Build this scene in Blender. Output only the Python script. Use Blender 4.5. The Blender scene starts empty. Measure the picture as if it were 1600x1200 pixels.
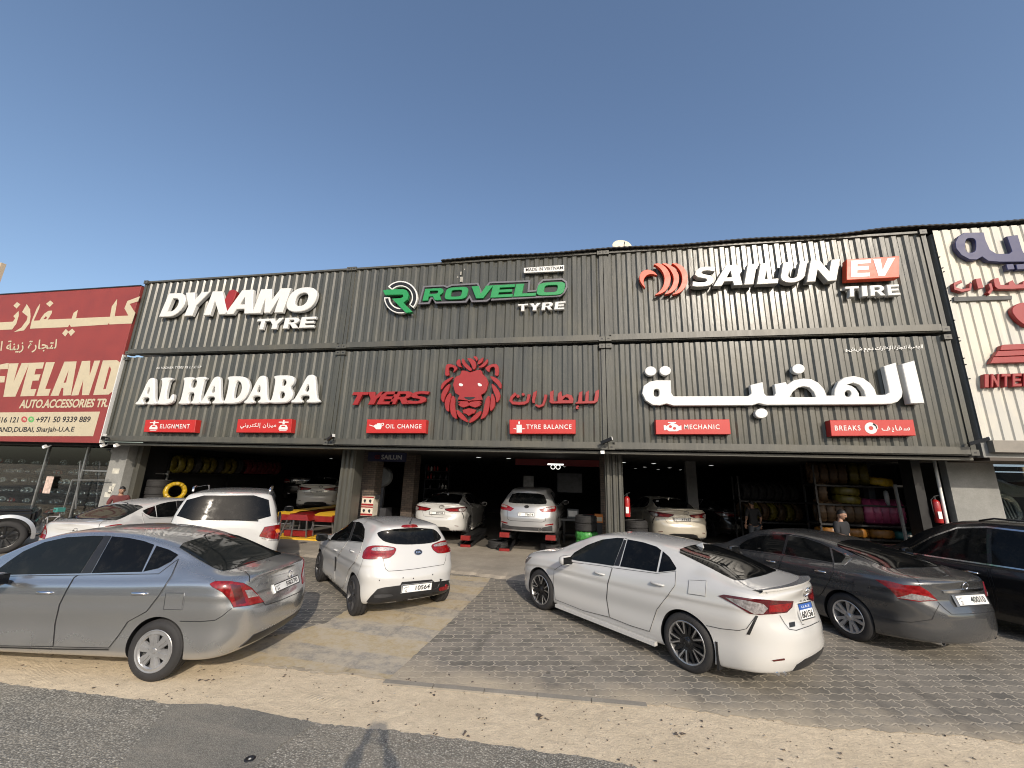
import bpy, bmesh, math, random
import numpy as np
from mathutils import Vector, Matrix
from mathutils.bvhtree import BVHTree
from mathutils.geometry import tessellate_polygon, delaunay_2d_cdt

scene = bpy.context.scene
C = scene.collection
R = math.radians
random.seed(7)

# ---------------------------------------------------------------- camera
CAM = Vector((0, 0, 2.3))
AX = Vector((0.98463, 0.16611, 0.02850)).normalized()       # camera right
AW = Vector((-0.16804, 0.95880, 0.22944)).normalized()      # camera forward
AX = (AX - AW * AX.dot(AW)).normalized()
AU = AX.cross(AW)
FPX = 622.0                                                 # focal length in photo pixels (1600 wide)
cam_d = bpy.data.cameras.new('camera'); cam = bpy.data.objects.new('camera', cam_d); C.objects.link(cam)
cam_d.sensor_width = 36; cam_d.lens = FPX / 1600 * 36; cam_d.clip_start = 0.02; cam_d.clip_end = 5000
cam.matrix_world = Matrix(((AX.x, AU.x, -AW.x, CAM.x), (AX.y, AU.y, -AW.y, CAM.y), (AX.z, AU.z, -AW.z, CAM.z), (0, 0, 0, 1)))
scene.camera = cam

# ---------------------------------------------------------------- light
SUN = Vector((0.372, -0.810, 0.452)).normalized()
world = bpy.data.worlds.new('World'); scene.world = world; world.use_nodes = True
nt = world.node_tree; nt.nodes.clear()
sky = nt.nodes.new('ShaderNodeTexSky'); sky.sky_type = 'NISHITA'; sky.sun_disc = False
sky.sun_elevation = math.asin(SUN.z); sky.sun_rotation = math.atan2(SUN.x, SUN.y)
sky.altitude = 0; sky.air_density = 1.0; sky.dust_density = 2.2; sky.ozone_density = 1.9
bg = nt.nodes.new('ShaderNodeBackground'); bg.inputs[1].default_value = 0.15
wo = nt.nodes.new('ShaderNodeOutputWorld')
nt.links.new(sky.outputs[0], bg.inputs[0]); nt.links.new(bg.outputs[0], wo.inputs[0])
sun_d = bpy.data.lights.new('sun', 'SUN'); sun_d.energy = 2.75; sun_d.angle = R(0.5); sun_d.color = (1, 0.90, 0.765)
sun_o = bpy.data.objects.new('sun', sun_d); C.objects.link(sun_o)
sun_o.rotation_euler = (-SUN).to_track_quat('-Z', 'Y').to_euler(); sun_o.location = (20, -40, 30)
scene.view_settings.view_transform = 'Standard'; scene.view_settings.look = 'None'
scene.view_settings.exposure = 0.32; scene.view_settings.gamma = 1
scene.render.engine = 'CYCLES'
scene.cycles.max_bounces = 6; scene.cycles.diffuse_bounces = 2; scene.cycles.glossy_bounces = 4
scene.cycles.transmission_bounces = 6; scene.cycles.use_denoising = True
scene.cycles.sample_clamp_indirect = 8
scene.cycles.pixel_filter_type = 'BLACKMAN_HARRIS'; scene.cycles.filter_width = 1.05

# ---------------------------------------------------------------- helpers
def ray(u, v):
    return AX * ((u - 800) / FPX) - AU * ((v - 600) / FPX) + AW
def at(u, v, y):
    """world point of the plane y = const seen at a spot of the photograph"""
    d = ray(u, v); return CAM + d * (y / d.y)
def ground(u, v, z=0.0):
    d = ray(u, v); return CAM + d * ((z - CAM.z) / d.z)

def tag(o, label, cat, group=None):
    o['label'] = label; o['category'] = cat
    if group: o['group'] = group
    return o
def thing(name, label, cat, loc=(0, 0, 0), rotz=0.0, group=None):
    o = bpy.data.objects.new(name, None); C.objects.link(o)
    o.empty_display_size = 0.2; o.location = loc; o.rotation_euler = (0, 0, rotz)
    return tag(o, label, cat, group)
def structure(o):
    o['kind'] = 'structure'; return o

def obj(name, verts, faces, mats, parent=None, smooth=False, mi=None, world_coords=True, angle=None):
    me = bpy.data.meshes.new(name)
    if parent is not None and world_coords:
        loc = parent.location
        if parent.parent is not None: loc = loc + parent.parent.location
        verts = [(v[0] - loc[0], v[1] - loc[1], v[2] - loc[2]) for v in verts]
    me.from_pydata([tuple(v) for v in verts], [], [tuple(f) for f in faces])
    if not isinstance(mats, (list, tuple)): mats = [mats]
    for m in mats: me.materials.append(m)
    if mi: me.polygons.foreach_set('material_index', mi)
    if smooth or angle:
        me.polygons.foreach_set('use_smooth', [True] * len(me.polygons))
        if angle: me.set_sharp_from_angle(angle=R(angle))
    me.update()
    o = bpy.data.objects.new(name, me); C.objects.link(o)
    if parent is not None: o.parent = parent
    return o

class MB:
    """collects simple solids and links them as ONE mesh object"""
    def __init__(s): s.v = []; s.f = []; s.m = []
    def add(s, vs, fs, mi=0):
        k = len(s.v); s.v += [tuple(v) for v in vs]
        for f in fs: s.f.append(tuple(i + k for i in f)); s.m.append(mi)
        return s
    def box(s, x0, x1, y0, y1, z0, z1, mi=0, M=None):
        vs = [Vector((x, y, z)) for z in (z0, z1) for y in (y0, y1) for x in (x0, x1)]
        if M is not None: vs = [M @ v for v in vs]
        return s.add(vs, [(0, 2, 3, 1), (4, 5, 7, 6), (0, 1, 5, 4), (2, 6, 7, 3), (0, 4, 6, 2), (1, 3, 7, 5)], mi)
    def bar(s, a, b, w, h=None, mi=0, up=(0, 0, 1)):
        a, b = Vector(a), Vector(b); h = h or w; d = (b - a).normalized(); up = Vector(up)
        if abs(d.dot(up)) > .98: up = Vector((1, 0, 0))
        x = d.cross(up).normalized(); y = x.cross(d)
        vs = [p + x * (sx * w / 2) + y * (sy * h / 2) for p in (a, b) for sx, sy in ((-1, -1), (1, -1), (1, 1), (-1, 1))]
        return s.add(vs, [(3, 2, 1, 0), (4, 5, 6, 7), (0, 1, 5, 4), (1, 2, 6, 5), (2, 3, 7, 6), (3, 0, 4, 7)], mi)
    def tube(s, pts, r, n=10, mi=0, cap=True):
        pts = [Vector(p) for p in pts]; rs = r if isinstance(r, (list, tuple)) else [r] * len(pts)
        vs = []; fs = []; ref = None
        for i, p in enumerate(pts):
            d = (pts[min(i + 1, len(pts) - 1)] - pts[max(i - 1, 0)]).normalized()
            if ref is None: ref = Vector((0, 0, 1)) if abs(d.z) < .9 else Vector((1, 0, 0))
            x = d.cross(ref)
            if x.length < 1e-5: x = d.cross(Vector((0, 1, 0)))
            x.normalize(); y = d.cross(x); ref = -y if False else ref
            for k in range(n):
                t = 2 * math.pi * k / n; vs.append(p + (x * math.cos(t) + y * math.sin(t)) * rs[i])
        for i in range(len(pts) - 1):
            for k in range(n):
                a = i * n + k; b = i * n + (k + 1) % n; fs.append((a, b, b + n, a + n))
        if cap: fs.append(tuple(range(n))[::-1]); fs.append(tuple(range((len(pts) - 1) * n, len(pts) * n)))
        return s.add(vs, fs, mi)
    def lathe(s, prof, n=32, M=None, mi=0, closed=False):
        """prof: (r, h) pairs turned about local z"""
        vs = []; fs = []; L = len(prof)
        for k in range(n):
            t = 2 * math.pi * k / n
            for r, h in prof: vs.append(Vector((r * math.cos(t), r * math.sin(t), h)))
        if M is not None: vs = [M @ v for v in vs]
        for k in range(n):
            a = k * L; b = ((k + 1) % n) * L
            for i in range(L if closed else L - 1):
                j = (i + 1) % L; fs.append((a + i, b + i, b + j, a + j))
        return s.add(vs, fs, mi)
    def torus(s, c, axis, r0, r1, n=28, k=10, mi=0, sq=1.0):
        prof = [(r0 + r1 * math.cos(2 * math.pi * i / k), sq * r1 * math.sin(2 * math.pi * i / k)) for i in range(k)]
        M = Matrix.Translation(Vector(c)) @ Vector(axis).to_track_quat('Z', 'Y').to_matrix().to_4x4()
        return s.lathe(prof, n, M, mi, closed=True)
    def build(s, name, mats, parent=None, smooth=False, angle=None, world_coords=True):
        return obj(name, s.v, s.f, mats, parent, smooth, s.m, world_coords, angle)

# ---------------------------------------------------------------- materials
MATS = {}
def nodes_of(name):
    m = bpy.data.materials.new(name); m.use_nodes = True
    return m, m.node_tree, m.node_tree.nodes['Principled BSDF']
def col4(c): return (c[0], c[1], c[2], 1)
def ramp(nt, fac, stops):
    r = nt.nodes.new('ShaderNodeValToRGB')
    e = r.color_ramp.elements
    while len(e) < len(stops): e.new(0.5)
    for i, (p, c) in enumerate(stops): e[i].position = p; e[i].color = col4(c) if not isinstance(c, (int, float)) else (c, c, c, 1)
    nt.links.new(fac, r.inputs[0]); return r.outputs[0]
def texco(nt, scale=(1, 1, 1), loc=(0, 0, 0), rot=(0, 0, 0), out='Object'):
    t = nt.nodes.new('ShaderNodeTexCoord'); mp = nt.nodes.new('ShaderNodeMapping')
    mp.inputs['Scale'].default_value = scale; mp.inputs['Location'].default_value = loc; mp.inputs['Rotation'].default_value = rot
    nt.links.new(t.outputs[out], mp.inputs[0]); return mp.outputs[0]
def noise(nt, vec, scale, detail=4, rough=.55, dist=0):
    n = nt.nodes.new('ShaderNodeTexNoise'); n.inputs['Scale'].default_value = scale; n.inputs['Detail'].default_value = detail
    n.inputs['Roughness'].default_value = rough; n.inputs['Distortion'].default_value = dist
    nt.links.new(vec, n.inputs['Vector']); return n.outputs['Fac']
def mixc(nt, fac, a, b, mode='MIX'):
    m = nt.nodes.new('ShaderNodeMix'); m.data_type = 'RGBA'; m.blend_type = mode
    if isinstance(fac, (int, float)): m.inputs[0].default_value = fac
    else: nt.links.new(fac, m.inputs[0])
    for i, x in ((6, a), (7, b)):
        if isinstance(x, (tuple, list)): m.inputs[i].default_value = col4(x)
        else: nt.links.new(x, m.inputs[i])
    return m.outputs[2]
def math_(nt, op, a, b=None, clamp=False):
    m = nt.nodes.new('ShaderNodeMath'); m.operation = op; m.use_clamp = clamp
    for i, x in enumerate((a, b)):
        if x is None: continue
        if isinstance(x, (int, float)): m.inputs[i].default_value = x
        else: nt.links.new(x, m.inputs[i])
    return m.outputs[0]
def bump(nt, bsdf, h, strength=.3, dist=.01):
    b = nt.nodes.new('ShaderNodeBump'); b.inputs['Strength'].default_value = strength; b.inputs['Distance'].default_value = dist
    nt.links.new(h, b.inputs['Height']); nt.links.new(b.outputs[0], bsdf.inputs['Normal'])

def plain(name, c, rough=.5, metal=0, var=.12, scale=6, coat=0, bmp=0, spec=.5):
    """a painted / plastic / metal surface with slight uneven wear"""
    if name in MATS: return MATS[name]
    m, nt, b = nodes_of(name)
    n = noise(nt, texco(nt), scale, 5, .6)
    lo = tuple(x * (1 - var) for x in c); hi = tuple(min(1, x * (1 + var)) for x in c)
    nt.links.new(ramp(nt, n, [(.3, lo), (.7, hi)]), b.inputs['Base Color'])
    nt.links.new(ramp(nt, n, [(.3, max(0, rough - .07)), (.7, min(1, rough + .07))]), b.inputs['Roughness'])
    b.inputs['Metallic'].default_value = metal; b.inputs['Coat Weight'].default_value = coat
    b.inputs['Specular IOR Level'].default_value = spec
    if bmp: bump(nt, b, noise(nt, texco(nt), scale * 8, 3), bmp, .01)
    MATS[name] = m; return m
def glow(name, c, e):
    if name in MATS: return MATS[name]
    m, nt, b = nodes_of(name); b.inputs['Base Color'].default_value = col4(c)
    b.inputs['Emission Color'].default_value = col4(c); b.inputs['Emission Strength'].default_value = e
    MATS[name] = m; return m

# ---------------------------------------------------------------- flat shapes (letters, emblems, boards)
def chaikin(p, n=2, q=.25):
    for _ in range(n):
        o = []
        for i in range(len(p)):
            a, b = p[i], p[(i + 1) % len(p)]
            o.append((a[0] * (1 - q) + b[0] * q, a[1] * (1 - q) + b[1] * q)); o.append((a[0] * q + b[0] * (1 - q), a[1] * q + b[1] * (1 - q)))
        p = o
    return p
def area(p): return sum(p[i][0] * p[(i + 1) % len(p)][1] - p[(i + 1) % len(p)][0] * p[i][1] for i in range(len(p))) / 2
def inset(p, d):
    """move a loop sideways by d (to the left of its direction)"""
    n = len(p); o = []
    for i in range(n):
        a, b, c = p[i - 1], p[i], p[(i + 1) % n]
        e1 = Vector((b[0] - a[0], b[1] - a[1])); e2 = Vector((c[0] - b[0], c[1] - b[1]))
        if e1.length < 1e-7 or e2.length < 1e-7: o.append(b); continue
        e1.normalize(); e2.normalize()
        n1 = Vector((-e1.y, e1.x)); n2 = Vector((-e2.y, e2.x)); m = n1 + n2
        k = m.length_squared
        m = m * (2 / k) if k > .6 else m.normalized() * 1.3 if k > 1e-6 else n1
        o.append((b[0] + m.x * d, b[1] + m.y * d))
    return o
def solid2d(loops, y_front, depth, bev=0.0):
    """solid from (x, z) loops, front face at y_front, running back by depth; first loop outer, the rest holes"""
    L = []
    for i, l in enumerate(loops):
        l = [tuple(q) for q in l]
        if (area(l) > 0) != (i == 0): l = l[::-1]
        L.append(l)
    vs = []; fs = []; rings = []
    layers = [(0.0, y_front + bev, L), (0.0, y_front + depth, L)]
    F = [inset(l, bev) for l in L] if bev else L
    flat = [q for l in F for q in l]; base = 0
    for q in flat: vs.append((q[0], y_front, q[1]))
    tris = tessellate_polygon([[Vector((q[0], q[1], 0)) for q in l] for l in F])
    for t in tris:
        a, b, c = (flat[i] for i in t)
        s = (b[0] - a[0]) * (c[1] - a[1]) - (c[0] - a[0]) * (b[1] - a[1])
        fs.append(tuple(t) if s > 0 else tuple(t)[::-1])
    prev = 0; N = len(flat)
    for yy in ([y_front + bev] if bev else []) + [y_front + depth]:
        k = len(vs)
        for l in L:
            for q in l: vs.append((q[0], yy, q[1]))
        o = 0
        for l in L:
            n = len(l)
            for i in range(n):
                j = (i + 1) % n; fs.append((prev + o + j, prev + o + i, k + o + i, k + o + j))
            o += n
        prev = k
    return vs, fs
def px_loops(loops, y, off=(0, 0), sc=1.0):
    out = []
    for l in loops:
        o = []
        for q in l:
            p = at(off[0] + q[0] / sc, off[1] + q[1] / sc, y); o.append((p.x, p.z))
        out.append(o)
    return out
def quad_map(q, y):
    """(u, v) in the unit square -> point of plane y; q = BL, BR, TR, TL seen in the photograph"""
    P = [at(a, b, y) for a, b in q]
    def f(u, v):
        p = P[0] * ((1 - u) * (1 - v)) + P[1] * (u * (1 - v)) + P[2] * (u * v) + P[3] * ((1 - u) * v)
        return (p.x, p.z)
    return f
def text_mesh(s, bold=0.0, space=1.0):
    c = bpy.data.curves.new('text', 'FONT'); c.body = s; c.offset = bold; c.space_character = space; c.resolution_u = 4
    o = bpy.data.objects.new('text', c); C.objects.link(o)
    me = o.to_mesh(); vs = [(v.co.x, v.co.y) for v in me.vertices]; fs = [tuple(p.vertices) for p in me.polygons]
    o.to_mesh_clear(); bpy.data.objects.remove(o); bpy.data.curves.remove(c)
    x0 = min(v[0] for v in vs); x1 = max(v[0] for v in vs); z0 = min(v[1] for v in vs); z1 = max(v[1] for v in vs)
    return [((a - x0) / (x1 - x0), (b - z0) / (z1 - z0)) for a, b in vs], fs
def text_on(name, s, fmap3, mat, parent, bold=.012, world_coords=True, space=1.0):
    """writing laid on a surface: fmap3 takes (u, v) of the text's own box to a 3D point"""
    uv, fs = text_mesh(s, bold, space)
    return obj(name, [fmap3(u, v) for u, v in uv], fs, mat, parent, world_coords=world_coords)
def px_text(name, s, q, y, mat, parent, bold=.012, off=(0, 0), sc=1.0, space=1.0):
    f = quad_map([(off[0] + a / sc, off[1] + b / sc) for a, b in q], y)
    return text_on(name, s, lambda u, v: (f(u, v)[0], y, f(u, v)[1]), mat, parent, bold, space=space)
# ---------------------------------------------------------------- surfaces of the place
def m_container(name, c, rough=.36, streak=.35):
    m, nt, b = nodes_of(name)
    v = texco(nt, (3.0, 3.0, .16)); n = noise(nt, v, 2.2, 6, .65)
    v2 = texco(nt); n2 = noise(nt, v2, .8, 4, .6); n3 = noise(nt, texco(nt, (14, 14, 1.2)), 1.5, 5, .7)
    base = ramp(nt, n, [(.25, tuple(x * (1 - streak) for x in c)), (.55, c), (.8, (c[0] * 1.5, c[1] * 1.45, c[2] * 1.35))])
    base = mixc(nt, ramp(nt, n2, [(.45, 0), (.75, .5)]), base, (c[0] * 1.7, c[1] * 1.55, c[2] * 1.25))
    base = mixc(nt, ramp(nt, n3, [(.66, 0), (.72, .6)]), base, (c[0] * 2.0, c[1] * 1.8, c[2] * 1.5))
    nt.links.new(base, b.inputs['Base Color'])
    nt.links.new(ramp(nt, n, [(.2, rough - .04), (.8, rough + .12)]), b.inputs['Roughness'])
    b.inputs['Specular IOR Level'].default_value = .5
    bump(nt, b, noise(nt, texco(nt, (2.2, 2.2, .8)), 2.0, 3), .25, .02)
    return m
M_cont = m_container('container paint', (.062, .063, .055), .25)
M_rail = m_container('container rail paint', (.075, .074, .064), .38, .2)
M_clad = m_container('cream cladding paint', (.48, .467, .42), .45, .08)

def m_ground_sand():
    m, nt, b = nodes_of('sand')
    v = texco(nt); n = noise(nt, v, .9, 6, .6); n2 = noise(nt, v, 9, 5, .7); n3 = noise(nt, v, 60, 3, .7)
    c = ramp(nt, n, [(.25, (.56, .46, .315)), (.5, (.68, .56, .39)), (.75, (.76, .635, .455))])
    c = mixc(nt, ramp(nt, n2, [(.3, .55), (.6, 0)]), c, (.43, .35, .245))
    c = mixc(nt, ramp(nt, n3, [(.35, .4), (.55, 0)]), c, (.39, .32, .225))
    c = mixc(nt, ramp(nt, noise(nt, v, 28, 2, .5), [(.70, 0), (.74, .85)]), c, (.12, .10, .085))
    nt.links.new(c, b.inputs['Base Color']); b.inputs['Roughness'].default_value = .95
    # tyre tread prints
    w = nt.nodes.new('ShaderNodeTexWave'); w.inputs['Scale'].default_value = 7.5; w.inputs['Distortion'].default_value = 5.0; w.inputs['Detail'].default_value = 2
    nt.links.new(texco(nt, (1, .55, 1), rot=(0, 0, .6)), w.inputs[0])
    msk = ramp(nt, noise(nt, texco(nt, (.5, 2.6, 1)), 1.2, 2), [(.58, 0), (.68, 1)])
    spx = nt.nodes.new('ShaderNodeSeparateXYZ'); nt.links.new(v, spx.inputs[0])
    msk = math_(nt, 'MULTIPLY', msk, math_(nt, 'MULTIPLY', math_(nt, 'SUBTRACT', -2.2, spx.outputs[0]), 1.5, True))
    h = math_(nt, 'ADD', math_(nt, 'MULTIPLY', math_(nt, 'MULTIPLY', w.outputs['Fac'], msk), .45), math_(nt, 'ADD', math_(nt, 'MULTIPLY', n2, 1.0), math_(nt, 'MULTIPLY', n3, .35)))
    bump(nt, b, h, .55, .025); return m
M_sand = m_ground_sand()

def m_asphalt(name, lo, hi, grain=70.0, bs=.5):
    m, nt, b = nodes_of(name)
    v = texco(nt)
    vo = nt.nodes.new('ShaderNodeTexVoronoi'); vo.inputs['Scale'].default_value = grain; nt.links.new(v, vo.inputs['Vector'])
    n = noise(nt, v, .7, 5, .6); n2 = noise(nt, v, grain * .8, 3, .8)
    sep = nt.nodes.new('ShaderNodeSeparateColor'); nt.links.new(vo.outputs['Color'], sep.inputs[0])
    c = ramp(nt, sep.outputs[0], [(.0, lo), (.55, tuple((a + d) / 2 for a, d in zip(lo, hi))), (.9, hi), (1, tuple(min(1, x * 1.35) for x in hi))])
    c = mixc(nt, ramp(nt, vo.outputs['Distance'], [(.35, 0), (.62, .75)]), c, tuple(x * .4 for x in lo))
    dust = ramp(nt, n, [(.35, 0), (.7, .38)])
    c = mixc(nt, dust, c, (.43, .375, .285))
    c = mixc(nt, ramp(nt, noise(nt, texco(nt, (.5, 3, 1), rot=(0, 0, .1)), 1.6, 5, .65), [(.5, 0), (.78, .3)]), c, (.42, .37, .29))
    nt.links.new(c, b.inputs['Base Color']); b.inputs['Roughness'].default_value = .88
    h = math_(nt, 'SUBTRACT', math_(nt, 'MULTIPLY', n2, .7), vo.outputs['Distance'])
    bump(nt, b, h, bs, .012); return m
M_asph = m_asphalt('asphalt', (.165, .156, .132), (.41, .385, .325), 62)
M_asph2 = m_asphalt('asphalt patch', (.195, .186, .158), (.265, .252, .215), 120, .3)

def m_pavers():
    m, nt, b = nodes_of('interlocking pavers')
    co = texco(nt, rot=(0, 0, R(-14)))
    sep = nt.nodes.new('ShaderNodeSeparateXYZ'); nt.links.new(co, sep.inputs[0])
    x, y = sep.outputs[0], sep.outputs[1]
    def tri(s, per, amp):
        k = math_(nt, 'PINGPONG', math_(nt, 'MULTIPLY', s, 1.0 / per), .5)
        return math_(nt, 'MULTIPLY', math_(nt, 'SUBTRACT', k, .25), amp * 4)
    LX, LY = .285, .145
    y2 = math_(nt, 'ADD', y, tri(x, LX * .5, .0165))
    x2 = math_(nt, 'ADD', x, tri(y, LY * .5, .012))
    cmb = nt.nodes.new('ShaderNodeCombineXYZ'); nt.links.new(x2, cmb.inputs[0]); nt.links.new(y2, cmb.inputs[1])
    br = nt.nodes.new('ShaderNodeTexBrick'); nt.links.new(cmb.outputs[0], br.inputs['Vector'])
    br.inputs['Scale'].default_value = 1; br.inputs['Brick Width'].default_value = LX; br.inputs['Row Height'].default_value = LY
    br.inputs['Mortar Size'].default_value = .0105; br.inputs['Mortar Smooth'].default_value = .35; br.inputs['Bias'].default_value = -.1
    br.inputs['Color1'].default_value = (.135, .125, .105, 1); br.inputs['Color2'].default_value = (.245, .223, .186, 1)
    br.inputs['Mortar'].default_value = (.47, .415, .325, 1)
    v = texco(nt)
    c = br.outputs['Color']
    n = noise(nt, v, .55, 5, .6); n2 = noise(nt, v, 34, 4, .75); n4 = noise(nt, v, 2.6, 4, .6)
    c = mixc(nt, ramp(nt, n2, [(.3, .45), (.6, 0)]), c, (.11, .10, .085))
    c = mixc(nt, ramp(nt, n4, [(.38, 0), (.72, .62)]), c, (.34, .30, .237))
    c = mixc(nt, ramp(nt, noise(nt, v, 1.3, 3, .5), [(.62, 0), (.72, .55)]), c, (.055, .05, .045))       # oil stains
    c = mixc(nt, ramp(nt, noise(nt, texco(nt, (1.6, .22, 1), rot=(0, 0, R(-35))), 1.5, 4, .6), [(.56, 0), (.70, .45)]), c, (.075, .068, .058))   # tyre marks
    c = mixc(nt, ramp(nt, noise(nt, v, 5.5, 2, .5), [(.70, 0), (.73, .6)]), c, (.05, .045, .04))
    # sand blown over the road-side edge
    sp = nt.nodes.new('ShaderNodeSeparateXYZ'); nt.links.new(v, sp.inputs[0])
    edge = math_(nt, 'SUBTRACT', math_(nt, 'ADD', 5.55, math_(nt, 'MULTIPLY', math_(nt, 'SUBTRACT', noise(nt, v, 1.1, 6, .7), .5), 1.7)), sp.outputs[1])
    sand = math_(nt, 'MULTIPLY', edge, 1.5, True)
    c = mixc(nt, sand, c, mixc(nt, n2, (.40, .335, .24), (.54, .455, .33)))
    nt.links.new(c, b.inputs['Base Color']); b.inputs['Roughness'].default_value = .86
    h = math_(nt, 'SUBTRACT', math_(nt, 'MULTIPLY', n2, .35), math_(nt, 'MULTIPLY', br.outputs['Fac'], .9))
    bump(nt, b, h, .5, .012); return m
M_pave = m_pavers()

def m_stripes():
    m, nt, b = nodes_of('worn painted concrete')
    v = texco(nt); n = noise(nt, v, 1.4, 6, .7); n2 = noise(nt, v, 26, 5, .75)
    sp = nt.nodes.new('ShaderNodeSeparateXYZ'); nt.links.new(v, sp.inputs[0])
    yy = math_(nt, 'ADD', sp.outputs[1], math_(nt, 'ADD', math_(nt, 'MULTIPLY', n, .22), math_(nt, 'MULTIPLY', sp.outputs[0], .08)))
    k = math_(nt, 'PINGPONG', math_(nt, 'MULTIPLY', math_(nt, 'SUBTRACT', yy, 5.2), 1.0), .5)
    stripe = ramp(nt, k, [(.20, 0), (.235, 1)])
    grey = ramp(nt, n2, [(.3, (.22, .20, .17)), (.7, (.38, .35, .295))])
    yel = ramp(nt, n2, [(.3, (.36, .285, .165)), (.7, (.48, .385, .235))])
    c = mixc(nt, stripe, grey, yel)
    c = mixc(nt, ramp(nt, noise(nt, v, 4.2, 6, .75), [(.40, 0), (.58, .88)]), c, (.47, .405, .305))
    c = mixc(nt, ramp(nt, noise(nt, texco(nt, (1, .3, 1)), 3, 5, .7), [(.6, 0), (.72, .5)]), c, (.10, .09, .08))
    nt.links.new(c, b.inputs['Base Color']); b.inputs['Roughness'].default_value = .9
    bump(nt, b, n2, .35, .01); return m
M_strip = m_stripes()

def m_concrete(name, c, sc=1.2, bs=.25, rough=.88):
    m, nt, b = nodes_of(name)
    v = texco(nt); n = noise(nt, v, sc, 6, .65); n2 = noise(nt, v, sc * 22, 4, .7)
    k = ramp(nt, n, [(.25, tuple(x * .66 for x in c)), (.55, c), (.8, tuple(min(1, x * 1.25) for x in c))])
    k = mixc(nt, ramp(nt, n2, [(.3, .35), (.6, 0)]), k, tuple(x * .55 for x in c))
    nt.links.new(k, b.inputs['Base Color']); b.inputs['Roughness'].default_value = rough
    bump(nt, b, n2, bs, .008); return m
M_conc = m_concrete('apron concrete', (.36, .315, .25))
M_shadefloor = m_concrete('shade-dark workshop floor', (.13, .115, .095))  # concrete darkened in colour to hold the shade of the bays
M_kerb = m_concrete('kerb concrete', (.30, .27, .22), 2)
M_plas = m_concrete('painted plaster', (.27, .27, .255), 1.6, .12)
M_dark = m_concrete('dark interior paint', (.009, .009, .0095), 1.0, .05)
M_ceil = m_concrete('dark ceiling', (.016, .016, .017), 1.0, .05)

def m_brick():
    m, nt, b = nodes_of('brick cladding')
    t = nt.nodes.new('ShaderNodeTexCoord'); sp = nt.nodes.new('ShaderNodeSeparateXYZ'); nt.links.new(t.outputs['Object'], sp.inputs[0])
    cm = nt.nodes.new('ShaderNodeCombineXYZ'); nt.links.new(math_(nt, 'ADD', sp.outputs[0], sp.outputs[1]), cm.inputs[0]); nt.links.new(sp.outputs[2], cm.inputs[1])
    br = nt.nodes.new('ShaderNodeTexBrick'); nt.links.new(cm.outputs[0], br.inputs['Vector'])
    br.inputs['Scale'].default_value = 1; br.inputs['Brick Width'].default_value = .2; br.inputs['Row Height'].default_value = .07; br.inputs['Mortar Size'].default_value = .006
    br.inputs['Color1'].default_value = (.12, .09, .07, 1); br.inputs['Color2'].default_value = (.075, .06, .05, 1); br.inputs['Mortar'].default_value = (.03, .027, .025, 1)
    nt.links.new(br.outputs['Color'], b.inputs['Base Color']); b.inputs['Roughness'].default_value = .85
    bump(nt, b, br.outputs['Fac'], .4, -.01); return m
M_brick = m_brick()

M_white = plain('white acrylic', (.64, .64, .62), .35, var=.03)
M_cream = plain('cream vinyl', (.47, .41, .29), .6, var=.04)
M_redbd = plain('red sign vinyl', (.225, .036, .032), .6, var=.10, scale=1.5)
M_red = plain('red letter face', (.27, .018, .018), .4, var=.05)
M_redbox = plain('red sign box', (.44, .022, .018), .42, var=.04)
M_org = plain('orange sign face', (.62, .075, .03), .4, var=.04)
M_green = plain('green letter face', (.016, .235, .07), .4, var=.04)
M_black = plain('black plastic', (.012, .012, .013), .45, var=.2)
M_blk2 = plain('black metal', (.02, .02, .021), .4, .3)
M_gry = plain('grey outline plastic', (.13, .125, .14), .4, var=.06)
M_navy = plain('navy letter face', (.025, .028, .10), .45, var=.05)
M_steel = plain('bare steel', (.45, .45, .44), .35, .9)
M_ink = plain('black print', (.02, .02, .022), .6, var=.05)
M_rubber = plain('tyre rubber', (.022, .021, .021), .75, var=.25, bmp=.2)
M_yelw = plain('yellow tyre wrap', (.42, .27, .012), .38, var=.35, scale=9)
M_pink = plain('pink tyre wrap', (.28, .045, .105), .36, var=.25, scale=7)
M_teal = plain('teal tyre wrap', (.018, .11, .10), .4, var=.3)
M_grn2 = plain('green tyre wrap', (.05, .25, .05), .4, var=.5, scale=14)
M_fire = plain('extinguisher red', (.34, .014, .014), .3, coat=.4)
M_lred = plain('lift red paint', (.20, .011, .009), .45, var=.2)
M_lyel = plain('lift yellow paint', (.72, .42, .03), .5, var=.15)
M_lamp = glow('lamp lens', (1, .96, .9), 2.0)
M_lamp2 = glow('dim lamp lens', (1, .96, .9), 1.1)
M_skin = plain('skin', (.36, .20, .13), .55, var=.08, scale=14)
M_hair = plain('dark hair', (.012, .010, .009), .6)
M_shirt = plain('dark work shirt', (.018, .018, .02), .85, bmp=.2)
M_maroon = plain('maroon shirt', (.12, .03, .03), .85, bmp=.2)
M_gcloth = plain('grey cloth', (.20, .22, .25), .85, bmp=.2)
M_beige = plain('beige facade', (.42, .34, .25), .8)
M_tintless = plain('dim shop glass', (.02, .022, .025), .15)
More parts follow.
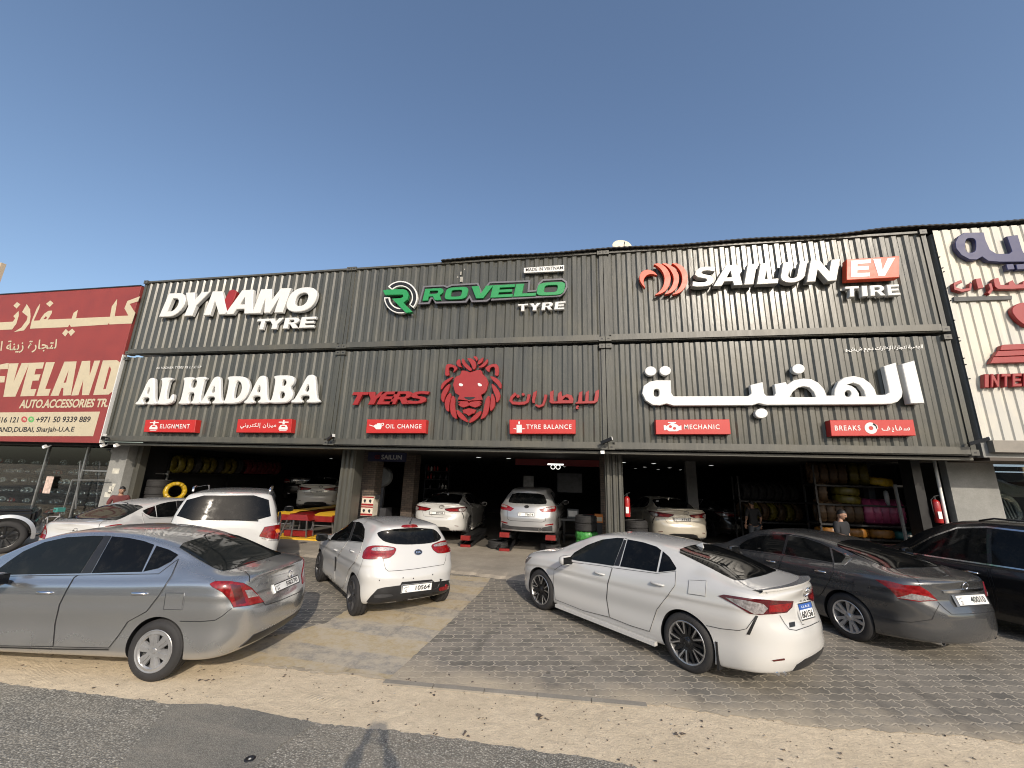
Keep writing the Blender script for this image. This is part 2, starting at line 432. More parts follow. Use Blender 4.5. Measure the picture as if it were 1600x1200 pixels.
# ================================================================ THE SETTING
random.seed(3)
def sheet(name, pts, z, mat):
    """a flat ground sheet from (x, y) corners"""
    tr = tessellate_polygon([[Vector((p[0], p[1], 0)) for p in pts]])
    vs = [(p[0], p[1], z) for p in pts]; fs = []
    for t in tr:
        a, b, c = (pts[i] for i in t); s = (b[0] - a[0]) * (c[1] - a[1]) - (c[0] - a[0]) * (b[1] - a[1])
        fs.append(tuple(t) if s > 0 else tuple(t)[::-1])
    return structure(obj(name, vs, fs, mat))
def jag(pts, step=.05, amp=.03):
    out = []
    for i in range(len(pts) - 1):
        a, b = Vector(pts[i]), Vector(pts[i + 1]); n = max(1, int((b - a).length / step))
        for k in range(n):
            p = a.lerp(b, k / n); w = math.sin(p.x * 2.3) * .35 + math.sin(p.x * 7.1 + 1) * .3
            out.append((p.x + random.uniform(-.3, .3) * amp, p.y + (random.uniform(-.6, .6) + w) * amp))
    return out + [tuple(pts[-1])]

sheet('ground', [(-3000, -3000), (3000, -3000), (3000, 3000), (-3000, 3000)], 0, M_sand)
edge_px = [(0, 1067), (130, 1084), (260, 1100), (330, 1100), (400, 1110), (495, 1131), (560, 1138), (700, 1152), (800, 1167), (900, 1181), (1000, 1201)]
e = [(-60, 3.7), (-14, 3.85)] + [tuple(ground(*p).xy) for p in edge_px] + [(6, 4.0), (60, 3.8)]
road_edge = jag(e, .045, .028)
sheet('road', road_edge + [(60, -9), (-60, -9)], .004, M_asph)
pt = [ground(*p) for p in [(180, 1202), (268, 1101), (330, 1101.5), (400, 1111.5), (494, 1132.5), (440, 1165), (395, 1203)]]
pp = [p.xy for p in pt]; pp = [pp[0] + (pp[0] - pp[1]) * 2.0] + pp + [pp[-1] + (pp[-1] - pp[-2]) * 2.6]
sheet('asphalt_patch', [tuple(p) for p in pp], .008, M_asph2)
for i, (a, b) in enumerate(((pp[0], pp[1]), (pp[-2], pp[-1]))):
    d_ = (b - a).normalized(); n_ = Vector((-d_.y, d_.x)); L_ = (b - a).length; up_, dn_ = [], []
    for q in range(60):
        c_ = a + d_ * (L_ * q / 59); up_.append(tuple(c_ + n_ * random.uniform(.010, .032))); dn_.append(tuple(c_ - n_ * random.uniform(.006, .026)))
    sheet('sand_line', up_ + dn_[::-1], .0115, M_sand)
sheet('far_pavement', [(-60, -9), (60, -9), (60, -22), (-60, -22)], .006, M_conc)

front = [(-22, 5.1), (-9, 4.95), (-5.2, 4.75), (-4.0, 4.9), (-2.22, 4.93), (-.08, 4.98), (.65, 5.05), (2.45, 5.05), (4.2, 5.2), (15, 5.4)]
sheet('paving', jag(front, .06, .05) + [(15, 10.1), (-22, 11.2)], .004, M_pave)
pl = jag([(-4.75, 4.98), (-3.4, 4.95), (-2.3, 4.97)], .05, .05) + jag([(-2.2, 4.95), (-2.12, 6.5), (-2.05, 8.7), (-2.1, 9.9)], .1, .04) + jag([(-3.9, 9.9), (-3.9, 8), (-4.0, 7.1), (-3.95, 6.4), (-4.3, 5.7), (-4.75, 5.0)], .1, .09)
sheet('painted_concrete_strip', pl, .008, M_strip)
k = MB()
a, b = ground(600, 1067), ground(1012, 1104)
n_st = 5
for i in range(n_st):
    p, q = a.lerp(b, i / n_st), a.lerp(b, (i + .985) / n_st); k.bar(p + Vector((0, 0, -.03)), q + Vector((0, 0, -.03)), .085, .10)
structure(k.build('kerb', M_kerb))

# garage apron: a raised slab with a broken, sloping front
ap_front = jag([(-16.4, 10.95), (-7.7, 10.72), (-4, 10.25), (-2.9, 10.05), (-1.9, 9.84), (1, 9.72), (10.2, 9.6)], .12, .06)
vs = []; fs = []; n = len(ap_front)
for x, y in ap_front: vs.append((x, y, -.01))
for x, y in ap_front: vs.append((x, y + .10 + random.uniform(0, .03), .05 + random.uniform(-.01, .01)))
for x, y in ap_front: vs.append((x, y + .42, .085))
for x, y in ap_front: vs.append((x, 27.0, .09))
for r in range(3):
    for i in range(n - 1): fs.append((r * n + i, r * n + i + 1, (r + 1) * n + i + 1, (r + 1) * n + i))
structure(obj('garage_floor', vs, fs, M_conc))

sheet('shaded_floor_sheet', jag([(-15.5, 13.6), (-9, 13.3), (-4, 13.7), (1, 13.2), (9.7, 13.1)], .15, .12) + [(9.7, 26.6), (-15.5, 26.6)], .0965, M_shadefloor)  # dark sheet over the slab; the bay shade is put into its colour
# stones and grit lying on the sand
g = MB()
def stone(x, y, s, mi):
    r = [Vector((random.uniform(-1, 1), random.uniform(-1, 1), random.uniform(.2, .8))) for _ in range(9)]
    bm = bmesh.new()
    for v in r: bm.verts.new(Vector((x, y, 0)) + v * s)
    bmesh.ops.convex_hull(bm, input=bm.verts); bm.verts.ensure_lookup_table()
    idx = {v: i for i, v in enumerate(bm.verts)}
    g.add([v.co.copy() for v in bm.verts], [[idx[v] for v in f.verts] for f in bm.faces], mi); bm.free()
for _ in range(760):
    x = random.uniform(-6.5, 4.5); y = random.uniform(4.0, 5.3) + random.gauss(0, .1)
    stone(x, y, min(.03, random.choice([.004, .005, .007, .009, .014]) * random.uniform(.7, 1.3)), random.choice([0, 0, 0, 1, 2]))
for u, v, s in [(845, 1120, .035), (850, 1126, .022), (655, 1068, .03), (640, 1062, .02), (813, 1088, .022), (1055, 1148, .026), (1065, 1150, .02), (318, 1064, .022), (450, 1135, .02), (585, 1098, .02), (675, 1086, .02), (680, 1150, .02), (730, 1150, .025), (755, 1122, .018)]:
    p = ground(u, v)
    for _ in range(3): stone(p.x + random.uniform(-.04, .04), p.y + random.uniform(-.03, .03), s * random.uniform(.5, 1), random.choice([0, 1, 0]))
o = g.build('gravel', [plain('dark stone', (.10, .08, .065), .9), plain('brown stone', (.17, .13, .095), .9), plain('pale stone', (.48, .43, .36), .9)])
o['kind'] = 'stuff'; o['label'] = 'dark grit and pebbles scattered over the sandy strip'

# washer on the road
p = ground(390, 1188)
k = MB(); k.lathe([(.016, .004), (.016, .012), (.03, .016), (.042, .012), (.042, .004)], 24, Matrix.Translation(p))
k.lathe([(.0, .0125), (.007, .0125), (.009, .011)], 12, Matrix.Translation(p), 1)
tag(k.build('rubber_washer', [M_black, M_white], smooth=True), 'small round black rubber washer lying on the asphalt patch', 'washer')

# ---------------------------------------------------------------- shipping containers of the facade
YF = 10.67
PITCH = .278
def corr(x0, x1, z0, z1, y, depth=.036, pitch=PITCH, prof=(.104, .046, .082)):
    """trapezoid corrugated sheet facing -y"""
    vs = []; fs = []; x = x0; pts = []
    while x < x1:
        for dx, dy in ((0, 0), (prof[0], 0), (prof[0] + prof[1], depth), (prof[0] + prof[1] + prof[2], depth)):
            if x + dx <= x1: pts.append((x + dx, y + dy))
        x += pitch
    pts.append((x1, pts[-1][1]))
    for px_, py in pts: vs += [(px_, py, z0), (px_, py, z1)]
    for i in range(len(pts) - 1): fs.append((2 * i, 2 * i + 2, 2 * i + 3, 2 * i + 1))
    return vs, fs
def container(x0, x1, z0, z1, label):
    t = thing('shipping_container', label, 'container', ((x0 + x1) / 2, YF + 1.2, z0), group='dark grey containers stacked as the shop front')
    post = .11; y1 = YF + 2.42
    low = z0 < 5; v, f = corr(x0 + post, x1 - post, z0 + .19, z1 - (.0 if low else .06), YF + .035)
    obj('corrugated_panel', v, f, M_cont, t)
    k = MB()
    k.box(x0 + .004, x1 - .004, YF + .10, y1, z0 + .10, z1 - .02)
    if low: k.box(x0 + .05, x1 - .05, YF + .3, y1 - .05, z1 - .02, z1 + .075)
    k.build('body', M_cont, t)
    for xa, xb in ((x0, x0 + post), (x1 - post, x1)):
        k = MB(); k.box(xa + .003, xb - .003, YF + .006, YF + .16, z0 + .13, z1 - .12); k.build('corner_post', M_cont, t)
        for za, zb in ((z0, z0 + .13), (z1 - .12, z1)):
            c = MB(); c.box(xa + .002, xa + .16 if xa == x0 else xb - .002, YF - .05, YF + .17, za, zb) if xa == x0 else c.box(xb - .16, xb - .002, YF - .05, YF + .17, za, zb)
            xm = xa + .08 if xa == x0 else xb - .08
            c.box(xm - .026, xm + .026, YF - .0515, YF + .0, (za + zb) / 2 - .018, (za + zb) / 2 + .018, 1)
            c.build('corner_casting', [M_rail, M_black], t)
    k = MB(); k.box(x0 + .16, x1 - .16, YF - .045, YF + .10, z0 + .025, z0 + .19); k.box(x0 + .16, x1 - .16, YF + .0, YF + .09, z0 + .0, z0 + .025)
    k.build('bottom_rail', M_rail, t)
    k = MB(); k.box(x0 + .16, x1 - .16, *((YF + .09, YF + .12) if low else (YF - .004, YF + .10)), z1 - .07, z1 - .012); k.build('top_rail', M_rail, t)
    return t
XB = [-15.34, -7.24, .70, 8.80]
cl = [['lower left container with serif white lettering on its dark side', 'lower middle container carrying the red lion emblem', 'lower right container carrying huge white rounded arabic letters'],
      ['upper left container whose white lettering has a red slash', 'upper middle container with green lettering and a ring emblem', 'upper right container with orange crescents and sun glare']]
for r, (z0, z1) in enumerate(((3.08, 5.95), (6.03, 8.80))):
    for c in range(3): container(XB[c] + .006, XB[c + 1] - .006, z0, z1, cl[r][c])

# thin dark roof sheet showing above the containers
k = MB(); vs = []; fs = []
nx = 260; xs = [-4.2 + (15.4 + 4.2) * i / nx for i in range(nx + 1)]
for i, x in enumerate(xs):
    h = 8.83 + .016 * (i % 2) + .02 * math.sin(x * 1.7) + (.05 if x > 6.8 else 0) * min(1, (x - 6.8) if x > 6.8 else 0)
    vs += [(x, YF - .10, h), (x, YF + 6.5, h + .5), (x, YF - .10, h - .035), (x, YF + 6.5, h + .46)]
for i in range(nx):
    a = 4 * i; b = a + 4; fs += [(a, b, b + 1, a + 1), (a + 2, a + 3, b + 3, b + 2), (a, a + 2, b + 2, b)]
tag(obj('roof_sheet', vs, fs, plain('sooty roof sheet', (.018, .017, .016), .8)), 'thin black corrugated roof sheet edging the container tops', 'roof sheet')

# satellite dish
d = at(971, 388, YF + 2.2)
t = thing('satellite_dish', 'cream satellite dish peeking over the roof sheet', 'satellite dish', d)
k = MB(); Mx = Matrix.Translation(d) @ Vector((.15, -.9, .35)).to_track_quat('Z', 'Y').to_matrix().to_4x4()
k.lathe([(0, 0), (.12, .01), (.24, .04), (.33, .085), (.335, .09), (.33, .097), (.24, .052), (0, .015)], 36, Mx); k.build('reflector', plain('dish paint', (.62, .57, .45), .5), t, smooth=True)
k = MB(); k.tube([d + Vector((0, .1, -1.2)), d + Vector((0, .12, 0))], .03); k.tube([d + Vector((0, -.05, -.38)), d + Vector((.05, -.55, -.1))], .014); k.build('mast', M_steel, t)

# ---------------------------------------------------------------- the garage behind and under the containers
t = thing('workshop_hall', 'dark open fronted tyre workshop under the containers', 'workshop', (-3, 18, .09))
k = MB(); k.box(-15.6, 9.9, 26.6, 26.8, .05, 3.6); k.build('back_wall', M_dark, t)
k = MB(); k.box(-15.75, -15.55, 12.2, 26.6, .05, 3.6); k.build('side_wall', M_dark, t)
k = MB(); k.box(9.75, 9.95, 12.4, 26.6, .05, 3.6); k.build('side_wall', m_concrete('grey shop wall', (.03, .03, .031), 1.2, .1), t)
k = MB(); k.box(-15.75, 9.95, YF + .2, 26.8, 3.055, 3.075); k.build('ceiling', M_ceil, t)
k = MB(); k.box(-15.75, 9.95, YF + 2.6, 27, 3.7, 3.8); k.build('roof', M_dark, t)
k = MB(); k.box(-15.3, 8.8, YF + .14, YF + .5, 2.985, 3.045); k.build('lintel', M_rail, t)
k = MB(); k.box(*sorted((at(806, 700, 16).x, at(953, 700, 16).x)), 16.0, 16.06, at(870, 728, 16).z, 3.05); k.build('red_fascia', plain('red interior fascia', (.16, .012, .012), .6), t)
for u0, u1, yy in ((1072, 1088, 15.2), (1352, 1362, 14.2)):
    k = MB(); k.box(at(u0, 740, yy).x, at(u1, 740, yy).x, yy, yy + .22, .09, 3.05); k.build('interior_post', m_concrete('post grey', (.10, .10, .10)) if 'post grey' not in bpy.data.materials else bpy.data.materials['post grey'], t)

# pillars between the bays
def pillar(x0, x1, y0, y1, label, nrib=2):
    t = thing('steel_pillar', label, 'pillar', ((x0 + x1) / 2, (y0 + y1) / 2, .09))
    k = MB(); w = (x1 - x0); rib = w / (nrib + .0)
    k.box(x0, x1, y0 + .06, y1, .09, 3.05)
    g_ = .055
    for i in range(nrib + 1 if nrib > 1 else 2):
        n_ = nrib + 1
        a = x0 + w * i / n_ + g_ * .3; b = x0 + w * (i + 1) / n_ - g_ * .3
        k.add([(a, y0 + .06, .09), (a + .03, y0, .09), (b - .03, y0, .09), (b, y0 + .06, .09), (a, y0 + .06, 3.05), (a + .03, y0, 3.05), (b - .03, y0, 3.05), (b, y0 + .06, 3.05)],
              [(0, 1, 5, 4), (1, 2, 6, 5), (2, 3, 7, 6)])
    k.build('shaft', M_rail, t)
    k = MB(); k.box(x0 - .05, x1 + .05, y0 - .03, y1 + .03, .09, .12); k.build('base_plate', M_rail, t)
    return t
pillar(-7.50, -7.02, 11.75, 12.3, 'corrugated steel pillar between the left and middle bays')
pillar(.68, 1.16, 11.75, 12.25, 'ribbed steel pillar between the middle and right bays')
pillar(-15.42, -15.24, 11.8, 12.1, 'ribbed steel pillar at the far left of the left bay', 1)
t = thing('concrete_column', 'pale concrete column with stickers between the two shops', 'column', (-15.75, 11.7, .0))
k = MB(); k.box(-16.12, -15.42, 11.55, 12.1, 0, 3.02); k.build('shaft', M_plas, t)
for u, v, w, h in ((181, 736, .28, .17), (178, 758, .13, .1), (173, 762, .12, .1), (172, 768, .15, .13), (168, 773, .25, .16), (176, 764, .1, .14)):
    p = at(u, v, 11.55); k = MB(); k.box(p.x - w / 2, p.x + w / 2, 11.545, 11.549, p.z - h / 2, p.z + h / 2); k.build('sticker', plain('sticker paper', (.55, .53, .46), .6, var=.25), t)
# brick clad piers inside the middle bay
for u0, u1, yy, lb in ((566, 587, 13.0, 'brick clad pier just behind the left pillar'), (631, 648, 14.4, 'brick clad pier deeper in the middle bay'), (938, 946, 13.2, 'narrow brick pier beside the right pillar')):
    x0, x1 = at(u0, 740, yy).x, at(u1, 740, yy).x
    k = MB(); k.box(x0, x1, yy, yy + .5, .09, 3.05); tag(k.build('brick_pier', M_brick), lb, 'pier')
# right end: grey panel, white pole, dark frame
t = thing('end_panel', 'plain grey wall panel at the right end of the workshop', 'wall panel', (9.4, 11.8, .09))
pA, pB = at(1478, 727, 11.75), at(1551, 815, 11.75)
k = MB(); k.box(pA.x, 9.95, 11.75, 11.95, .09, 3.05); k.build('panel', M_plas, t)
k = MB(); k.box(8.30, 8.50, 11.9, 12.3, .09, 3.05); k.build('dark_frame', M_blk2, t)
p0, p1 = at(1461, 727, 11.8), at(1483, 818, 11.8)
k = MB(); k.tube([(p0.x, 11.8, 3.04), (p0.x, 11.8, .09)], .035); tag(k.build('downpipe', M_white, smooth=True), 'slim white vertical pipe left of the grey panel', 'pipe')

# ceiling lights
lens_prof = [(0, 0), (.08, 0), (.085, .004)]
def downlight(p, r, label, group, e):
    t = thing('ceiling_light', label, 'ceiling light', p, 0, group)
    k = MB(); k.lathe([(r, .03), (r, .0), (r * .88, -.004), (r * .86, .004)], 24); k.build('rim', M_white, t, world_coords=False)
    k = MB(); k.lathe([(0, -.002), (r * .86, -.002)], 24); k.build('lens', e, t, world_coords=False); return t
for u in (255, 302, 351, 405, 459, 514, 560, 621, 682, 750, 811, 877, 930, 990, 1065, 1142, 1222, 1305, 1385):
    x = at(u, 702, 11.45).x
    downlight((x, 11.45, 3.03), .13, 'unlit round downlight in the row along the front ceiling edge', 'downlights along the front edge', plain('frosted lens', (.55, .54, .5), .4))
for u, v in ((517, 717.5), (612, 720), (652, 720), (748, 710), (795, 710.5), (1021, 713), (1007, 720.5), (1046, 721), (993, 727), (1028, 727.5), (1063, 728), (1110, 714), (974, 712.5), (882, 725)):
    d = ray(u, v); yy = min(25.5, 13.2 + abs(v - 706) * .62); p = at(u, v, yy)
    downlight((p.x, yy, 3.05), .11, 'small lit downlight on the dark workshop ceiling', 'lit downlights inside the workshop', M_lamp)
p = at(868, 727, 14.5)
t = thing('loop_pendant', 'white looped pendant lamp hanging in the middle bay', 'lamp', (p.x, p.y, p.z))
k = MB(); k.tube([(p.x - .28, p.y, p.z + .03), (p.x + .28, p.y, p.z + .03)], .025); k.build('tube', M_lamp, t)
for s in (-1, 1):
    k = MB(); k.torus((p.x + s * .09, p.y, p.z - .06), (0, 1, .2), .075, .012, 20, 6); k.build('loop', M_lamp2, t)
k = MB(); k.tube([(p.x, p.y, p.z), (p.x, p.y, 3.05)], .008); k.build('cord', M_black, t)

for u, v, w_, h_ in ((720, 427, .05, .11), (721, 436.5, .09, .17), (715, 433, .04, .05), (726, 421, .03, .05)):
    p = at(u, v, YF + .034); k = MB(); k.box(p.x - w_ / 2, p.x + w_ / 2, YF + .031, YF + .034, p.z - h_ / 2, p.z + h_ / 2)
    k.build('glue_residue', plain('old glue', (.30, .29, .26), .8, var=.4, scale=30), bpy.data.objects['shipping_container.004'])
# cameras and lamps fixed to the facade
def cctv(u, v, label, dx=.25):
    p = at(u, v, YF - .2); t = thing('security_camera', label, 'security camera', p)
    k = MB(); k.bar(p + Vector((0, .19, -.02)), p + Vector((0, 0, 0)), .03); k.build('bracket', M_blk2, t)
    k = MB(); k.bar(p + Vector((-dx * .4, .03, -.05)), p + Vector((dx * .6, -.12, .05)), .085, .075); k.bar(p + Vector((dx * .62, -.121, .055)), p + Vector((dx * .68, -.124, .057)), .09, .08, 1); k.build('housing', [M_blk2, M_white], t)
cctv(517, 684, 'black floodlight on the rail left of the middle container'); cctv(946, 689, 'black floodlight on the rail above the right pillar'); cctv(1524, 690, 'black floodlight at the right end of the lower rail')
cctv(163, 683, 'thin black camera at the left end of the lower rail')
def spot(u, v, label):
    p = at(u, v, YF + .1); t = thing('spot_lamp', label, 'lamp', p)
    k = MB(); k.bar(p + Vector((0, .1, .08)), p, .03); k.bar(p + Vector((-.02, .0, .05)), p + Vector((-.03, -.07, -.0)), .10, .09); k.build('housing', M_white, t)
    k = MB(); k.bar(p + Vector((-.03, -.072, 0)), p + Vector((-.031, -.078, -.003)), .085, .075); k.build('lens', M_lamp2, t)
spot(943, 707, 'small white spot lamp under the rail by the right pillar'); spot(184, 697, 'small white spot lamp under the rail at the left corner'); spot(163, 697, 'small white spot lamp at the right end of the red board'); spot(73, 699, 'small white spot lamp under the middle of the red board')

# ---------------------------------------------------------------- left shop: red board over a glass front
t = thing('accessory_shop', 'low glass fronted accessories shop left of the containers', 'shop', (-20, 14, 0))
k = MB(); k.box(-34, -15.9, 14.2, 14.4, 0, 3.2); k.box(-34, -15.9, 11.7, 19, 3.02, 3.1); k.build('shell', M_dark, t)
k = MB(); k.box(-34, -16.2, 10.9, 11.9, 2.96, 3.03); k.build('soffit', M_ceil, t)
k = MB(); k.box(-34, -16.13, 11.55, 11.95, 0, .28); k.build('plinth', M_plas, t)
gl = bpy.data.materials.new('shop glass'); gl.use_nodes = True; gnt = gl.node_tree; gnt.nodes.clear()
gt = gnt.nodes.new('ShaderNodeBsdfTransparent'); gt.inputs[0].default_value = (.62, .66, .66, 1); gg = gnt.nodes.new('ShaderNodeBsdfGlossy'); gg.inputs['Roughness'].default_value = .015
gf = gnt.nodes.new('ShaderNodeLayerWeight'); gf.inputs[0].default_value = .5; gfo = math_(gnt, 'ADD', math_(gnt, 'MULTIPLY', math_(gnt, 'POWER', gf.outputs['Facing'], 4.0), .8), .07, True); gm = gnt.nodes.new('ShaderNodeMixShader'); go_ = gnt.nodes.new('ShaderNodeOutputMaterial')
gnt.links.new(gfo, gm.inputs[0]); gnt.links.new(gt.outputs[0], gm.inputs[1]); gnt.links.new(gg.outputs[0], gm.inputs[2]); gnt.links.new(gm.outputs[0], go_.inputs[0])
M_glass = gl
k = MB()
for x0, x1 in ((-30, -22.2), (-22.1, -19.2), (-19.1, -17.4), (-17.34, -16.15)): k.box(x0, x1, 11.70, 11.712, .3, 2.95)
k.build('shop_window', M_glass, t)
for x in (-22.15, -19.15, -17.37):
    k = MB(); k.box(x - .03, x + .03, 11.66, 11.74, .3, 2.95); k.build('window_frame', M_steel, t)
k = MB(); k.box(-17.34, -16.13, 11.665, 11.735, 2.10, 2.15); k.build('window_rail', M_steel, t)
M_chrome = plain('chrome', (.75, .75, .76), .12, 1, var=.05); M_lens = plain('clear lamp plastic', (.55, .57, .58), .12, var=.3, scale=20, coat=1); M_tail = plain('red lamp plastic', (.34, .008, .008), .15, var=.2, coat=1)
rng = random.Random(5)
nh = 0
for row, z in enumerate((.5, .86, 1.22, 1.58, 1.94, 2.3)):
    k = MB(); k.box(-30, -16.4, 12.5, 13.1, z - .06, z - .03); tag(k.build('display_shelf', M_blk2), ('lowest', 'second lowest', 'third lowest', 'third highest', 'second highest', 'topmost')[row] + ' long dark display shelf behind the shop window', 'shelf')
    x = -24.5
    while x < -16.7:
        w = rng.uniform(.35, .75); h = rng.uniform(.18, .3)
        tt = thing('headlamp_unit', 'boxed car lamp unit on show behind the shop window', 'car lamp', (x, 12.55, z - .03), rng.uniform(-.3, .3), 'car lamps on the shop shelves')
        m = rng.choice([M_lens, M_lens, M_chrome, M_tail, M_black])
        k = MB(); k.v, k.f = [], []
        prof = [(0, 0), (w * .9, .0), (w, h * .5), (w * .7, h), (w * .1, h * .8)]
        vs, fs = solid2d([chaikin(prof, 2)], 0, .22, .03); obj('housing', vs, fs, M_black, tt, world_coords=False)
        vs, fs = solid2d([chaikin([(q[0] * .86 + w * .06, q[1] * .8 + h * .09) for q in prof], 2)], -.012, .05, .01); obj('lens', vs, fs, m, tt, world_coords=False)
        for q in range(2):
            k = MB(); k.lathe([(0, .01), (h * .2, .0), (h * .26, .02)], 16, Matrix.Translation((w * (.35 + .3 * q), -.02, h * .45)) @ Matrix.Rotation(R(90), 4, 'X')); k.build('reflector', M_chrome, tt, smooth=True, world_coords=False)
        x += w + rng.uniform(.02, .12)
# poster on the glass
p = at(75, 758, 11.6); k = MB(); k.box(p.x - .16, p.x + .16, 11.6, 11.605, p.z - .28, p.z + .3)
tag(k.build('poster', plain('poster print', (.55, .42, .36), .6, var=.4, scale=14)), 'small pale red and white notice stuck on the shop window', 'notice')
# folded parasol-like steel frame leaning at the glass
k = MB(); a, b = at(113, 750, 11.4), at(98, 800, 11.4); k.bar(a, b, .035); k.bar(at(126, 720, 11.42), at(118, 795, 11.42), .03); k.bar(a, at(170, 750, 11.4), .03)
tag(k.build('display_stand', M_steel), 'thin bare steel frame standing in front of the shop window', 'frame')
# shop rows added across the road, unseen, to darken reflections in glass and paint
for i, (x0, x1, h, c) in enumerate(((-62, -24, 8.5, (.34, .29, .22)), (-22, 8, 7.2, (.42, .38, .32)), (9, 52, 9.0, (.26, .23, .20)))):
    t = thing('added_shop_row', ('brown', 'pale', 'tall dark')[i] + ' unseen shop row added behind the picture taker for its reflections', 'building', ((x0 + x1) / 2, -34, 0))
    k = MB(); k.box(x0, x1, -44, -34, 0, h); k.build('wall', plain('far wall %d' % i, c, .85), t)
    k = MB(); k.box(x0 - .3, x1 + .3, -34.0, -32.6, 3.3, 3.5); k.build('awning', plain('far awning %d' % i, (.12, .05, .04), .7), t)
    n_ = int((x1 - x0) / 5)
    for q in range(n_):
        k = MB(); a_ = x0 + .6 + q * 5; k.box(a_, a_ + 4, -34.0, -33.95, .1, 3.1); k.build('shop_door', M_tintless, t)
        k = MB(); k.box(a_ + .6, a_ + 3.2, -34.0, -33.96, 4.6, 6.2); k.build('window', M_tintless, t)
# far left block
t = thing('tower_block', 'beige block corner rising far away at the left edge', 'building', (-100, 45, 0))
k = MB(); pa = at(-1, 420, 45); k.box(-125, pa.x, 45, 45.6, 0, at(5, 410, 45).z - .0); k.build('wall', M_beige, t)
k = MB(); k.box(-125, pa.x - 1.2, 44.4, 45, at(4, 443, 45).z, at(4, 430, 45).z); k.build('ledge', plain('brown ledge', (.22, .17, .13), .8), t)

# ---------------------------------------------------------------- right neighbour: cream corrugated cladding
t = thing('cladded_shop', 'shop clad in cream corrugated sheet right of the containers', 'shop', (13, 12, 0))
v, f = corr(8.93, 18, 3.42, 8.76, YF - .03, .03, .21, (.12, .022, .046)); obj('cladding', v, f, M_clad, t)
k = MB(); k.box(8.935, 18, YF + .05, YF + 6, 3.05, 8.7); k.build('body', M_plas, t)
k = MB(); k.box(9.05, 18, YF - .10, YF + .04, 3.16, 3.42); k.build('fascia', plain('taupe fascia', (.22, .20, .17), .6), t)
k = MB(); k.box(9.0, 18, YF + .0, YF + 1.4, 2.98, 3.05); k.build('soffit', plain('brown soffit', (.06, .045, .035), .6), t)
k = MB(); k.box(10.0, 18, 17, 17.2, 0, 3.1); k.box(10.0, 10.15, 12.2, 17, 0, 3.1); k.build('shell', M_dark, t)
k = MB(); k.box(10.1, 18, 12.0, 12.012, .3, 2.98); k.build('shop_window', M_glass, t)
sc_ = MB(); px_s = [(1463, 395), (1467, 402), (1472, 419), (1474, 425), (1480, 450), (1485, 470), (1490, 501), (1497, 528), (1499, 533), (1505, 560), (1508, 570), (1514, 592)]
for (u, v) in px_s:
    p = at(u, v, YF - .05); sc_.tube([p, p + Vector((0, -.03, 0))], .016, 6)
sc_.build('bolt', M_blk2, t)
for i, (u, v, w, h) in enumerate(((1552, 712, .9, .035), (1562, 719, .7, .05), (1560, 727, .8, .06), (1558, 737, .7, .03))):
    p = at(u, v, 13.2); k = MB(); k.box(p.x - .2, p.x + w, 13.2, 13.24, p.z - h / 2, p.z + h / 2)
    tag(k.build('tube_light', glow('cool tube', (.75, .85, 1), .8)), 'cool white tube light inside the right shop', 'tube light', 'tube lights in the right shop')
p = at(1590, 730, 13.7)
t = thing('hanging_seat', 'dark and brown car seat hung in the right shop', 'car seat', p)
k = MB(); vs, fs = solid2d([chaikin([(p.x - .5, p.z), (p.x - .2, p.z + .42), (p.x + .3, p.z + .45), (p.x + .4, p.z - .3), (p.x - .1, p.z - .45), (p.x - .4, p.z - .3)], 3)], 13.7, .3, .06); obj('backrest', vs, fs, M_black, t, angle=40)
vs, fs = solid2d([chaikin([(p.x - .1, p.z + .2), (p.x + .3, p.z + .36), (p.x + .36, p.z - .2), (p.x + .1, p.z - .3)], 3)], 13.66, .06, .02); obj('side_panel', vs, fs, plain('tan leather', (.10, .045, .015), .5), t, angle=40)
p = at(1577, 790, 12.9)
t = thing('chrome_grille', 'chrome car grille standing in the right shop', 'grille', p)
vs, fs = solid2d([chaikin([(p.x - .45, p.z + .25), (p.x - .1, p.z + .34), (p.x + .22, p.z + .18), (p.x + .3, p.z - .38), (p.x - .22, p.z - .4)], 2), chaikin([(p.x - .34, p.z + .16), (p.x - .1, p.z + .2), (p.x + .12, p.z + .1), (p.x + .18, p.z - .32), (p.x - .16, p.z - .34)], 2)], 12.9, .1, .02); obj('surround', vs, fs, M_chrome, t)
k = MB()
for i in range(6): k.bar((p.x - .3 + i * .08, 12.94, p.z + .15), (p.x - .16 + i * .07, 12.94, p.z - .33), .02)
k.build('bars', M_steel, t)
p = at(1585, 765, 13.0)
t = thing('bumper_cover', 'grey car bumper cover hung in the right shop', 'bumper', p)
vs, fs = solid2d([chaikin([(p.x - .75, p.z + .1), (p.x - .3, p.z + .32), (p.x + .1, p.z + .1), (p.x + .7, p.z + .05), (p.x + .7, p.z - .18), (p.x - .1, p.z - .2), (p.x - .5, p.z - .1)], 3)], 13.0, .3, .08); obj('shell', vs, fs, plain('bumper paint', (.30, .30, .29), .3), t, angle=40)
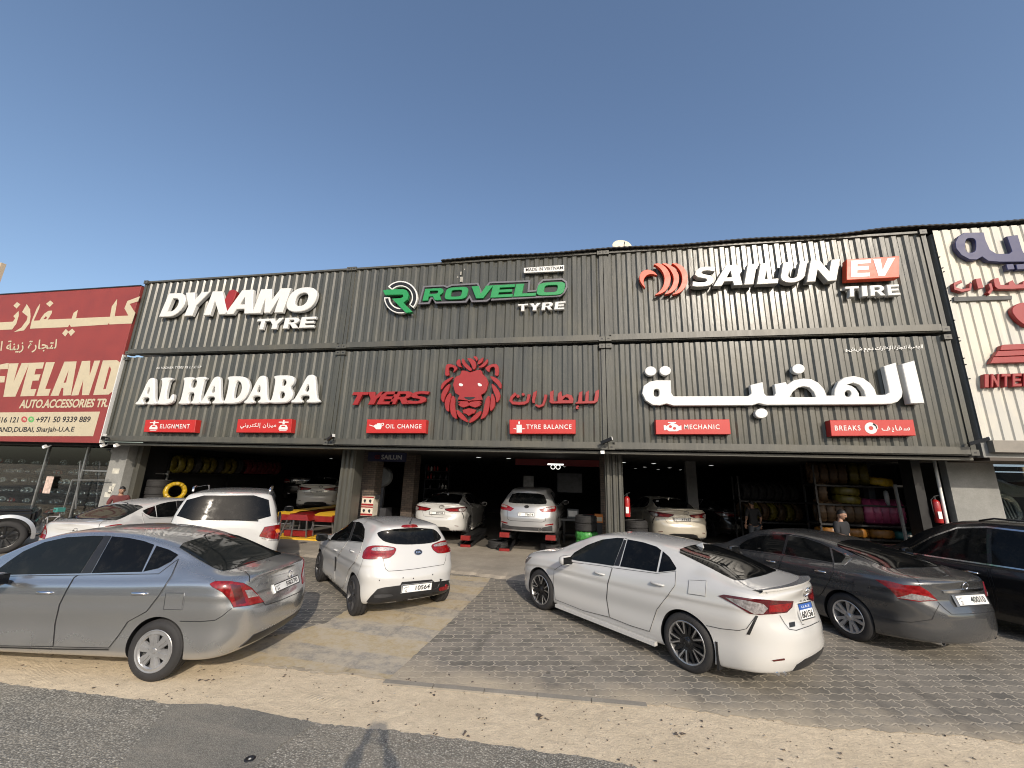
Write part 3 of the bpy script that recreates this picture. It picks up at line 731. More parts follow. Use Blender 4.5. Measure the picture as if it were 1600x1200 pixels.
# ================================================================ SIGNS
def sup(cx, cz, rx, rz, n=24, e=2.6, a0=0, a1=360):
    o = []
    for i in range(n):
        t = R(a0 + (a1 - a0) * i / n); c, s = math.cos(t), math.sin(t)
        o.append((cx + rx * math.copysign(abs(c) ** (2 / e), c), cz + rz * math.copysign(abs(s) ** (2 / e), s)))
    return o
def arc(cx, cz, rx, rz, a0, a1, n=10): return [(cx + rx * math.cos(R(a0 + (a1 - a0) * i / n)), cz + rz * math.sin(R(a0 + (a1 - a0) * i / n))) for i in range(n + 1)]
G = {   # heavy sans capitals in the unit square
 'A': [[(0, 0), (.30, 1), (.70, 1), (1, 0), (.70, 0), (.64, .2), (.36, .2), (.30, 0)], [(.42, .40), (.58, .40), (.5, .72)]],
 'D': [[(0, 0), (0, 1)] + arc(.5, .5, .5, .5, 90, -90, 12), [(.30, .23)] + arc(.46, .5, .23, .27, -90, 90, 10) + [(.30, .77)]],
 'E': [[(0, 0), (0, 1), (1, 1), (1, .77), (.34, .77), (.34, .62), (.92, .62), (.92, .40), (.34, .40), (.34, .23), (1, .23), (1, 0)]],
 'I': [[(0, 0), (0, 1), (1, 1), (1, 0)]],
 'L': [[(0, 0), (0, 1), (.36, 1), (.36, .24), (1, .24), (1, 0)]],
 'M': [[(0, 0), (0, 1), (.36, 1), (.5, .52), (.66, 1), (1, 1), (1, 0), (.73, 0), (.73, .62), (.58, 0), (.40, 0), (.27, .62), (.27, 0)]],
 'N': [[(0, 0), (0, 1), (.32, 1), (.70, .45), (.70, 1), (1, 1), (1, 0), (.70, 0), (.30, .56), (.30, 0)]],
 'O': [sup(.5, .5, .5, .5, 32, 2.4), sup(.5, .5, .21, .26, 24, 2.4)],
 'R': [[(0, 0), (0, 1), (.62, 1)] + arc(.62, .70, .34, .30, 80, -70, 8) + [(1, 0), (.66, 0), (.44, .36), (.32, .36), (.32, 0)], [(.32, .56), (.32, .79), (.52, .79)] + arc(.54, .675, .11, .115, 80, -80, 6) + [(.52, .56)]],
 'S': [[(.0, .06), (.0, .30), (.3, .235), (.55, .22), (.66, .29), (.60, .38), (.2, .47), (.04, .60), (.03, .80), (.2, .95), (.5, 1), (.94, .95), (.94, .72), (.6, .78), (.42, .77), (.34, .71), (.42, .63), (.8, .54), (.97, .40), (.98, .18), (.82, .04), (.5, 0), (.2, .01)]],
 'T': [[(.34, 0), (.34, .76), (0, .76), (0, 1), (1, 1), (1, .76), (.66, .76), (.66, 0)]],
 'U': [[(0, 1), (0, .32)] + arc(.5, .34, .5, .34, 180, 360, 12) + [(1, 1), (.68, 1), (.68, .36)] + arc(.5, .36, .18, .14, 360, 180, 8) + [(.32, 1)]],
 'V': [[(0, 1), (.34, 1), (.5, .36), (.66, 1), (1, 1), (.66, 0), (.34, 0)]],
 'Y': [[(0, 1), (.36, 1), (.5, .66), (.66, 1), (1, 1), (.66, .42), (.66, 0), (.34, 0), (.34, .42)]],
}
ROVO = {'R': [[(0, 0), (0, 1), (.78, 1)] + arc(.78, .70, .22, .30, 80, -70, 6) + [(.98, 0), (.66, 0), (.50, .33), (.28, .33), (.28, 0)], [(.28, .55), (.28, .80), (.66, .80), (.72, .74), (.72, .62), (.66, .55)]],
        'O': [sup(.5, .5, .5, .5, 32, 4.2), sup(.5, .5, .24, .27, 24, 4.5)]}
GS = {  # rounded slab serif capitals
 'A': [[(0, 0), (0, .1), (.12, .15), (.36, .9), (.45, 1), (.62, 1), (.70, .9), (.88, .15), (1, .1), (1, 0), (.54, 0), (.54, .1), (.63, .14), (.6, .26), (.34, .26), (.30, .14), (.40, .1), (.40, 0)], [(.39, .40), (.57, .40), (.5, .70)]],
 'L': [[(0, 0), (0, .1), (.12, .15), (.12, .85), (0, .9), (0, 1), (.66, 1), (.66, .9), (.50, .85), (.50, .19), (.76, .2), (.82, .38), (1, .38), (1, 0)]],
 'H': [[(0, 0), (0, .1), (.08, .15), (.08, .85), (0, .9), (0, 1), (.47, 1), (.47, .9), (.38, .85), (.38, .60), (.62, .60), (.62, .85), (.53, .9), (.53, 1), (1, 1), (1, .9), (.92, .85), (.92, .15), (1, .1), (1, 0), (.53, 0), (.53, .1), (.62, .15), (.62, .42), (.38, .42), (.38, .15), (.47, .1), (.47, 0)]],
 'D': [[(0, 0), (0, .1), (.1, .15), (.1, .85), (0, .9), (0, 1), (.6, 1), (.85, .9), (1, .66), (1, .38), (.87, .12), (.62, 0)], [(.40, .18), (.55, .2), (.68, .38), (.68, .62), (.56, .8), (.40, .82)]],
 'B': [[(0, 0), (0, .1), (.1, .15), (.1, .85), (0, .9), (0, 1), (.68, 1), (.92, .92), (.95, .7), (.80, .54), (.97, .42), (1, .22), (.9, .06), (.7, 0)], [(.42, .17), (.58, .17), (.66, .28), (.58, .40), (.42, .40)], [(.42, .61), (.55, .61), (.62, .72), (.55, .83), (.42, .83)]],
}
def letters(word, spans, q, off, sc, y, depth, mat, parent, font=G, bev=.012, smooth=0, alt=None, yalt=None):
    """word: capitals; spans: (start, end) of each letter along the quad's baseline in the same units as q"""
    f = quad_map([(off[0] + a / sc, off[1] + b / sc) for a, b in q], y)
    x0, x1 = q[0][0], q[1][0]; out = []
    for i, ch in enumerate(word):
        a, b = ((s - x0) / (x1 - x0) for s in spans[i])
        loops = []
        for l in font.get(ch, G.get(ch)):
            l = chaikin(l, smooth) if smooth else l
            loops.append([f(a + (b - a) * u, v) for u, v in l])
        vs, fs = solid2d(loops, y, depth, bev)
        out.append(obj('letter', vs, fs, alt.get(i, mat) if alt else mat, parent))
    return out
def shape(name, loops, off, sc, y, depth, mat, parent, bev=.008, smooth=0):
    L = px_loops([chaikin(l, smooth) if smooth else l for l in loops], y, off, sc)
    vs, fs = solid2d(L, y, depth, bev)
    return obj(name, vs, fs, mat, parent)
def stroke(pts, w, taper=1.0):
    """outline of a brush stroke along pts (photo units)"""
    P = [Vector(p) for p in pts]; lft = []; rgt = []
    for i, p in enumerate(P):
        d = (P[min(i + 1, len(P) - 1)] - P[max(i - 1, 0)]).normalized(); n_ = Vector((-d.y, d.x)); ww = w / 2 * (1 + (taper - 1) * i / (len(P) - 1))
        lft.append(tuple(p + n_ * ww)); rgt.append(tuple(p - n_ * ww))
    return lft + rgt[::-1]
def dot(cx, cy, rx, ry=None, n=20): return [(cx + rx * math.cos(2 * math.pi * i / n), cy + (ry or rx) * math.sin(2 * math.pi * i / n)) for i in range(n)]
YS = YF - .10
def sign(name, label, u, v, cat='sign', group=None):
    p = at(u, v, YF); return thing(name, label, cat, p, 0, group)

# ---- upper left: DYNAMO TYRE
t = sign('letter_sign', 'white slanted block letters with one red slash on the upper left container', 375, 490)
o, s = (240, 440), 5.926
qD = [(45, 328), (1462, 274), (1540, 44), (140, 108)]
letters('DYAMO', [(45, 248), (212, 452), (680, 940), (932, 1206), (1212, 1462)], qD, o, s, YS - .03, .12, M_white, t, bev=.018)
N = [[(458, 313), (545, 88), (632, 88), (685, 300), (603, 305), (565, 175), (520, 311)]]
shape('letter', N, o, s, YS - .03, .12, M_white, t, .018)
shape('letter', [[(682, 285), (655, 170), (700, 80), (740, 72), (768, 92), (745, 160)]], o, s, YS - .028, .12, M_red, t, .012)
letters('TYRE', [(935, 1050), (1040, 1185), (1195, 1335), (1345, 1478)], [(935, 446), (1478, 424), (1505, 322), (962, 346)], o, s, YS, .09, M_white, t)

# ---- upper middle: ROVELO TYRE
t = sign('letter_sign', 'green capital letters on a black backing with a green ring emblem', 740, 465)
o, s = (590, 420), 10.667
def ring(a0, a1, r0, r1, cx=384, cy=472, kx=280, ky=272):
    return arc(cx, cy, kx * r1, -ky * r1, a0, a1, 22) + arc(cx, cy, kx * r0, -ky * r0, a1, a0, 22)
for a0, a1 in ((-42, 140), (180, 298)):
    shape('ring', [ring(a0, a1, .66, 1.0)], o, s, YS, .09, M_white, t)
    shape('ring_inlay', [ring(a0 + 5, a1 - 6, .735, .925)], o, s, YS - .008, .02, M_blk2, t, .003)
shape('emblem', [[(85, 360), (150, 345), (420, 335), (480, 355), (515, 430), (495, 510), (430, 565), (585, 720), (470, 735), (235, 495), (390, 485), (425, 460), (418, 430), (120, 435)]], o, s, YS - .06, .11, M_green, t)
bk = [(653.5, 476), (661.5, 447), (694, 445.3), (699, 447.5), (706, 444.5), (747.5, 442), (753, 456), (764.5, 440.5), (828.8, 438), (827.2, 454), (837.5, 453), (841, 443), (848, 436.5), (878.7, 435), (886.2, 440), (887, 449), (882.5, 457.5), (875.5, 463.5), (767, 470), (769, 465.5), (761, 471.5), (737, 472.5), (733.5, 466), (728.5, 473), (680, 474.5), (676.5, 467.5), (674.4, 467.5), (671, 475)]
shape('backing', [bk], (0, 0), 1, YS + .02, .06, M_black, t, .004)
big = px_loops([bk], YS)[0]
if area(big) < 0: big = big[::-1]
inn = inset(big, .055)
vs, fs = solid2d([big, inn], YS - .015, .05, .004); obj('outline', vs, fs, M_gry, t)
letters('ROVELO', [(659.8, 691), (695, 731), (735, 770), (769, 803.5), (805, 839), (839, 880)], [(659.8, 469.9), (880, 460.2), (884.5, 439.5), (664.3, 451.2)], (0, 0), 1, YS - .05, .07, M_green, t, font={**G, **ROVO}, bev=.008)
o, s = (730, 420), 9.412
letters('TYRE', [(740, 885), (905, 1075), (1092, 1255), (1278, 1422)], [(740, 625), (1422, 592), (1447, 473), (745, 520)], o, s, YS, .09, M_white, t)
t = sign('name_plate', 'small white plate reading MADE IN VIETNAM above the green letters', 850, 421)
shape('panel', [[(818.5, 418.5), (881.5, 413.8), (881.5, 423.2), (818.5, 426.4)]], (0, 0), 1, YS + .01, .07, M_white, t, .004)
px_text('lettering', 'MADE IN VIETNAM', [(821.5, 424.2), (879.5, 420.6), (879.5, 415.6), (821.5, 419.0)], YS + .006, M_ink, t)

# ---- upper right: SAILUN EV TIRE
t = sign('letter_sign', 'silver white capital letters beside orange crescents and an orange box', 1210, 440)
o, s = (990, 400), 10
cres = [[(190, 515), (120, 430), (85, 350), (105, 270), (160, 220), (240, 210), (320, 240), (385, 310), (320, 285), (250, 280), (190, 310), (155, 370), (160, 430)],
        [(300, 125), (400, 110), (480, 150), (550, 230), (585, 330), (570, 440), (520, 530), (430, 590), (320, 615), (400, 560), (460, 480), (485, 380), (475, 290), (430, 210), (370, 155)],
        [(430, 115), (510, 110), (600, 150), (680, 230), (715, 320), (705, 430), (660, 520), (580, 580), (470, 605), (540, 550), (600, 470), (628, 380), (620, 300), (570, 210), (510, 150)],
        [(585, 110), (670, 110), (760, 150), (830, 240), (850, 340), (830, 450), (770, 540), (690, 590), (590, 605), (660, 560), (720, 490), (752, 420), (762, 340), (740, 250), (690, 180), (640, 135)]]
for i, c in enumerate(cres): shape('crescent', [chaikin(c, 1)], o, s, YS - .03 - .004 * i, .12, M_org, t, .006)
o, s = (1070, 390), 4.571
M_silver = plain('pearl letter face', (.40, .39, .37), .38, .15, var=.05)
letters('SAILUN', [(50, 212), (210, 428), (436, 506), (528, 680), (690, 862), (880, 1085)], [(50, 268), (1085, 222), (1112, 66), (76, 122)], o, s, YS - .10, .18, M_silver, t, bev=.014)
shape('box', [[(1156, 70), (1533, 45), (1533, 197), (1156, 217)]], o, s, YS - .10, .18, M_org, t, .01)
letters('EV', [(1186, 1322), (1335, 1480)], [(1186, 197), (1480, 185), (1503, 57), (1186, 79)], o, s, YS - .108, .02, M_white, t, bev=.003)
letters('TIRE', [(1145, 1250), (1270, 1312), (1330, 1440), (1455, 1545)], [(1145, 338), (1545, 323), (1530, 246), (1145, 263)], o, s, YS - .05, .13, M_white, t)

# ---- lower left: AL HADABA
t = sign('letter_sign', 'plump white serif capital letters spelling two words on the lower left container', 355, 610)
o, s = (200, 540), 5
letters('ALHADABA', [(50, 230), (226, 362), (410, 596), (578, 768), (763, 950), (928, 1124), (1120, 1287), (1283, 1490)], [(50, 464), (1490, 447), (1533, 224), (95, 252)], o, s, YS - .03, .11, M_white, t, font=GS, bev=.03, smooth=2)
t = sign('company_lettering', 'tiny white company lettering above the plump serif letters', 280, 574)
px_text('lettering', 'AL HADABA TYERS TR L.L.C S.P', [(220, 183), (570, 176), (576, 157), (226, 166)], YF + .02, M_white, t, .012, o, s, 1.1)

# ---- lower middle: TYERS, lion head, arabic word
t = sign('letter_sign', 'red slanted capital letters left of the lion head', 612, 622)
o, s = (520, 540), 3.636
letters('TYERS', [(80, 172), (165, 272), (250, 340), (322, 432), (418, 520)], [(80, 337), (520, 330), (557, 257), (117, 264)], o, s, YS, .09, M_red, t, bev=.008)
t = sign('lion_emblem', 'large red cut out lion head emblem with white eyes', 736, 610, 'emblem')
o, s = (680, 550), 10
lion = [
 [(545, 318), (640, 285), (700, 275), (730, 300), (735, 340), (770, 370), (800, 400), (815, 440), (830, 490), (815, 540), (800, 600), (770, 640), (715, 670), (735, 745), (690, 755), (560, 760), (530, 775), (500, 760), (390, 745), (345, 745), (375, 680), (310, 640), (290, 560), (275, 510), (290, 460), (300, 410), (330, 380), (380, 360), (400, 330), (410, 290), (470, 290)],
 [(345, 770), (430, 765), (505, 770), (525, 800), (555, 775), (640, 765), (730, 765), (690, 785), (735, 785), (690, 815), (725, 815), (680, 850), (620, 870), (560, 850), (530, 835), (500, 850), (440, 868), (390, 850), (350, 815), (390, 810), (345, 790), (390, 785)],
 [(425, 905), (530, 875), (640, 905), (610, 960), (575, 965), (520, 1000), (480, 965), (440, 960)],
 [(150, 375), (155, 280), (165, 200), (220, 180), (300, 205), (345, 240), (340, 270), (275, 330), (295, 270), (280, 240), (230, 235), (205, 260), (215, 330), (215, 370)],
 [(985, 380), (995, 290), (980, 190), (900, 180), (820, 215), (775, 245), (800, 290), (845, 320), (850, 260), (880, 235), (925, 230), (935, 300), (925, 365)],
 [(445, 245), (400, 220), (385, 165), (385, 105), (340, 125), (325, 180), (355, 230)],
 [(555, 310), (575, 260), (520, 210), (465, 160), (440, 95), (410, 115), (415, 170), (455, 235)],
 [(590, 280), (625, 265), (640, 200), (620, 130), (540, 90), (490, 100), (540, 160), (570, 220)],
 [(640, 150), (665, 120), (655, 75), (610, 60), (590, 85), (625, 110)],
 [(655, 200), (700, 185), (740, 150), (755, 75), (720, 100), (665, 145)],
 [(655, 245), (740, 245), (800, 195), (825, 145), (815, 100), (775, 150), (720, 200)],
 [(290, 385), (230, 400), (140, 450), (85, 520), (85, 610), (160, 500), (230, 450)],
 [(235, 480), (160, 540), (95, 640), (85, 740), (130, 800), (150, 700), (215, 590)],
 [(240, 620), (175, 690), (140, 800), (160, 900), (215, 945), (215, 820), (245, 720)],
 [(310, 740), (290, 680), (250, 690), (225, 860), (245, 990), (340, 1065), (325, 950), (300, 850)],
 [(845, 370), (930, 390), (1000, 440), (1040, 510), (1025, 590), (960, 500), (890, 440)],
 [(870, 480), (940, 530), (1005, 620), (1020, 720), (955, 810), (945, 700), (900, 600)],
 [(890, 640), (870, 670), (860, 790), (850, 940), (920, 880), (940, 780), (925, 700)],
 [(845, 670), (790, 720), (765, 830), (740, 960), (695, 1065), (800, 1010), (845, 880), (855, 760)],
 [(335, 890), (330, 940), (370, 1030), (500, 1105), (515, 1080), (440, 980)],
 [(525, 1120), (535, 1060), (610, 980), (720, 905), (715, 975), (640, 1060)]]
for i, l in enumerate(lion): shape('face' if i == 0 else 'muzzle' if i == 1 else 'chin' if i == 2 else 'ear' if i in (3, 4) else 'mane_lock', [l if i < 3 else chaikin(l, 1)], o, s, YS - .0012 * i, .09, M_red, t, .008)
shape('nostril_inlay', [[(450, 703), (628, 703), (610, 725), (555, 745), (520, 748), (470, 728)]], o, s, YS - .006, .02, M_black, t, .002)  # black piece across the nose
for c, tl in (((402, 512), .12), ((697, 512), -.14)):
    shape('eye', [[(c[0] - 38, c[1] - 26 + tl * 40), (c[0] + 10, c[1] - 22), (c[0] + 38, c[1] + 4 - tl * 30), (c[0] + 20, c[1] + 24), (c[0] - 24, c[1] + 22)]], o, s, YS - .008, .02, M_white, t, .002, 2)
t = sign('letter_sign', 'red arabic word right of the lion head', 866, 622)
o, s = (790, 595), 10
ar = [stroke([(160, 195), (95, 260), (78, 310), (110, 345), (200, 352), (290, 348), (340, 325), (368, 210)], 48),
      dot(192, 240, 26), dot(272, 212, 24),
      [(418, 345), (410, 300), (430, 185), (490, 150), (475, 240), (455, 300), (455, 350)],
      stroke([(630, 215), (612, 300), (585, 375), (520, 402), (465, 375)], 46, .7),
      [(690, 300), (690, 175), (750, 145), (745, 250), (750, 320), (810, 320), (815, 200), (870, 160), (885, 240), (960, 205), (1030, 225), (1060, 280), (1055, 350), (720, 355), (680, 330)],
      [(1080, 350), (1130, 320), (1145, 185), (1200, 160), (1195, 320), (1240, 318), (1250, 180), (1305, 145), (1295, 315), (1380, 310), (1405, 160), (1462, 135), (1455, 250), (1440, 320), (1390, 352), (1100, 358)],
      [(1095, 440), (1100, 395), (1135, 380), (1150, 405), (1130, 420), (1150, 440)]]
for i, l in enumerate(ar):
    L = [l]
    if i == 5: L.append([(890, 300), (990, 302), (975, 265), (930, 255)])
    shape('letter', L, o, s, YS - .001 * i, .09, M_red, t, .006)

# ---- lower right: large white arabic word
t = sign('letter_sign', 'huge white rounded arabic word on the lower right container', 1225, 605)
def A5(x, y): return (990 + x / 6.4, 560 + y / 6.4)
def A6(x, y): return (1210 + x / 6.4, 550 + y / 6.4)
body = [A5(*p) for p in [(372, 218), (378, 345), (400, 378), (1150, 376), (1178, 350), (1168, 265), (1292, 236), (1308, 350), (1330, 373), (1405, 373), (1422, 350), (1408, 258)]] + [A6(*p) for p in [(118, 298), (128, 326), (200, 280), (290, 264), (370, 270), (440, 305), (500, 370), (525, 436), (600, 434)]] + \
       [A6(*p) for p in [(606, 370), (640, 300), (700, 255), (795, 238), (890, 260), (960, 310), (1005, 370), (1025, 428), (1110, 428), (1148, 405), (1145, 370), (1095, 142), (1215, 104), (1285, 400), (1278, 450), (1235, 498), (1170, 518), (1100, 522), (0, 530)]] + \
       [A5(*p) for p in [(1330, 466), (1255, 448), (1190, 468), (400, 472), (330, 452), (260, 470), (190, 465), (120, 420), (85, 350), (100, 275), (160, 232), (230, 218)]]
holes = [[A5(*p) for p in sup(230, 344, 28, 38, 16, 3)], [A6(*p) for p in [(155, 450), (185, 400), (240, 355), (295, 343), (350, 355), (395, 400), (415, 450)]],
         [A6(*p) for p in [(728, 325), (790, 308), (850, 330), (895, 385), (912, 443), (850, 443), (846, 410), (815, 365), (775, 338)]], [A6(*p) for p in sup(738, 416, 31, 33, 16, 2)]]
shape('letter', [body] + holes, (0, 0), 1, YS - .05, .13, M_white, t, .012)
shape('letter', [[A6(*p) for p in [(1275, 120), (1402, 84), (1505, 512), (1365, 514)]]], (0, 0), 1, YS - .10, .18, M_white, t, .012)
for p in (A5(171, 126), A5(317, 122)): shape('dot', [dot(p[0], p[1], 9.0, 7.4, 24)], (0, 0), 1, YS - .05, .13, M_white, t, .012)
for p in (A5(1280, 549), A6(243, 168)): shape('dot', [dot(p[0], p[1], 10.0, 7.7, 24)], (0, 0), 1, YS - .05, .13, M_white, t, .012)
def arabic(w):
    """letters in their joined forms, written from the left"""
    return w[::-1]
t = sign('company_lettering', 'tiny white arabic company line above the huge arabic word', 1382, 545)
px_text('lettering', arabic('\ufe8d\ufedf\ufeec\ufec0\ufe92\ufe94 \ufedf\ufe98\ufea0\ufe8e\ufead\ufe93 \ufe8d\ufef9\ufec3\ufe8e\ufead\ufe8d\ufe95 \ufea9.\ufee1.\ufee1 \ufeb5.\ufeb5.\ufeed'), [(1321, 551.5), (1442, 547), (1442, 538), (1321, 542.5)], YF + .02, M_white, t, .02)

# ---- service boxes
def service(q, off, sc, label, depth=.16):
    y = YF - depth; f = quad_map([(off[0] + a / sc, off[1] + b / sc) for a, b in q], y)
    t = thing('service_box', label, 'sign', Vector((f(.5, 0)[0], YF, f(.5, 0)[1])), 0, 'red service boxes along the lower edge')
    vs, fs = solid2d([[f(0, 0), f(1, 0), f(1, 1), f(0, 1)]], y, depth + .03, .008); obj('panel', vs, fs, M_redbox, t)
    def wr(s_, u0, u1, v0, v1): text_on('lettering', s_, lambda u, v: (f(u0 + (u1 - u0) * u, .5)[0], y - .003, f(.5, v0 + (v1 - v0) * v)[1]) if False else (lambda w: (w[0], y - .003, w[1]))(f(u0 + (u1 - u0) * u, v0 + (v1 - v0) * v)), M_white, t, .012, space=1.2)
    def ic(loops, name='icon'):
        vs, fs = solid2d([[f(*p) for p in l] for l in loops], y - .005, .012, .001); return obj(name, vs, fs, M_white, t)
    return t, wr, ic
def car_icon(ic, c, k=.16):
    ic([[(c - k * .55, .80), (c - k * .08, .80), (c - k * .08, .92), (c + k * .08, .92), (c + k * .08, .80), (c + k * .55, .80), (c + k * .55, .73), (c + k * .12, .73), (c + k * .12, .60), (c - k * .12, .60), (c - k * .12, .73), (c - k * .55, .73)]])
    ic([[(c - k * .5, .22), (c - k * .5, .38), (c - k * .32, .56), (c + k * .32, .56), (c + k * .5, .38), (c + k * .5, .22)], [(c - k * .26, .40), (c - k * .18, .50), (c + k * .18, .50), (c + k * .26, .40)]])
    ic([[(c - k * .4, .17), (c + k * .4, .17), (c + k * .4, .12), (c - k * .4, .12)]])
o, s = (220, 640), 6.154
t, wr, ic = service([(25, 215), (512, 220), (530, 97), (45, 98)], o, s, 'red box reading ELIGNMENT with a car icon'); wr('ELIGNMENT', .32, .90, .30, .66); car_icon(ic, .19)
t, wr, ic = service([(915, 220), (1440, 222), (1452, 90), (932, 93)], o, s, 'red box with white arabic writing left of its car icon'); wr(arabic('\ufee3\ufef4\ufeb0\ufe8d\ufee5 \ufe87\ufedf\ufedc\ufe98\ufeae\ufeed\ufee7\ufef2'), .07, .73, .26, .72); car_icon(ic, .86)
o, s = (560, 640), 4.444
t, wr, ic = service([(52, 163), (465, 163), (471, 70), (60, 68)], o, s, 'red box reading OIL CHANGE with an oil can icon'); wr('OIL CHANGE', .33, .93, .34, .66)
ic([[(.05, .62), (.05, .56), (.13, .46), (.17, .28), (.25, .28), (.27, .60), (.24, .64), (.24, .72), (.18, .72), (.18, .64), (.15, .62), (.12, .52)]]); ic([dot(.275, .64, .025, .11, 14), dot(.275, .64, .013, .06, 12)])
t, wr, ic = service([(1050, 168), (1508, 168), (1508, 70), (1048, 70)], o, s, 'red box reading TYRE BALANCE with a balancer icon'); wr('TYRE BALANCE', .26, .94, .34, .66)
ic([[(.11, .08), (.11, .64), (.19, .64), (.19, .08)]]); ic([dot(.15, .78, .014, .11, 14)]); ic([[(.05, .36), (.10, .31), (.10, .41)]]); ic([[(.25, .36), (.20, .31), (.20, .41)]])
o, s = (1010, 640), 3.636
t, wr, ic = service([(55, 140), (480, 140), (472, 55), (52, 58)], o, s, 'red box reading MECHANIC with an engine icon'); wr('MECHANIC', .39, .86, .34, .66)
ic([[(.11, .28), (.11, .62), (.14, .62), (.14, .54), (.18, .66), (.21, .74), (.17, .78), (.17, .84), (.28, .84), (.28, .78), (.25, .74), (.29, .66), (.32, .54), (.35, .62), (.35, .28), (.32, .28), (.29, .20), (.18, .20), (.14, .34), (.14, .28)], dot(.20, .52, .022, .10, 12), dot(.255, .40, .022, .10, 12)])
t, wr, ic = service([(1052, 150), (1532, 148), (1517, 57), (1042, 60)], o, s, 'red box reading BREAKS with a brake disc icon and arabic word'); wr('BREAKS', .05, .36, .34, .66); wr(arabic('\ufeb3\ufed4\ufe8e\ufef3\ufed2'), .61, .94, .24, .66)
ic([dot(.485, .48, .075, .36, 26), dot(.485, .48, .028, .13, 16)]); ic([[(.52, .80), (.565, .66), (.57, .44), (.545, .44), (.54, .60), (.51, .70)]])

# ---- red board of the left shop
yb = YF - .06
t = sign('shop_board', 'tall red vinyl board with cream arabic and latin lettering left of the containers', 90, 600)
tl, tr, br, bl = at(-200, 474, yb), at(219, 448, yb), at(163, 693, yb), at(-200, 700, yb)
tl.z = tr.z = 8.58; br.z = bl.z = 3.02
vs, fs = solid2d([[(-27, 3.02), (-15.38, 3.02), (-15.38, 8.58), (-27, 8.58)]], yb, .12, .004); obj('panel', vs, fs, M_redbd, t)
k = MB(); k.box(-15.40, -15.37, yb - .012, yb + .12, 3.02, 6.02); k.box(-27, -15.4, yb - .02, yb + .13, 8.58, 8.62, 1); k.build('edge_trim', [M_white, M_blk2], t)
o, s = (0, 440), 6.957; ybt = yb - .006
def bd(name, l, mat=M_cream, lift=0, off=(0, 440)): return shape(name, l, off, 6.957, ybt - lift, .012, mat, t, .001)
bd('lettering', [[(325, 512), (345, 425), (400, 290), (435, 240), (425, 290), (365, 425), (430, 422), (450, 390), (480, 350), (525, 318), (565, 315), (560, 345), (520, 412), (778, 402), (800, 340), (845, 308), (825, 398), (1195, 382), (1215, 270), (1272, 190), (1268, 240), (1245, 376), (1395, 369), (1352, 290), (1385, 210), (1520, 160), (1498, 215), (1408, 243), (1468, 338), (1430, 455), (1190, 466), (1182, 447), (1172, 467), (770, 492), (755, 465), (738, 494)], [(472, 408), (492, 378), (512, 384), (502, 408)]])
bd('lettering', [[(150, 548), (230, 500), (290, 420), (300, 380), (240, 330), (290, 245), (325, 300), (330, 380), (320, 450), (260, 530)]])
bd('lettering', [[(-300, 460), (140, 435), (165, 400), (145, 375), (200, 320), (205, 360), (175, 460), (130, 520), (-300, 540)]])
for l in ([(145, 262), (185, 222), (220, 248), (180, 292)], [(500, 242), (545, 205), (580, 235), (540, 275)], [(675, 562), (715, 515), (745, 545), (708, 597)], [(738, 548), (785, 512), (815, 545), (770, 592)]): bd('lettering', [l])
px_text('lettering', arabic('\ufedf\ufe98\ufea0\ufe8e\ufead\ufe93 \ufeaf\ufef3\ufee8\ufe94 \ufe8d\ufedf\ufeb4\ufef4\ufe8e\ufead\ufe8d\ufe95'), [(-440, 800), (605, 762), (625, 622), (-420, 660)], ybt, M_cream, t, .015, o, s)
o = (0, 550)
CL = [[[(-60, 150), (70, 122), (95, 122), (85, 185), (0, 188), (-8, 262), (55, 262), (45, 330), (-20, 332)]],
      [[(100, 125), (200, 122), (145, 330), (235, 120), (320, 118), (165, 485), (35, 488)]],
      [[(318, 118), (480, 112), (460, 180), (388, 184), (372, 245), (440, 242), (418, 310), (352, 312), (330, 405), (395, 402), (370, 478), (220, 482)]],
      [[(500, 112), (595, 110), (490, 402), (550, 400), (525, 475), (395, 480)]],
      [[(700, 105), (832, 102), (768, 470), (683, 474), (690, 390), (668, 390), (635, 475), (548, 478)], [(690, 335), (718, 332), (748, 190)]],
      [[(890, 98), (980, 95), (972, 260), (1025, 95), (1088, 92), (965, 468), (890, 470), (905, 300), (850, 470), (775, 474)]],
      [[(1118, 92), (1270, 88), (1305, 115), (1300, 160), (1235, 420), (1180, 462), (1012, 468)], [(1120, 405), (1150, 400), (1208, 190), (1195, 155), (1180, 175)]]]
for l in CL: bd('lettering', l, off=o)
px_text('lettering', 'AUTO.ACCESSORIES TR.', [(203, 614), (1165, 600), (1195, 505), (230, 518)], ybt, M_cream, t, .03, o, s, .95)
bd('panel_strip', [[(-400, 660), (1085, 648), (1010, 915), (-400, 915)]], lift=.001, off=o)
px_text('lettering', '+971 50 9339 889', [(383, 768), (975, 763), (992, 700), (402, 702)], ybt - .004, M_ink, t, .02, o, s)
px_text('lettering', '+971 55 3416 121', [(-340, 770), (190, 768), (208, 706), (-322, 708)], ybt - .004, M_ink, t, .02, o, s)
px_text('lettering', 'INDUSTRIAL LAND,DUBAI, Sharjah-U.A.E', [(-460, 892), (795, 882), (815, 812), (-440, 816)], ybt - .004, M_ink, t, .02, o, s)
bd('icon', [dot(263, 733, 33)], plain('icon red', (.40, .06, .06), .5), .004, o); bd('icon', [dot(338, 733, 33)], plain('icon green', (.10, .34, .10), .5), .004, o)
bd('icon', [[(248, 748), (250, 722), (265, 715), (280, 730), (276, 748), (266, 748), (266, 732), (257, 735)]], M_cream, .006, o); bd('icon', [[(322, 742), (326, 722), (345, 716), (353, 732), (345, 746), (332, 742)], [(332, 735), (343, 736), (345, 726), (335, 724)]], M_cream, .006, o)

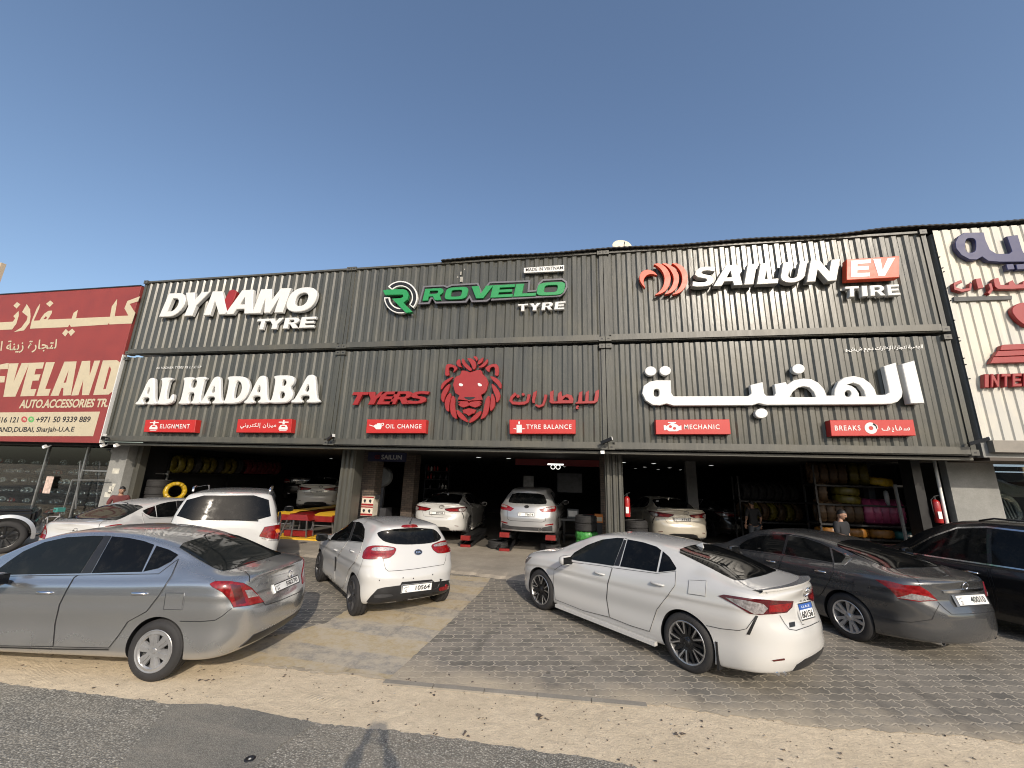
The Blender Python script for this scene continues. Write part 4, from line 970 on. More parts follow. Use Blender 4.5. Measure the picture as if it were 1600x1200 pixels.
# ---- letters on the cream cladding
t = sign('letter_sign', 'navy blue rounded arabic letters on the cream cladding', 1550, 390)
o, s = (1460, 340), 4.286; yc = YF - .15
shape('letter', [[(332, 98), (345, 150), (375, 215), (420, 242), (500, 240), (520, 225), (485, 125), (560, 115), (590, 215), (600, 235), (700, 235), (700, 295), (440, 297), (360, 290), (320, 262), (285, 282), (235, 280), (180, 250), (145, 205), (140, 165), (160, 125), (200, 100)], sup(243, 185, 35, 48, 18, 3)], o, s, yc, .10, M_navy, t, .01)
shape('letter', [[(480, 312), (530, 308), (540, 345), (490, 350)]], o, s, yc, .10, M_navy, t, .01); shape('letter', [[(545, 312), (640, 305), (650, 342), (555, 348)]], o, s, yc, .10, M_navy, t, .01)
t = sign('letter_sign', 'small red arabic letters under the navy letters', 1545, 447)
for i, l in enumerate([stroke([(185, 425), (135, 445), (140, 475), (185, 488), (240, 478), (245, 440)], 20), [(275, 410), (312, 405), (330, 470), (292, 475)], stroke([(372, 440), (385, 480), (365, 508)], 22), [(395, 410), (430, 402), (445, 450), (495, 452), (500, 430), (525, 418), (545, 448), (590, 445), (595, 425), (640, 410), (650, 470), (520, 478), (425, 478), (405, 460)]]): shape('letter', [l], o, s, yc - .001 * i, .10, M_red, t, .006)
k = shape('bar', [[(130, 530), (520, 522), (520, 548), (135, 560)]], o, s, YF - .08, .04, m_concrete('worn grey strip', (.13, .13, .13), 3), t, .003)
t = sign('emblem', 'red rounded emblem half outside the frame on the cream cladding', 1592, 500, 'emblem')
shape('disc', [chaikin([(510, 620), (545, 580), (600, 565), (700, 580), (720, 680), (640, 740), (560, 690)], 2)], o, s, yc, .10, M_red, t, .01)
t = sign('letter_sign', 'red slanted stripes over red capital letters on the cream cladding', 1575, 570)
for l in ([(450, 855), (470, 850), (680, 842), (680, 880), (440, 888)], [(425, 893), (680, 884), (680, 918), (402, 930)], [(395, 934), (680, 924), (680, 966), (375, 975)]): shape('stripe', [l], o, s, yc, .10, M_red, t, .006)
letters('INTER', [(335, 368), (380, 440), (450, 515), (525, 590), (598, 670)], [(335, 1138), (670, 1128), (670, 1040), (335, 1048)], o, s, yc, .10, M_red, t)
# ================================================================ CARS
def pchip(tab, x):
    xs = np.array([t[0] for t in tab], float); ys = np.array([t[1] for t in tab], float); x = np.clip(x, xs[0], xs[-1])
    h = np.diff(xs); d = np.diff(ys) / h; m = np.zeros(len(xs))
    for i in range(1, len(xs) - 1):
        if d[i - 1] * d[i] > 0:
            w1 = 2 * h[i] + h[i - 1]; w2 = h[i] + 2 * h[i - 1]; m[i] = (w1 + w2) / (w1 / d[i - 1] + w2 / d[i])
    m[0] = d[0]; m[-1] = d[-1]
    i = np.clip(np.searchsorted(xs, x) - 1, 0, len(xs) - 2); t = (x - xs[i]) / h[i]
    return ys[i] * (2 * t**3 - 3 * t**2 + 1) + h[i] * m[i] * (t**3 - 2 * t**2 + t) + ys[i + 1] * (3 * t**2 - 2 * t**3) + h[i] * m[i + 1] * (t**3 - t**2)
def sstep(a, b, x):
    t = np.clip((x - a) / (b - a), 0, 1); return t * t * (3 - 2 * t)

def car_grid(sp):
    xr, xf = sp['xr'], sp['xf']; ar, nr = sp.get('rear_round', (.5, 2.8)); af, nf = sp.get('front_round', (.75, 2.4))
    tt = np.linspace(0, 1, 26)
    xs = np.concatenate([xr + ar * tt**2.2, np.linspace(xr + ar, xf - af, 76)[1:-1], (xf - af * tt**2.2)[::-1]])
    Dr, Df = sp.get('rear_ramp', .45), sp.get('front_ramp', .5); sub = 4
    rows = []
    for x in xs:
        W = float(pchip(sp['W'], x)); zb = float(pchip(sp['bottom'], x)); zs = float(pchip(sp['shoulder'], x)); zt = float(pchip(sp['top'], x)); wr = float(pchip(sp['wr'], x))
        zs = min(zs, zt - .012); gh = zt - zs; g = float(sstep(.07, .30, gh)); hgt = zs - zb
        wl = sp.get('waist', .0)
        low = [(0, zb), (.72 * W, zb), (.90 * W, zb + .012), (.955 * W, zb + .06), (.978 * W, zb + .22 * hgt), (.992 * W - wl, zb + .42 * hgt), (W, zb + .62 * hgt), (W - sp.get('crease', .006), zb + .745 * hgt), (.999 * W, zb + .80 * hgt), (.990 * W, zb + .86 * hgt), (.972 * W, zs - .035), (.945 * W, zs)]
        deck = [(.915 * W, zs + .22 * gh), (.86 * W, zs + .48 * gh), (.77 * W, zs + .68 * gh), (.6 * W, zs + .86 * gh), (.33 * W, zs + .965 * gh), (0, zt)]
        rl = min(sp.get('rail', .10), .38 * gh); a = (.918 * W, zs + .022); b = (wr, zt - rl)
        cab = [a, ((a[0] + b[0]) / 2 + sp.get('bow', .02), (a[1] + b[1]) / 2), b, (wr * .87, zt - rl * .32), (wr * .5, zt - rl * .07), (0, zt)]
        up = [(d[0] * (1 - g) + c[0] * g, d[1] * (1 - g) + c[1] * g) for d, c in zip(deck, cab)]
        P = np.array(low + up); dR = x - xr; dF = xf - x
        k = 1.0
        if dR < ar: k *= max(0.0, 1 - (1 - dR / ar) ** nr) ** (1 / nr)
        if dF < af: k *= max(0.0, 1 - (1 - dF / af) ** nf) ** (1 / nf)
        k = max(k, .015)
        Q = []
        for i in range(len(P) - 1):
            p0 = P[i - 1] if i > 0 else np.array([-P[1][0], P[1][1]]); p1, p2 = P[i], P[i + 1]; p3 = P[i + 2] if i + 2 < len(P) else np.array([-P[i][0], P[i][1]])
            for s in range(sub):
                t = s / sub
                Q.append(.5 * ((2 * p1) + (-p0 + p2) * t + (2 * p0 - 5 * p1 + 4 * p2 - p3) * t * t + (-p0 + 3 * p1 - 3 * p2 + p3) * t**3))
        Q.append(P[-1]); Q = np.array(Q); Q[0, 0] = 0
        z = Q[:, 1]
        X = np.full(len(Q), x) + pchip(sp['rear_prof'], z) * max(0., 1 - dR / Dr) ** 1.6 - pchip(sp['front_prof'], z) * max(0., 1 - dF / Df) ** 1.6
        rows.append(np.stack([X, Q[:, 0] * k, z], 1))
    n = rows[0].shape[0]; ring = 2 * n - 2
    V = []
    for r in rows:
        V += [tuple(p) for p in r] + [(r[i][0], -r[i][1], r[i][2]) for i in range(n - 2, 0, -1)]
    F = []
    for a in range(len(rows) - 1):
        for i in range(ring):
            j = (i + 1) % ring; F.append((a * ring + i, a * ring + j, (a + 1) * ring + j, (a + 1) * ring + i))
    for a, flip in ((0, False), (len(rows) - 1, True)):
        for i in range(n - 1):
            l0, l1 = i, i + 1; r0 = (ring - i) % ring; r1 = (ring - i - 1) % ring
            f = [a * ring + q for q in (l0, l1, r1, r0)]
            f = list(dict.fromkeys(f))
            if len(f) > 2: F.append(tuple(f) if not flip else tuple(f[::-1]))
    # wanted: outward normals
    return V, F

def pip(p, poly):
    c = False; n = len(poly); x, y = p
    for i in range(n):
        (x1, y1), (x2, y2) = poly[i], poly[i - 1]
        if (y1 > y) != (y2 > y) and x < (x2 - x1) * (y - y1) / (y2 - y1) + x1: c = not c
    return c

class Car:
    def __init__(s, name, sp, label, cat, pose, paint, group=None, trace=None, z=0.0, pitch=0.0):
        s.sp = sp; s.root = thing(name, label, cat, (pose[0], pose[1], z), pose[2], group)
        s.root.rotation_euler = (0, -pitch, pose[2])
        s.M = Matrix.Translation((pose[0], pose[1], z)) @ Matrix.Rotation(pose[2], 4, 'Z')
        tp = trace or pose; s.Ti = (Matrix.Translation((tp[0], tp[1], tp[3] if len(tp) > 3 else 0)) @ Matrix.Rotation(tp[2], 4, 'Z')).inverted()
        s.V, s.F = car_grid(sp); s.bvh = BVHTree.FromPolygons([Vector(v) for v in s.V], s.F)
        s.paint = paint; s.seams = MB(); s.camloc = s.Ti @ CAM
        c0 = s.bvh.ray_cast(Vector((0, 3, .6)), Vector((0, -1, 0)))
        s.flip = c0[1] is not None and c0[1].y < 0
    # ---- rays
    def pxray(s, off, sc):
        R3 = s.Ti.to_3x3()
        return lambda u, v: (s.camloc, (R3 @ ray(off[0] + u / sc, off[1] + v / sc)).normalized())
    def side(s, sg=1): return lambda x, z: (Vector((x, sg * 3, z)), Vector((0, -sg, 0)))
    def back(s): return lambda y, z: (Vector((-5, y, z)), Vector((1, 0, 0)))
    def diag(s, sg=1):
        """seen from behind and to the side: u across (towards the side), v up"""
        d = Vector((1, -sg * .9, 0)).normalized(); a = Vector((.9 * sg * sg, sg, 0)).normalized() if False else Vector((d.y, -d.x, 0)) * -sg
        o = Vector((s.sp['xr'], 0, 0)) - d * 6
        return lambda u, v: (o + a * u + Vector((0, 0, v)), d)
    def topray(s): return lambda x, y: (Vector((x, y, 5)), Vector((0, 0, -1)))
    def hit(s, o, d, guess=None):
        h = s.bvh.ray_cast(o, d)
        if h[0] is not None:
            n = h[1]; n = -n if n.dot(d) > 0 else n
            return h[0], n, h[3]
        if guess is None: return None
        h = s.bvh.find_nearest(o + d * guess); n = h[1]; n = -n if n.dot(d) > 0 else n
        return h[0], n, guess
    def patch(s, name, poly, rf, mat, off=.004, step=.04, parent=None, mirror=False, seam=0, smooth_poly=0, label=None, skirt=.006, seam_off=.0045, fit=None):
        poly = [tuple(p) for p in poly]
        if smooth_poly: poly = chaikin(poly, smooth_poly, .18)
        # unit scale: metres per polygon unit
        hs = [s.hit(*rf(*p)) for p in poly]; g = [h[2] for h in hs if h]
        if not g: return None
        gd = sum(g) / len(g)
        P3 = [s.hit(*rf(*p), gd)[0] for p in poly]
        per3 = sum((P3[i] - P3[i - 1]).length for i in range(len(P3))); per2 = sum(math.dist(poly[i], poly[i - 1]) for i in range(len(poly)))
        st = step * per2 / per3
        bd = []
        for i in range(len(poly)):
            a, b = poly[i], poly[(i + 1) % len(poly)]; n = max(1, int(math.dist(a, b) / st + .5))
            for k in range(n): bd.append((a[0] + (b[0] - a[0]) * k / n, a[1] + (b[1] - a[1]) * k / n))
        pts = [Vector(p) for p in bd]; nb = len(bd)
        x0, x1 = min(p[0] for p in bd), max(p[0] for p in bd); y0, y1 = min(p[1] for p in bd), max(p[1] for p in bd)
        ny = int((y1 - y0) / st) + 1; nx = int((x1 - x0) / st) + 1
        for j in range(1, ny):
            for i in range(nx + 1):
                p = (x0 + (i + .5 * (j % 2)) * st, y0 + j * st)
                if pip(p, bd) and min((p[0] - q[0]) ** 2 + (p[1] - q[1]) ** 2 for q in bd) > (.45 * st) ** 2: pts.append(Vector(p))
        r = delaunay_2d_cdt(pts, [(i, (i + 1) % nb) for i in range(nb)], [], 1, 1e-7)
        ov, of = r[0], r[2]
        vs = []; ds = []; raw = []
        for p in ov:
            o, d = rf(p.x, p.y); h = s.hit(o, d, gd); raw.append(h[0]); vs.append(h[0] + h[1] * off); ds.append((h[1], d))
        if fit is not None:                                  # glass is one even curve: smooth the sampled surface
            A = [i for i in range(3) if i != fit]; Q = np.array([tuple(q) for q in raw]); c0 = Q.mean(0); sc0 = Q.std(0) + 1e-6
            U, Wv = (Q[:, A[0]] - c0[A[0]]) / sc0[A[0]], (Q[:, A[1]] - c0[A[1]]) / sc0[A[1]]
            B = np.stack([U**i * Wv**j for i in range(5) for j in range(5) if i + j <= 4], 1)
            co = np.linalg.lstsq(B, Q[:, fit], rcond=None)[0]; E_ = B @ co
            sgn = 1 if np.mean([q[0][fit] for q in ds]) > 0 else -1
            lift = max(0.0, float(np.percentile((Q[:, fit] - E_) * sgn, 97)))
            lift = min(lift, .012)
            vs = []
            for q, e_ in zip(raw, E_): q = q.copy(); q[fit] = e_ + sgn * (lift + off); vs.append(q)
        fs = []
        for f in of:
            f = tuple(f)
            if len(f) < 3: continue
            nn = (vs[f[1]] - vs[f[0]]).cross(vs[f[2]] - vs[f[0]])
            fs.append(f if nn.dot(ds[f[0]][1]) < 0 else f[::-1])
        # skirt round the rim so that the piece has thickness
        ec = {}
        for f in fs:
            for i in range(len(f)): ec[(f[i], f[(i + 1) % len(f)])] = 1
        rim = [e for e in ec if (e[1], e[0]) not in ec]; mp = {}; nsm = len(fs)
        for a, b in rim:
            for q in (a, b):
                if q not in mp: mp[q] = len(vs); vs.append(vs[q] - ds[q][0] * (off + skirt)); ds.append(ds[q])
            fs.append((b, a, mp[a], mp[b]))
        out = []
        for sg in ((1, -1) if mirror else (1,)):
            vv = [(v.x, v.y * sg, v.z) for v in vs]; ff = [f if sg == 1 else f[::-1] for f in fs]
            o = obj(name, vv, ff, mat, parent or s.root, world_coords=False, angle=50)
            if label: o['label'] = label
            out.append(o)
        if seam: s.seam(bd, rf, seam, True, mirror, off=seam_off)
        return out if mirror else out[0]
    def seam(s, pts, rf, w=.007, closed=False, mirror=False, off=.0045, mi=0, dens=None):
        P = [tuple(p) for p in pts]
        if dens:
            q = []
            for i in range(len(P) - 1):
                for k in range(dens): q.append(tuple(P[i][j] + (P[i + 1][j] - P[i][j]) * k / dens for j in (0, 1)))
            P = q + [P[-1]]
        H = [s.hit(*rf(*p)) for p in P]; gd = [h[2] for h in H if h]
        if not gd: return
        gd = sum(gd) / len(gd); H = [h or s.hit(*rf(*p), gd) for h, p in zip(H, P)]; n = len(H); vs = []
        for i, h in enumerate(H):
            a = H[i - 1][0] if (i > 0 or closed) else h[0]; b = H[(i + 1) % n][0] if (i < n - 1 or closed) else h[0]
            t = b - a
            if t.length < 1e-6: t = Vector((1, 0, 0))
            c = h[1].cross(t.normalized()).normalized() * (w / 2); p = h[0] + h[1] * off; vs += [p + c, p - c]
        fs = []
        for i in range(n if closed else n - 1):
            a, b = 2 * i, 2 * ((i + 1) % n); fs.append((a, b, b + 1, a + 1))
        s.seams.add(vs, fs, mi)
        if mirror: s.seams.add([(v.x, -v.y, v.z) for v in vs], [f[::-1] for f in fs], mi)
    def local(s, u, v, off, sc):
        h = s.hit(*s.pxray(off, sc)(u, v)); return h
    # ---- body with wheel openings
    def body(s):
        sp = s.sp; me = bpy.data.meshes.new('body'); V = s.V; F = s.F
        me.from_pydata(V, [], F); bm = bmesh.new(); bm.from_mesh(me); bmesh.ops.recalc_face_normals(bm, faces=bm.faces)
        bmesh.ops.triangulate(bm, faces=[f for f in bm.faces if len(f.verts) > 4]); bm.to_mesh(me); bm.free()
        for m in (s.paint, M_black): me.materials.append(m)
        b = bpy.data.objects.new('body', me); C.objects.link(b)
        cut = MB(); ra = sp['arch']; hw = float(pchip(sp['W'], 0.5))
        for x in (0, sp['wb']):
            for sg in (1, -1):
                a = hw - .30; q = hw + .25
                prof = [(0, a), (ra * .94, a), (ra, a + .03), (ra, q), (0, q)]
                Mx = Matrix.Translation((x, 0, sp['rt'] + sp.get('arch_up', .015))) @ Matrix.Rotation(R(-90 * sg), 4, 'X')
                cut.lathe(prof[1:4], 56, Mx, 0)
                L = 3; k = len(cut.v) - 56 * L
                cut.f.append(tuple(k + i * L for i in range(56))); cut.m.append(0); cut.f.append(tuple(k + i * L + L - 1 for i in range(56))[::-1]); cut.m.append(0)
        cm = bpy.data.meshes.new('c'); cm.from_pydata(cut.v, [], cut.f); cm.materials.append(M_black)
        bm = bmesh.new(); bm.from_mesh(cm); bmesh.ops.recalc_face_normals(bm, faces=bm.faces); bm.to_mesh(cm); bm.free()
        c = bpy.data.objects.new('c', cm); C.objects.link(c)
        md = b.modifiers.new('b', 'BOOLEAN'); md.operation = 'DIFFERENCE'; md.object = c; md.solver = 'EXACT'; md.material_mode = 'TRANSFER'
        dg = bpy.context.evaluated_depsgraph_get(); res = bpy.data.meshes.new_from_object(b.evaluated_get(dg))
        bpy.data.objects.remove(b); bpy.data.objects.remove(c)
        bm = bmesh.new(); bm.from_mesh(res)
        if s.seams.v:
            k = [bm.verts.new(v) for v in s.seams.v]
            for f, mi in zip(s.seams.f, s.seams.m):
                try:
                    fa = bm.faces.new([k[i] for i in f]); fa.material_index = 1
                except ValueError: pass
        bm.to_mesh(res); bm.free()
        res.polygons.foreach_set('use_smooth', [True] * len(res.polygons)); res.set_sharp_from_angle(angle=R(38)); res.update()
        res.name = 'body'; o = bpy.data.objects.new('body', res); C.objects.link(o); o.parent = s.root
        return o
    def wheels(s, style, rimmat, back=None, inner=None, which=((0, 1), (0, -1), (1, 1), (1, -1))):
        sp = s.sp; hw = sp.get('track', float(pchip(sp['W'], 0.5)) - .02)
        if style not in s_wheel: s_wheel[style] = wheel_mesh(sp['rt'], sp.get('tw', .21), sp['rim'], style)
        for fx, sg in which:
            x = sp['wb'] * fx; w = bpy.data.objects.new('wheel', s_wheel[style][0]); C.objects.link(w); w.parent = s.root
            w.location = (x, sg * (hw - sp.get('tw', .21) / 2), sp['rt']); w.rotation_euler = (R(-90), random.uniform(0, 1) * sg, 0) if sg == 1 else (R(90), random.uniform(0, 1), 0)
            for nm, me in s_wheel[style][1]:
                r = bpy.data.objects.new(nm, me); C.objects.link(r); r.parent = w
s_wheel = {}
M_disc = plain('brake disc', (.12, .12, .12), .4, .6)
M_rimsil = plain('silver rim paint', (.50, .50, .50), .34, .65, var=.1)
M_rimgun = plain('gunmetal rim paint', (.045, .045, .048), .4, .3, var=.2)
M_rimblk = plain('black rim paint', (.014, .014, .015), .3, .2, var=.2)
M_rimcut = plain('machined rim face', (.42, .42, .42), .3, .85, var=.1)
M_cap = plain('wheel cover plastic', (.34, .34, .34), .36, .55, var=.15)
def wheel_mesh(Rt, w, rr, style):
    """axis along local z, outer face at +z"""
    h = w / 2
    def mk(mb, name, mats, angle=35):
        o = mb.build(name, mats, None, angle=angle); me = o.data; bpy.data.objects.remove(o); return me
    prof = [(rr - .01, -h + .02), (rr + .008, -h + .004), (rr + .03, -h - .003), (Rt - .045, -h - .004), (Rt - .016, -h + .012), (Rt - .004, -h + .03)]
    for g in (-.30, 0, .30):
        c = g * w; prof += [(Rt, c - .006), (Rt - .009, c - .005), (Rt - .009, c + .005), (Rt, c + .006)]
    prof += [(Rt - .004, h - .03), (Rt - .016, h - .012), (Rt - .045, h + .004), (rr + .03, h + .003), (rr + .008, h - .004), (rr - .01, h - .02)]
    t = MB(); t.lathe(prof, 60)
    n = 60
    for i in range(n):                                        # shoulder tread blocks
        a = 2 * math.pi * i / n
        for sg in (1, -1):
            M = Matrix.Rotation(a, 4, 'Z'); t.box(Rt - .04, Rt - .012, -.006, .006, sg * (h - .026) - .016, sg * (h - .026) + .012, 0, M)
    tyre = mk(t, 'wheel', M_rubber)
    parts = []
    m = MB(); m.lathe([(rr + .012, h - .002), (rr + .006, h + .003), (rr - .006, h - .001), (rr - .016, h - .02), (rr - .022, -h + .02)], 60); 
    lipm = {'sunny': M_cap, 'rio': M_rimgun, 'camry': M_rimcut, 'altima': M_rimsil, 'lc': M_rimsil, 'dark': M_rimblk}[style]
    parts.append(('rim', mk(m, 'rim', lipm)))
    m = MB(); m.lathe([(0, h - .085), (rr * .62, h - .085), (rr * .62, h - .105), (rr - .02, h - .11)], 40); m.box(rr * .30, rr * .66, -.06, .06, h - .082, h - .055, 1)
    parts.append(('brake_disc', mk(m, 'brake_disc', [M_disc, M_blk2])))
    def spoke(mb, a, r0, w0, r1, w1, h0, h1, th, mi=0, skew=0.0, dish=.5):
        M = Matrix.Rotation(a, 4, 'Z'); vs = []; N = 5
        for i in range(N + 1):
            t_ = i / N; r = r0 + (r1 - r0) * t_; ww = (w0 + (w1 - w0) * t_) / 2; hh = h0 + (h1 - h0) * t_ ** .7; sk = skew * t_
            for (yy, zz) in ((-ww, hh - th), (-ww * .86, hh), (ww * .86, hh), (ww, hh - th)): vs.append(M @ Vector((r, yy + sk, zz)))
        fs = []
        for i in range(N):
            for j in range(3): fs.append((4 * i + j, 4 * i + 4 + j, 4 * i + 5 + j, 4 * i + 1 + j))
        mb.add(vs, fs, mi)
    m = MB()
    if style == 'sunny':
        for i in range(6):
            a = 2 * math.pi * i / 6
            spoke(m, a, .03, .07, rr - .004, .135, h - .012, h - .006, .02)
            spoke(m, a, .06, .012, rr - .02, .035, h - .004, h - .001, .012)
        m.lathe([(rr - .003, h - .002), (rr - .03, h + .001), (rr - .045, h - .012)], 60)
        mats = [M_cap]
    elif style == 'rio':
        for i in range(6): spoke(m, 2 * math.pi * i / 6, .03, .09, rr - .006, .075, h - .03, h - .004, .03)
        mats = [M_rimgun]
    elif style == 'camry':
        for i in range(5):
            a = 2 * math.pi * i / 5
            for sg in (1, -1):
                spoke(m, a, .035, .05, rr - .004, .05, h - .032, h - .002, .035, 0, sg * .047)
                spoke(m, a, .07, .012, rr - .006, .026, h - .026, h + .0015, .006, 1, sg * .058)
            spoke(m, a + math.pi / 5, .03, .05, rr - .004, .03, h - .04, h - .012, .03, 0)
        mats = [M_rimblk, M_rimcut]
    elif style in ('altima', 'lc'):
        for i in range(5):
            a = 2 * math.pi * i / 5
            for sg in (1, -1): spoke(m, a + sg * .17, .03, .04, rr - .004, .056, h - .03, h - .004, .03, 0, sg * .012)
        mats = [M_rimsil]
    else:
        for i in range(10): spoke(m, 2 * math.pi * i / 10, .03, .045, rr - .006, .04, h - .03, h - .004, .03)
        mats = [M_rimblk]
    m.lathe([(.0, h - .006), (.026, h - .008), (.03, h - .012), (.045, h - .022), (.07, h - .03), (.075, h - .06)], 30)
    for i in range(5):
        a = 2 * math.pi * (i + .5) / 5; m.tube([(.05 * math.cos(a), .05 * math.sin(a), h - .05), (.05 * math.cos(a), .05 * math.sin(a), h - .016)], .008, 8)
    parts.append(('spokes', mk(m, 'spokes', mats)))
    return tyre, parts

def car_paint(name, c, metal=0.0, rough=.28, dust=.18, dustc=(.42, .36, .28), flake=0.0, coat=1.0):
    m, nt, b = nodes_of(name); v = texco(nt)
    n = noise(nt, v, 2.2, 2, .5); n2 = noise(nt, v, 30, 4, .7)
    sp = nt.nodes.new('ShaderNodeSeparateXYZ'); nt.links.new(v, sp.inputs[0])
    lowz = math_(nt, 'MULTIPLY', math_(nt, 'SUBTRACT', .62, sp.outputs[2]), 1.9, True)           # road dirt low on the sills
    ge = nt.nodes.new('ShaderNodeNewGeometry'); sn = nt.nodes.new('ShaderNodeSeparateXYZ'); nt.links.new(ge.outputs['Normal'], sn.inputs[0])
    upz = math_(nt, 'MULTIPLY', math_(nt, 'SUBTRACT', sn.outputs[2], .55), 1.6, True)            # settled dust on flat tops
    d = math_(nt, 'MULTIPLY', math_(nt, 'ADD', math_(nt, 'MULTIPLY', lowz, .9), math_(nt, 'MULTIPLY', upz, .8)), ramp(nt, n, [(.3, .25), (.7, 1)]))
    d = math_(nt, 'ADD', math_(nt, 'MULTIPLY', d, dust), math_(nt, 'MULTIPLY', ramp(nt, n2, [(.45, 0), (.8, 1)]), dust * .10), True)
    nt.links.new(mixc(nt, d, c, dustc), b.inputs['Base Color'])
    if metal: nt.links.new(math_(nt, 'MULTIPLY', math_(nt, 'SUBTRACT', 1, d), metal), b.inputs['Metallic'])
    nt.links.new(math_(nt, 'ADD', rough, math_(nt, 'MULTIPLY', d, .55), True), b.inputs['Roughness'])
    nt.links.new(math_(nt, 'MULTIPLY', math_(nt, 'SUBTRACT', 1, math_(nt, 'MULTIPLY', d, 1.3), True), coat), b.inputs['Coat Weight'])
    b.inputs['Coat Roughness'].default_value = .025
    MATS[name] = m; return m
P_white = car_paint('white car paint', (.52, .515, .495), 0, .22, .14)
P_pearl = car_paint('pearl white car paint', (.54, .533, .51), 0, .2, .13)
P_silver = car_paint('silver car paint', (.48, .485, .485), .88, .25, .17)
P_grey = car_paint('gunmetal car paint', (.085, .087, .09), .55, .24, .14)
P_black = car_paint('black car paint', (.007, .007, .0075), 0, .25, .08, coat=.35)
P_beige = car_paint('champagne car paint', (.50, .46, .38), .25, .32, .2)
P_silv2 = car_paint('bright silver car paint', (.42, .42, .42), .55, .34, .15)
def m_tint(name, c, rough=.03):
    m, nt, b = nodes_of(name); b.inputs['Base Color'].default_value = col4(c); b.inputs['Specular IOR Level'].default_value = .2
    n = noise(nt, texco(nt), 7, 5, .7); nt.links.new(ramp(nt, n, [(.4, rough), (.8, rough + .10)]), b.inputs['Roughness'])
    nt.links.new(mixc(nt, ramp(nt, n, [(.5, 0), (.9, .05)]), c, (.3, .27, .22)), b.inputs['Base Color'])
    return m
M_tint = m_tint('tinted car glass', (.004, .0045, .005)); M_tint2 = m_tint('green tinted car glass', (.009, .011, .0115))
M_tailred = plain('tail lamp red', (.20, .004, .005), .16, var=.45, scale=26, coat=.6)
M_taildk = plain('tail lamp dark red', (.075, .006, .008), .14, var=.3, scale=26, coat=.6)
M_clear = plain('tail lamp clear', (.36, .33, .32), .12, .4, var=.45, scale=34, coat=1)
M_amber = plain('lamp amber', (.80, .22, .03), .15, var=.3, scale=30, coat=1)
M_plate = plain('number plate white', (.78, .78, .75), .4, var=.04)
M_blue = plain('number plate blue', (.03, .10, .36), .4, var=.1)
M_trim = plain('black trim', (.014, .014, .015), .38, var=.25)
M_trimg = plain('grey bumper plastic', (.035, .035, .036), .6, var=.25)

def plate(car, q, off, sc, text, small=None, blue=False, lift=.012):
    """number plate from its four corners (BL, BR, TR, TL) seen in the photograph"""
    rf = car.pxray(off, sc); H = [car.hit(*rf(*p)) for p in q]
    if any(h is None for h in H): 
        gd = [h[2] for h in H if h]; gd = sum(gd) / max(1, len(gd)) if gd else 5; H = [h or car.hit(*rf(*p), gd) for h, p in zip(H, q)]
    P = [h[0] for h in H]; c = sum(P, Vector()) / 4; n = (P[1] - P[0]).cross(P[3] - P[0]).normalized(); n = -n if n.x > 0 else n; ex = 0
    for a in (.2, .4, .5, .6, .8):
        for b in (0, .5, 1):
            g = car.hit(*rf(*[(q[0][i] * (1 - a) + q[1][i] * a) * (1 - b) + (q[3][i] * (1 - a) + q[2][i] * a) * b for i in (0, 1)]))
            if g: ex = max(ex, (g[0] - c).dot(n) - max((p_ - c).dot(n) for p_ in P))
    return plate3(car, P, text, small, blue, lift + ex)
def plate3(car, P, text, small=None, blue=False, lift=.012):
    c = sum(P, Vector()) / 4; ux = ((P[1] - P[0]) + (P[2] - P[3])).normalized(); n = ux.cross(((P[3] - P[0]) + (P[2] - P[1]))).normalized()
    if n.x > 0: n = -n
    uy = n.cross(ux).normalized(); w = ((P[1] - P[0]).length + (P[2] - P[3]).length) / 2; h = ((P[3] - P[0]).length + (P[2] - P[1]).length) / 2
    nudge = max((p - c).dot(n) for p in P); c = c + n * (nudge + lift)
    f = lambda u, v, d=0.0: c + ux * ((u - .5) * w) + uy * ((v - .5) * h) + n * d
    k = MB(); vs = [f(0, 0, -.03), f(1, 0, -.03), f(1, 1, -.03), f(0, 1, -.03), f(0, 0), f(1, 0), f(1, 1), f(0, 1)]
    k.add(vs, [(4, 5, 6, 7), (0, 1, 5, 4), (1, 2, 6, 5), (2, 3, 7, 6), (3, 0, 4, 7)])
    pl = k.build('number_plate', M_plate, car.root, world_coords=False)
    k = MB(); k.v = []
    bw, bh = .012 / w, .012 / h
    for (a, b_, c_, d_) in ((0, 1, 0, bh), (0, 1, 1 - bh, 1), (0, bw, bh, 1 - bh), (1 - bw, 1, bh, 1 - bh)): k.add([f(a, c_, .002), f(b_, c_, .002), f(b_, d_, .002), f(a, d_, .002)], [(0, 1, 2, 3)])
    k.build('plate_border', M_ink, pl, world_coords=False)
    if blue:
        k = MB(); k.add([f(.03, .60, .0015), f(.97, .60, .0015), f(.97, .96, .0015), f(.03, .96, .0015)], [(0, 1, 2, 3)]); k.build('plate_band', M_blue, pl, world_coords=False)
        text_on('lettering', text, lambda u, v: f(.10 + .80 * u, .12 + .40 * v, .003), M_ink, pl, .03, world_coords=False)
        text_on('lettering', small, lambda u, v: f(.2 + .6 * u, .70 + .14 * v, .003), M_plate, pl, .0, world_coords=False)
    else:
        text_on('lettering', text, lambda u, v: f(.44 + .48 * u, .24 + .54 * v, .003), M_ink, pl, .025, world_coords=False)
        if small:
            text_on('lettering', small, lambda u, v: f(.10 + .07 * u, .16 + .28 * v, .003), M_ink, pl, .01, world_coords=False)
            text_on('lettering', arabic('\ufea9\ufe91\ufef2'), lambda u, v: f(.05 + .16 * u, .56 + .24 * v, .003), M_ink, pl, .01, world_coords=False)
    return pl
def handle(car, u, v, off, sc, mat, L=.20, base=None):
    h = car.local(u, v, off, sc)
    if not h: return
    handle3(car, h[0], h[1], mat, L)
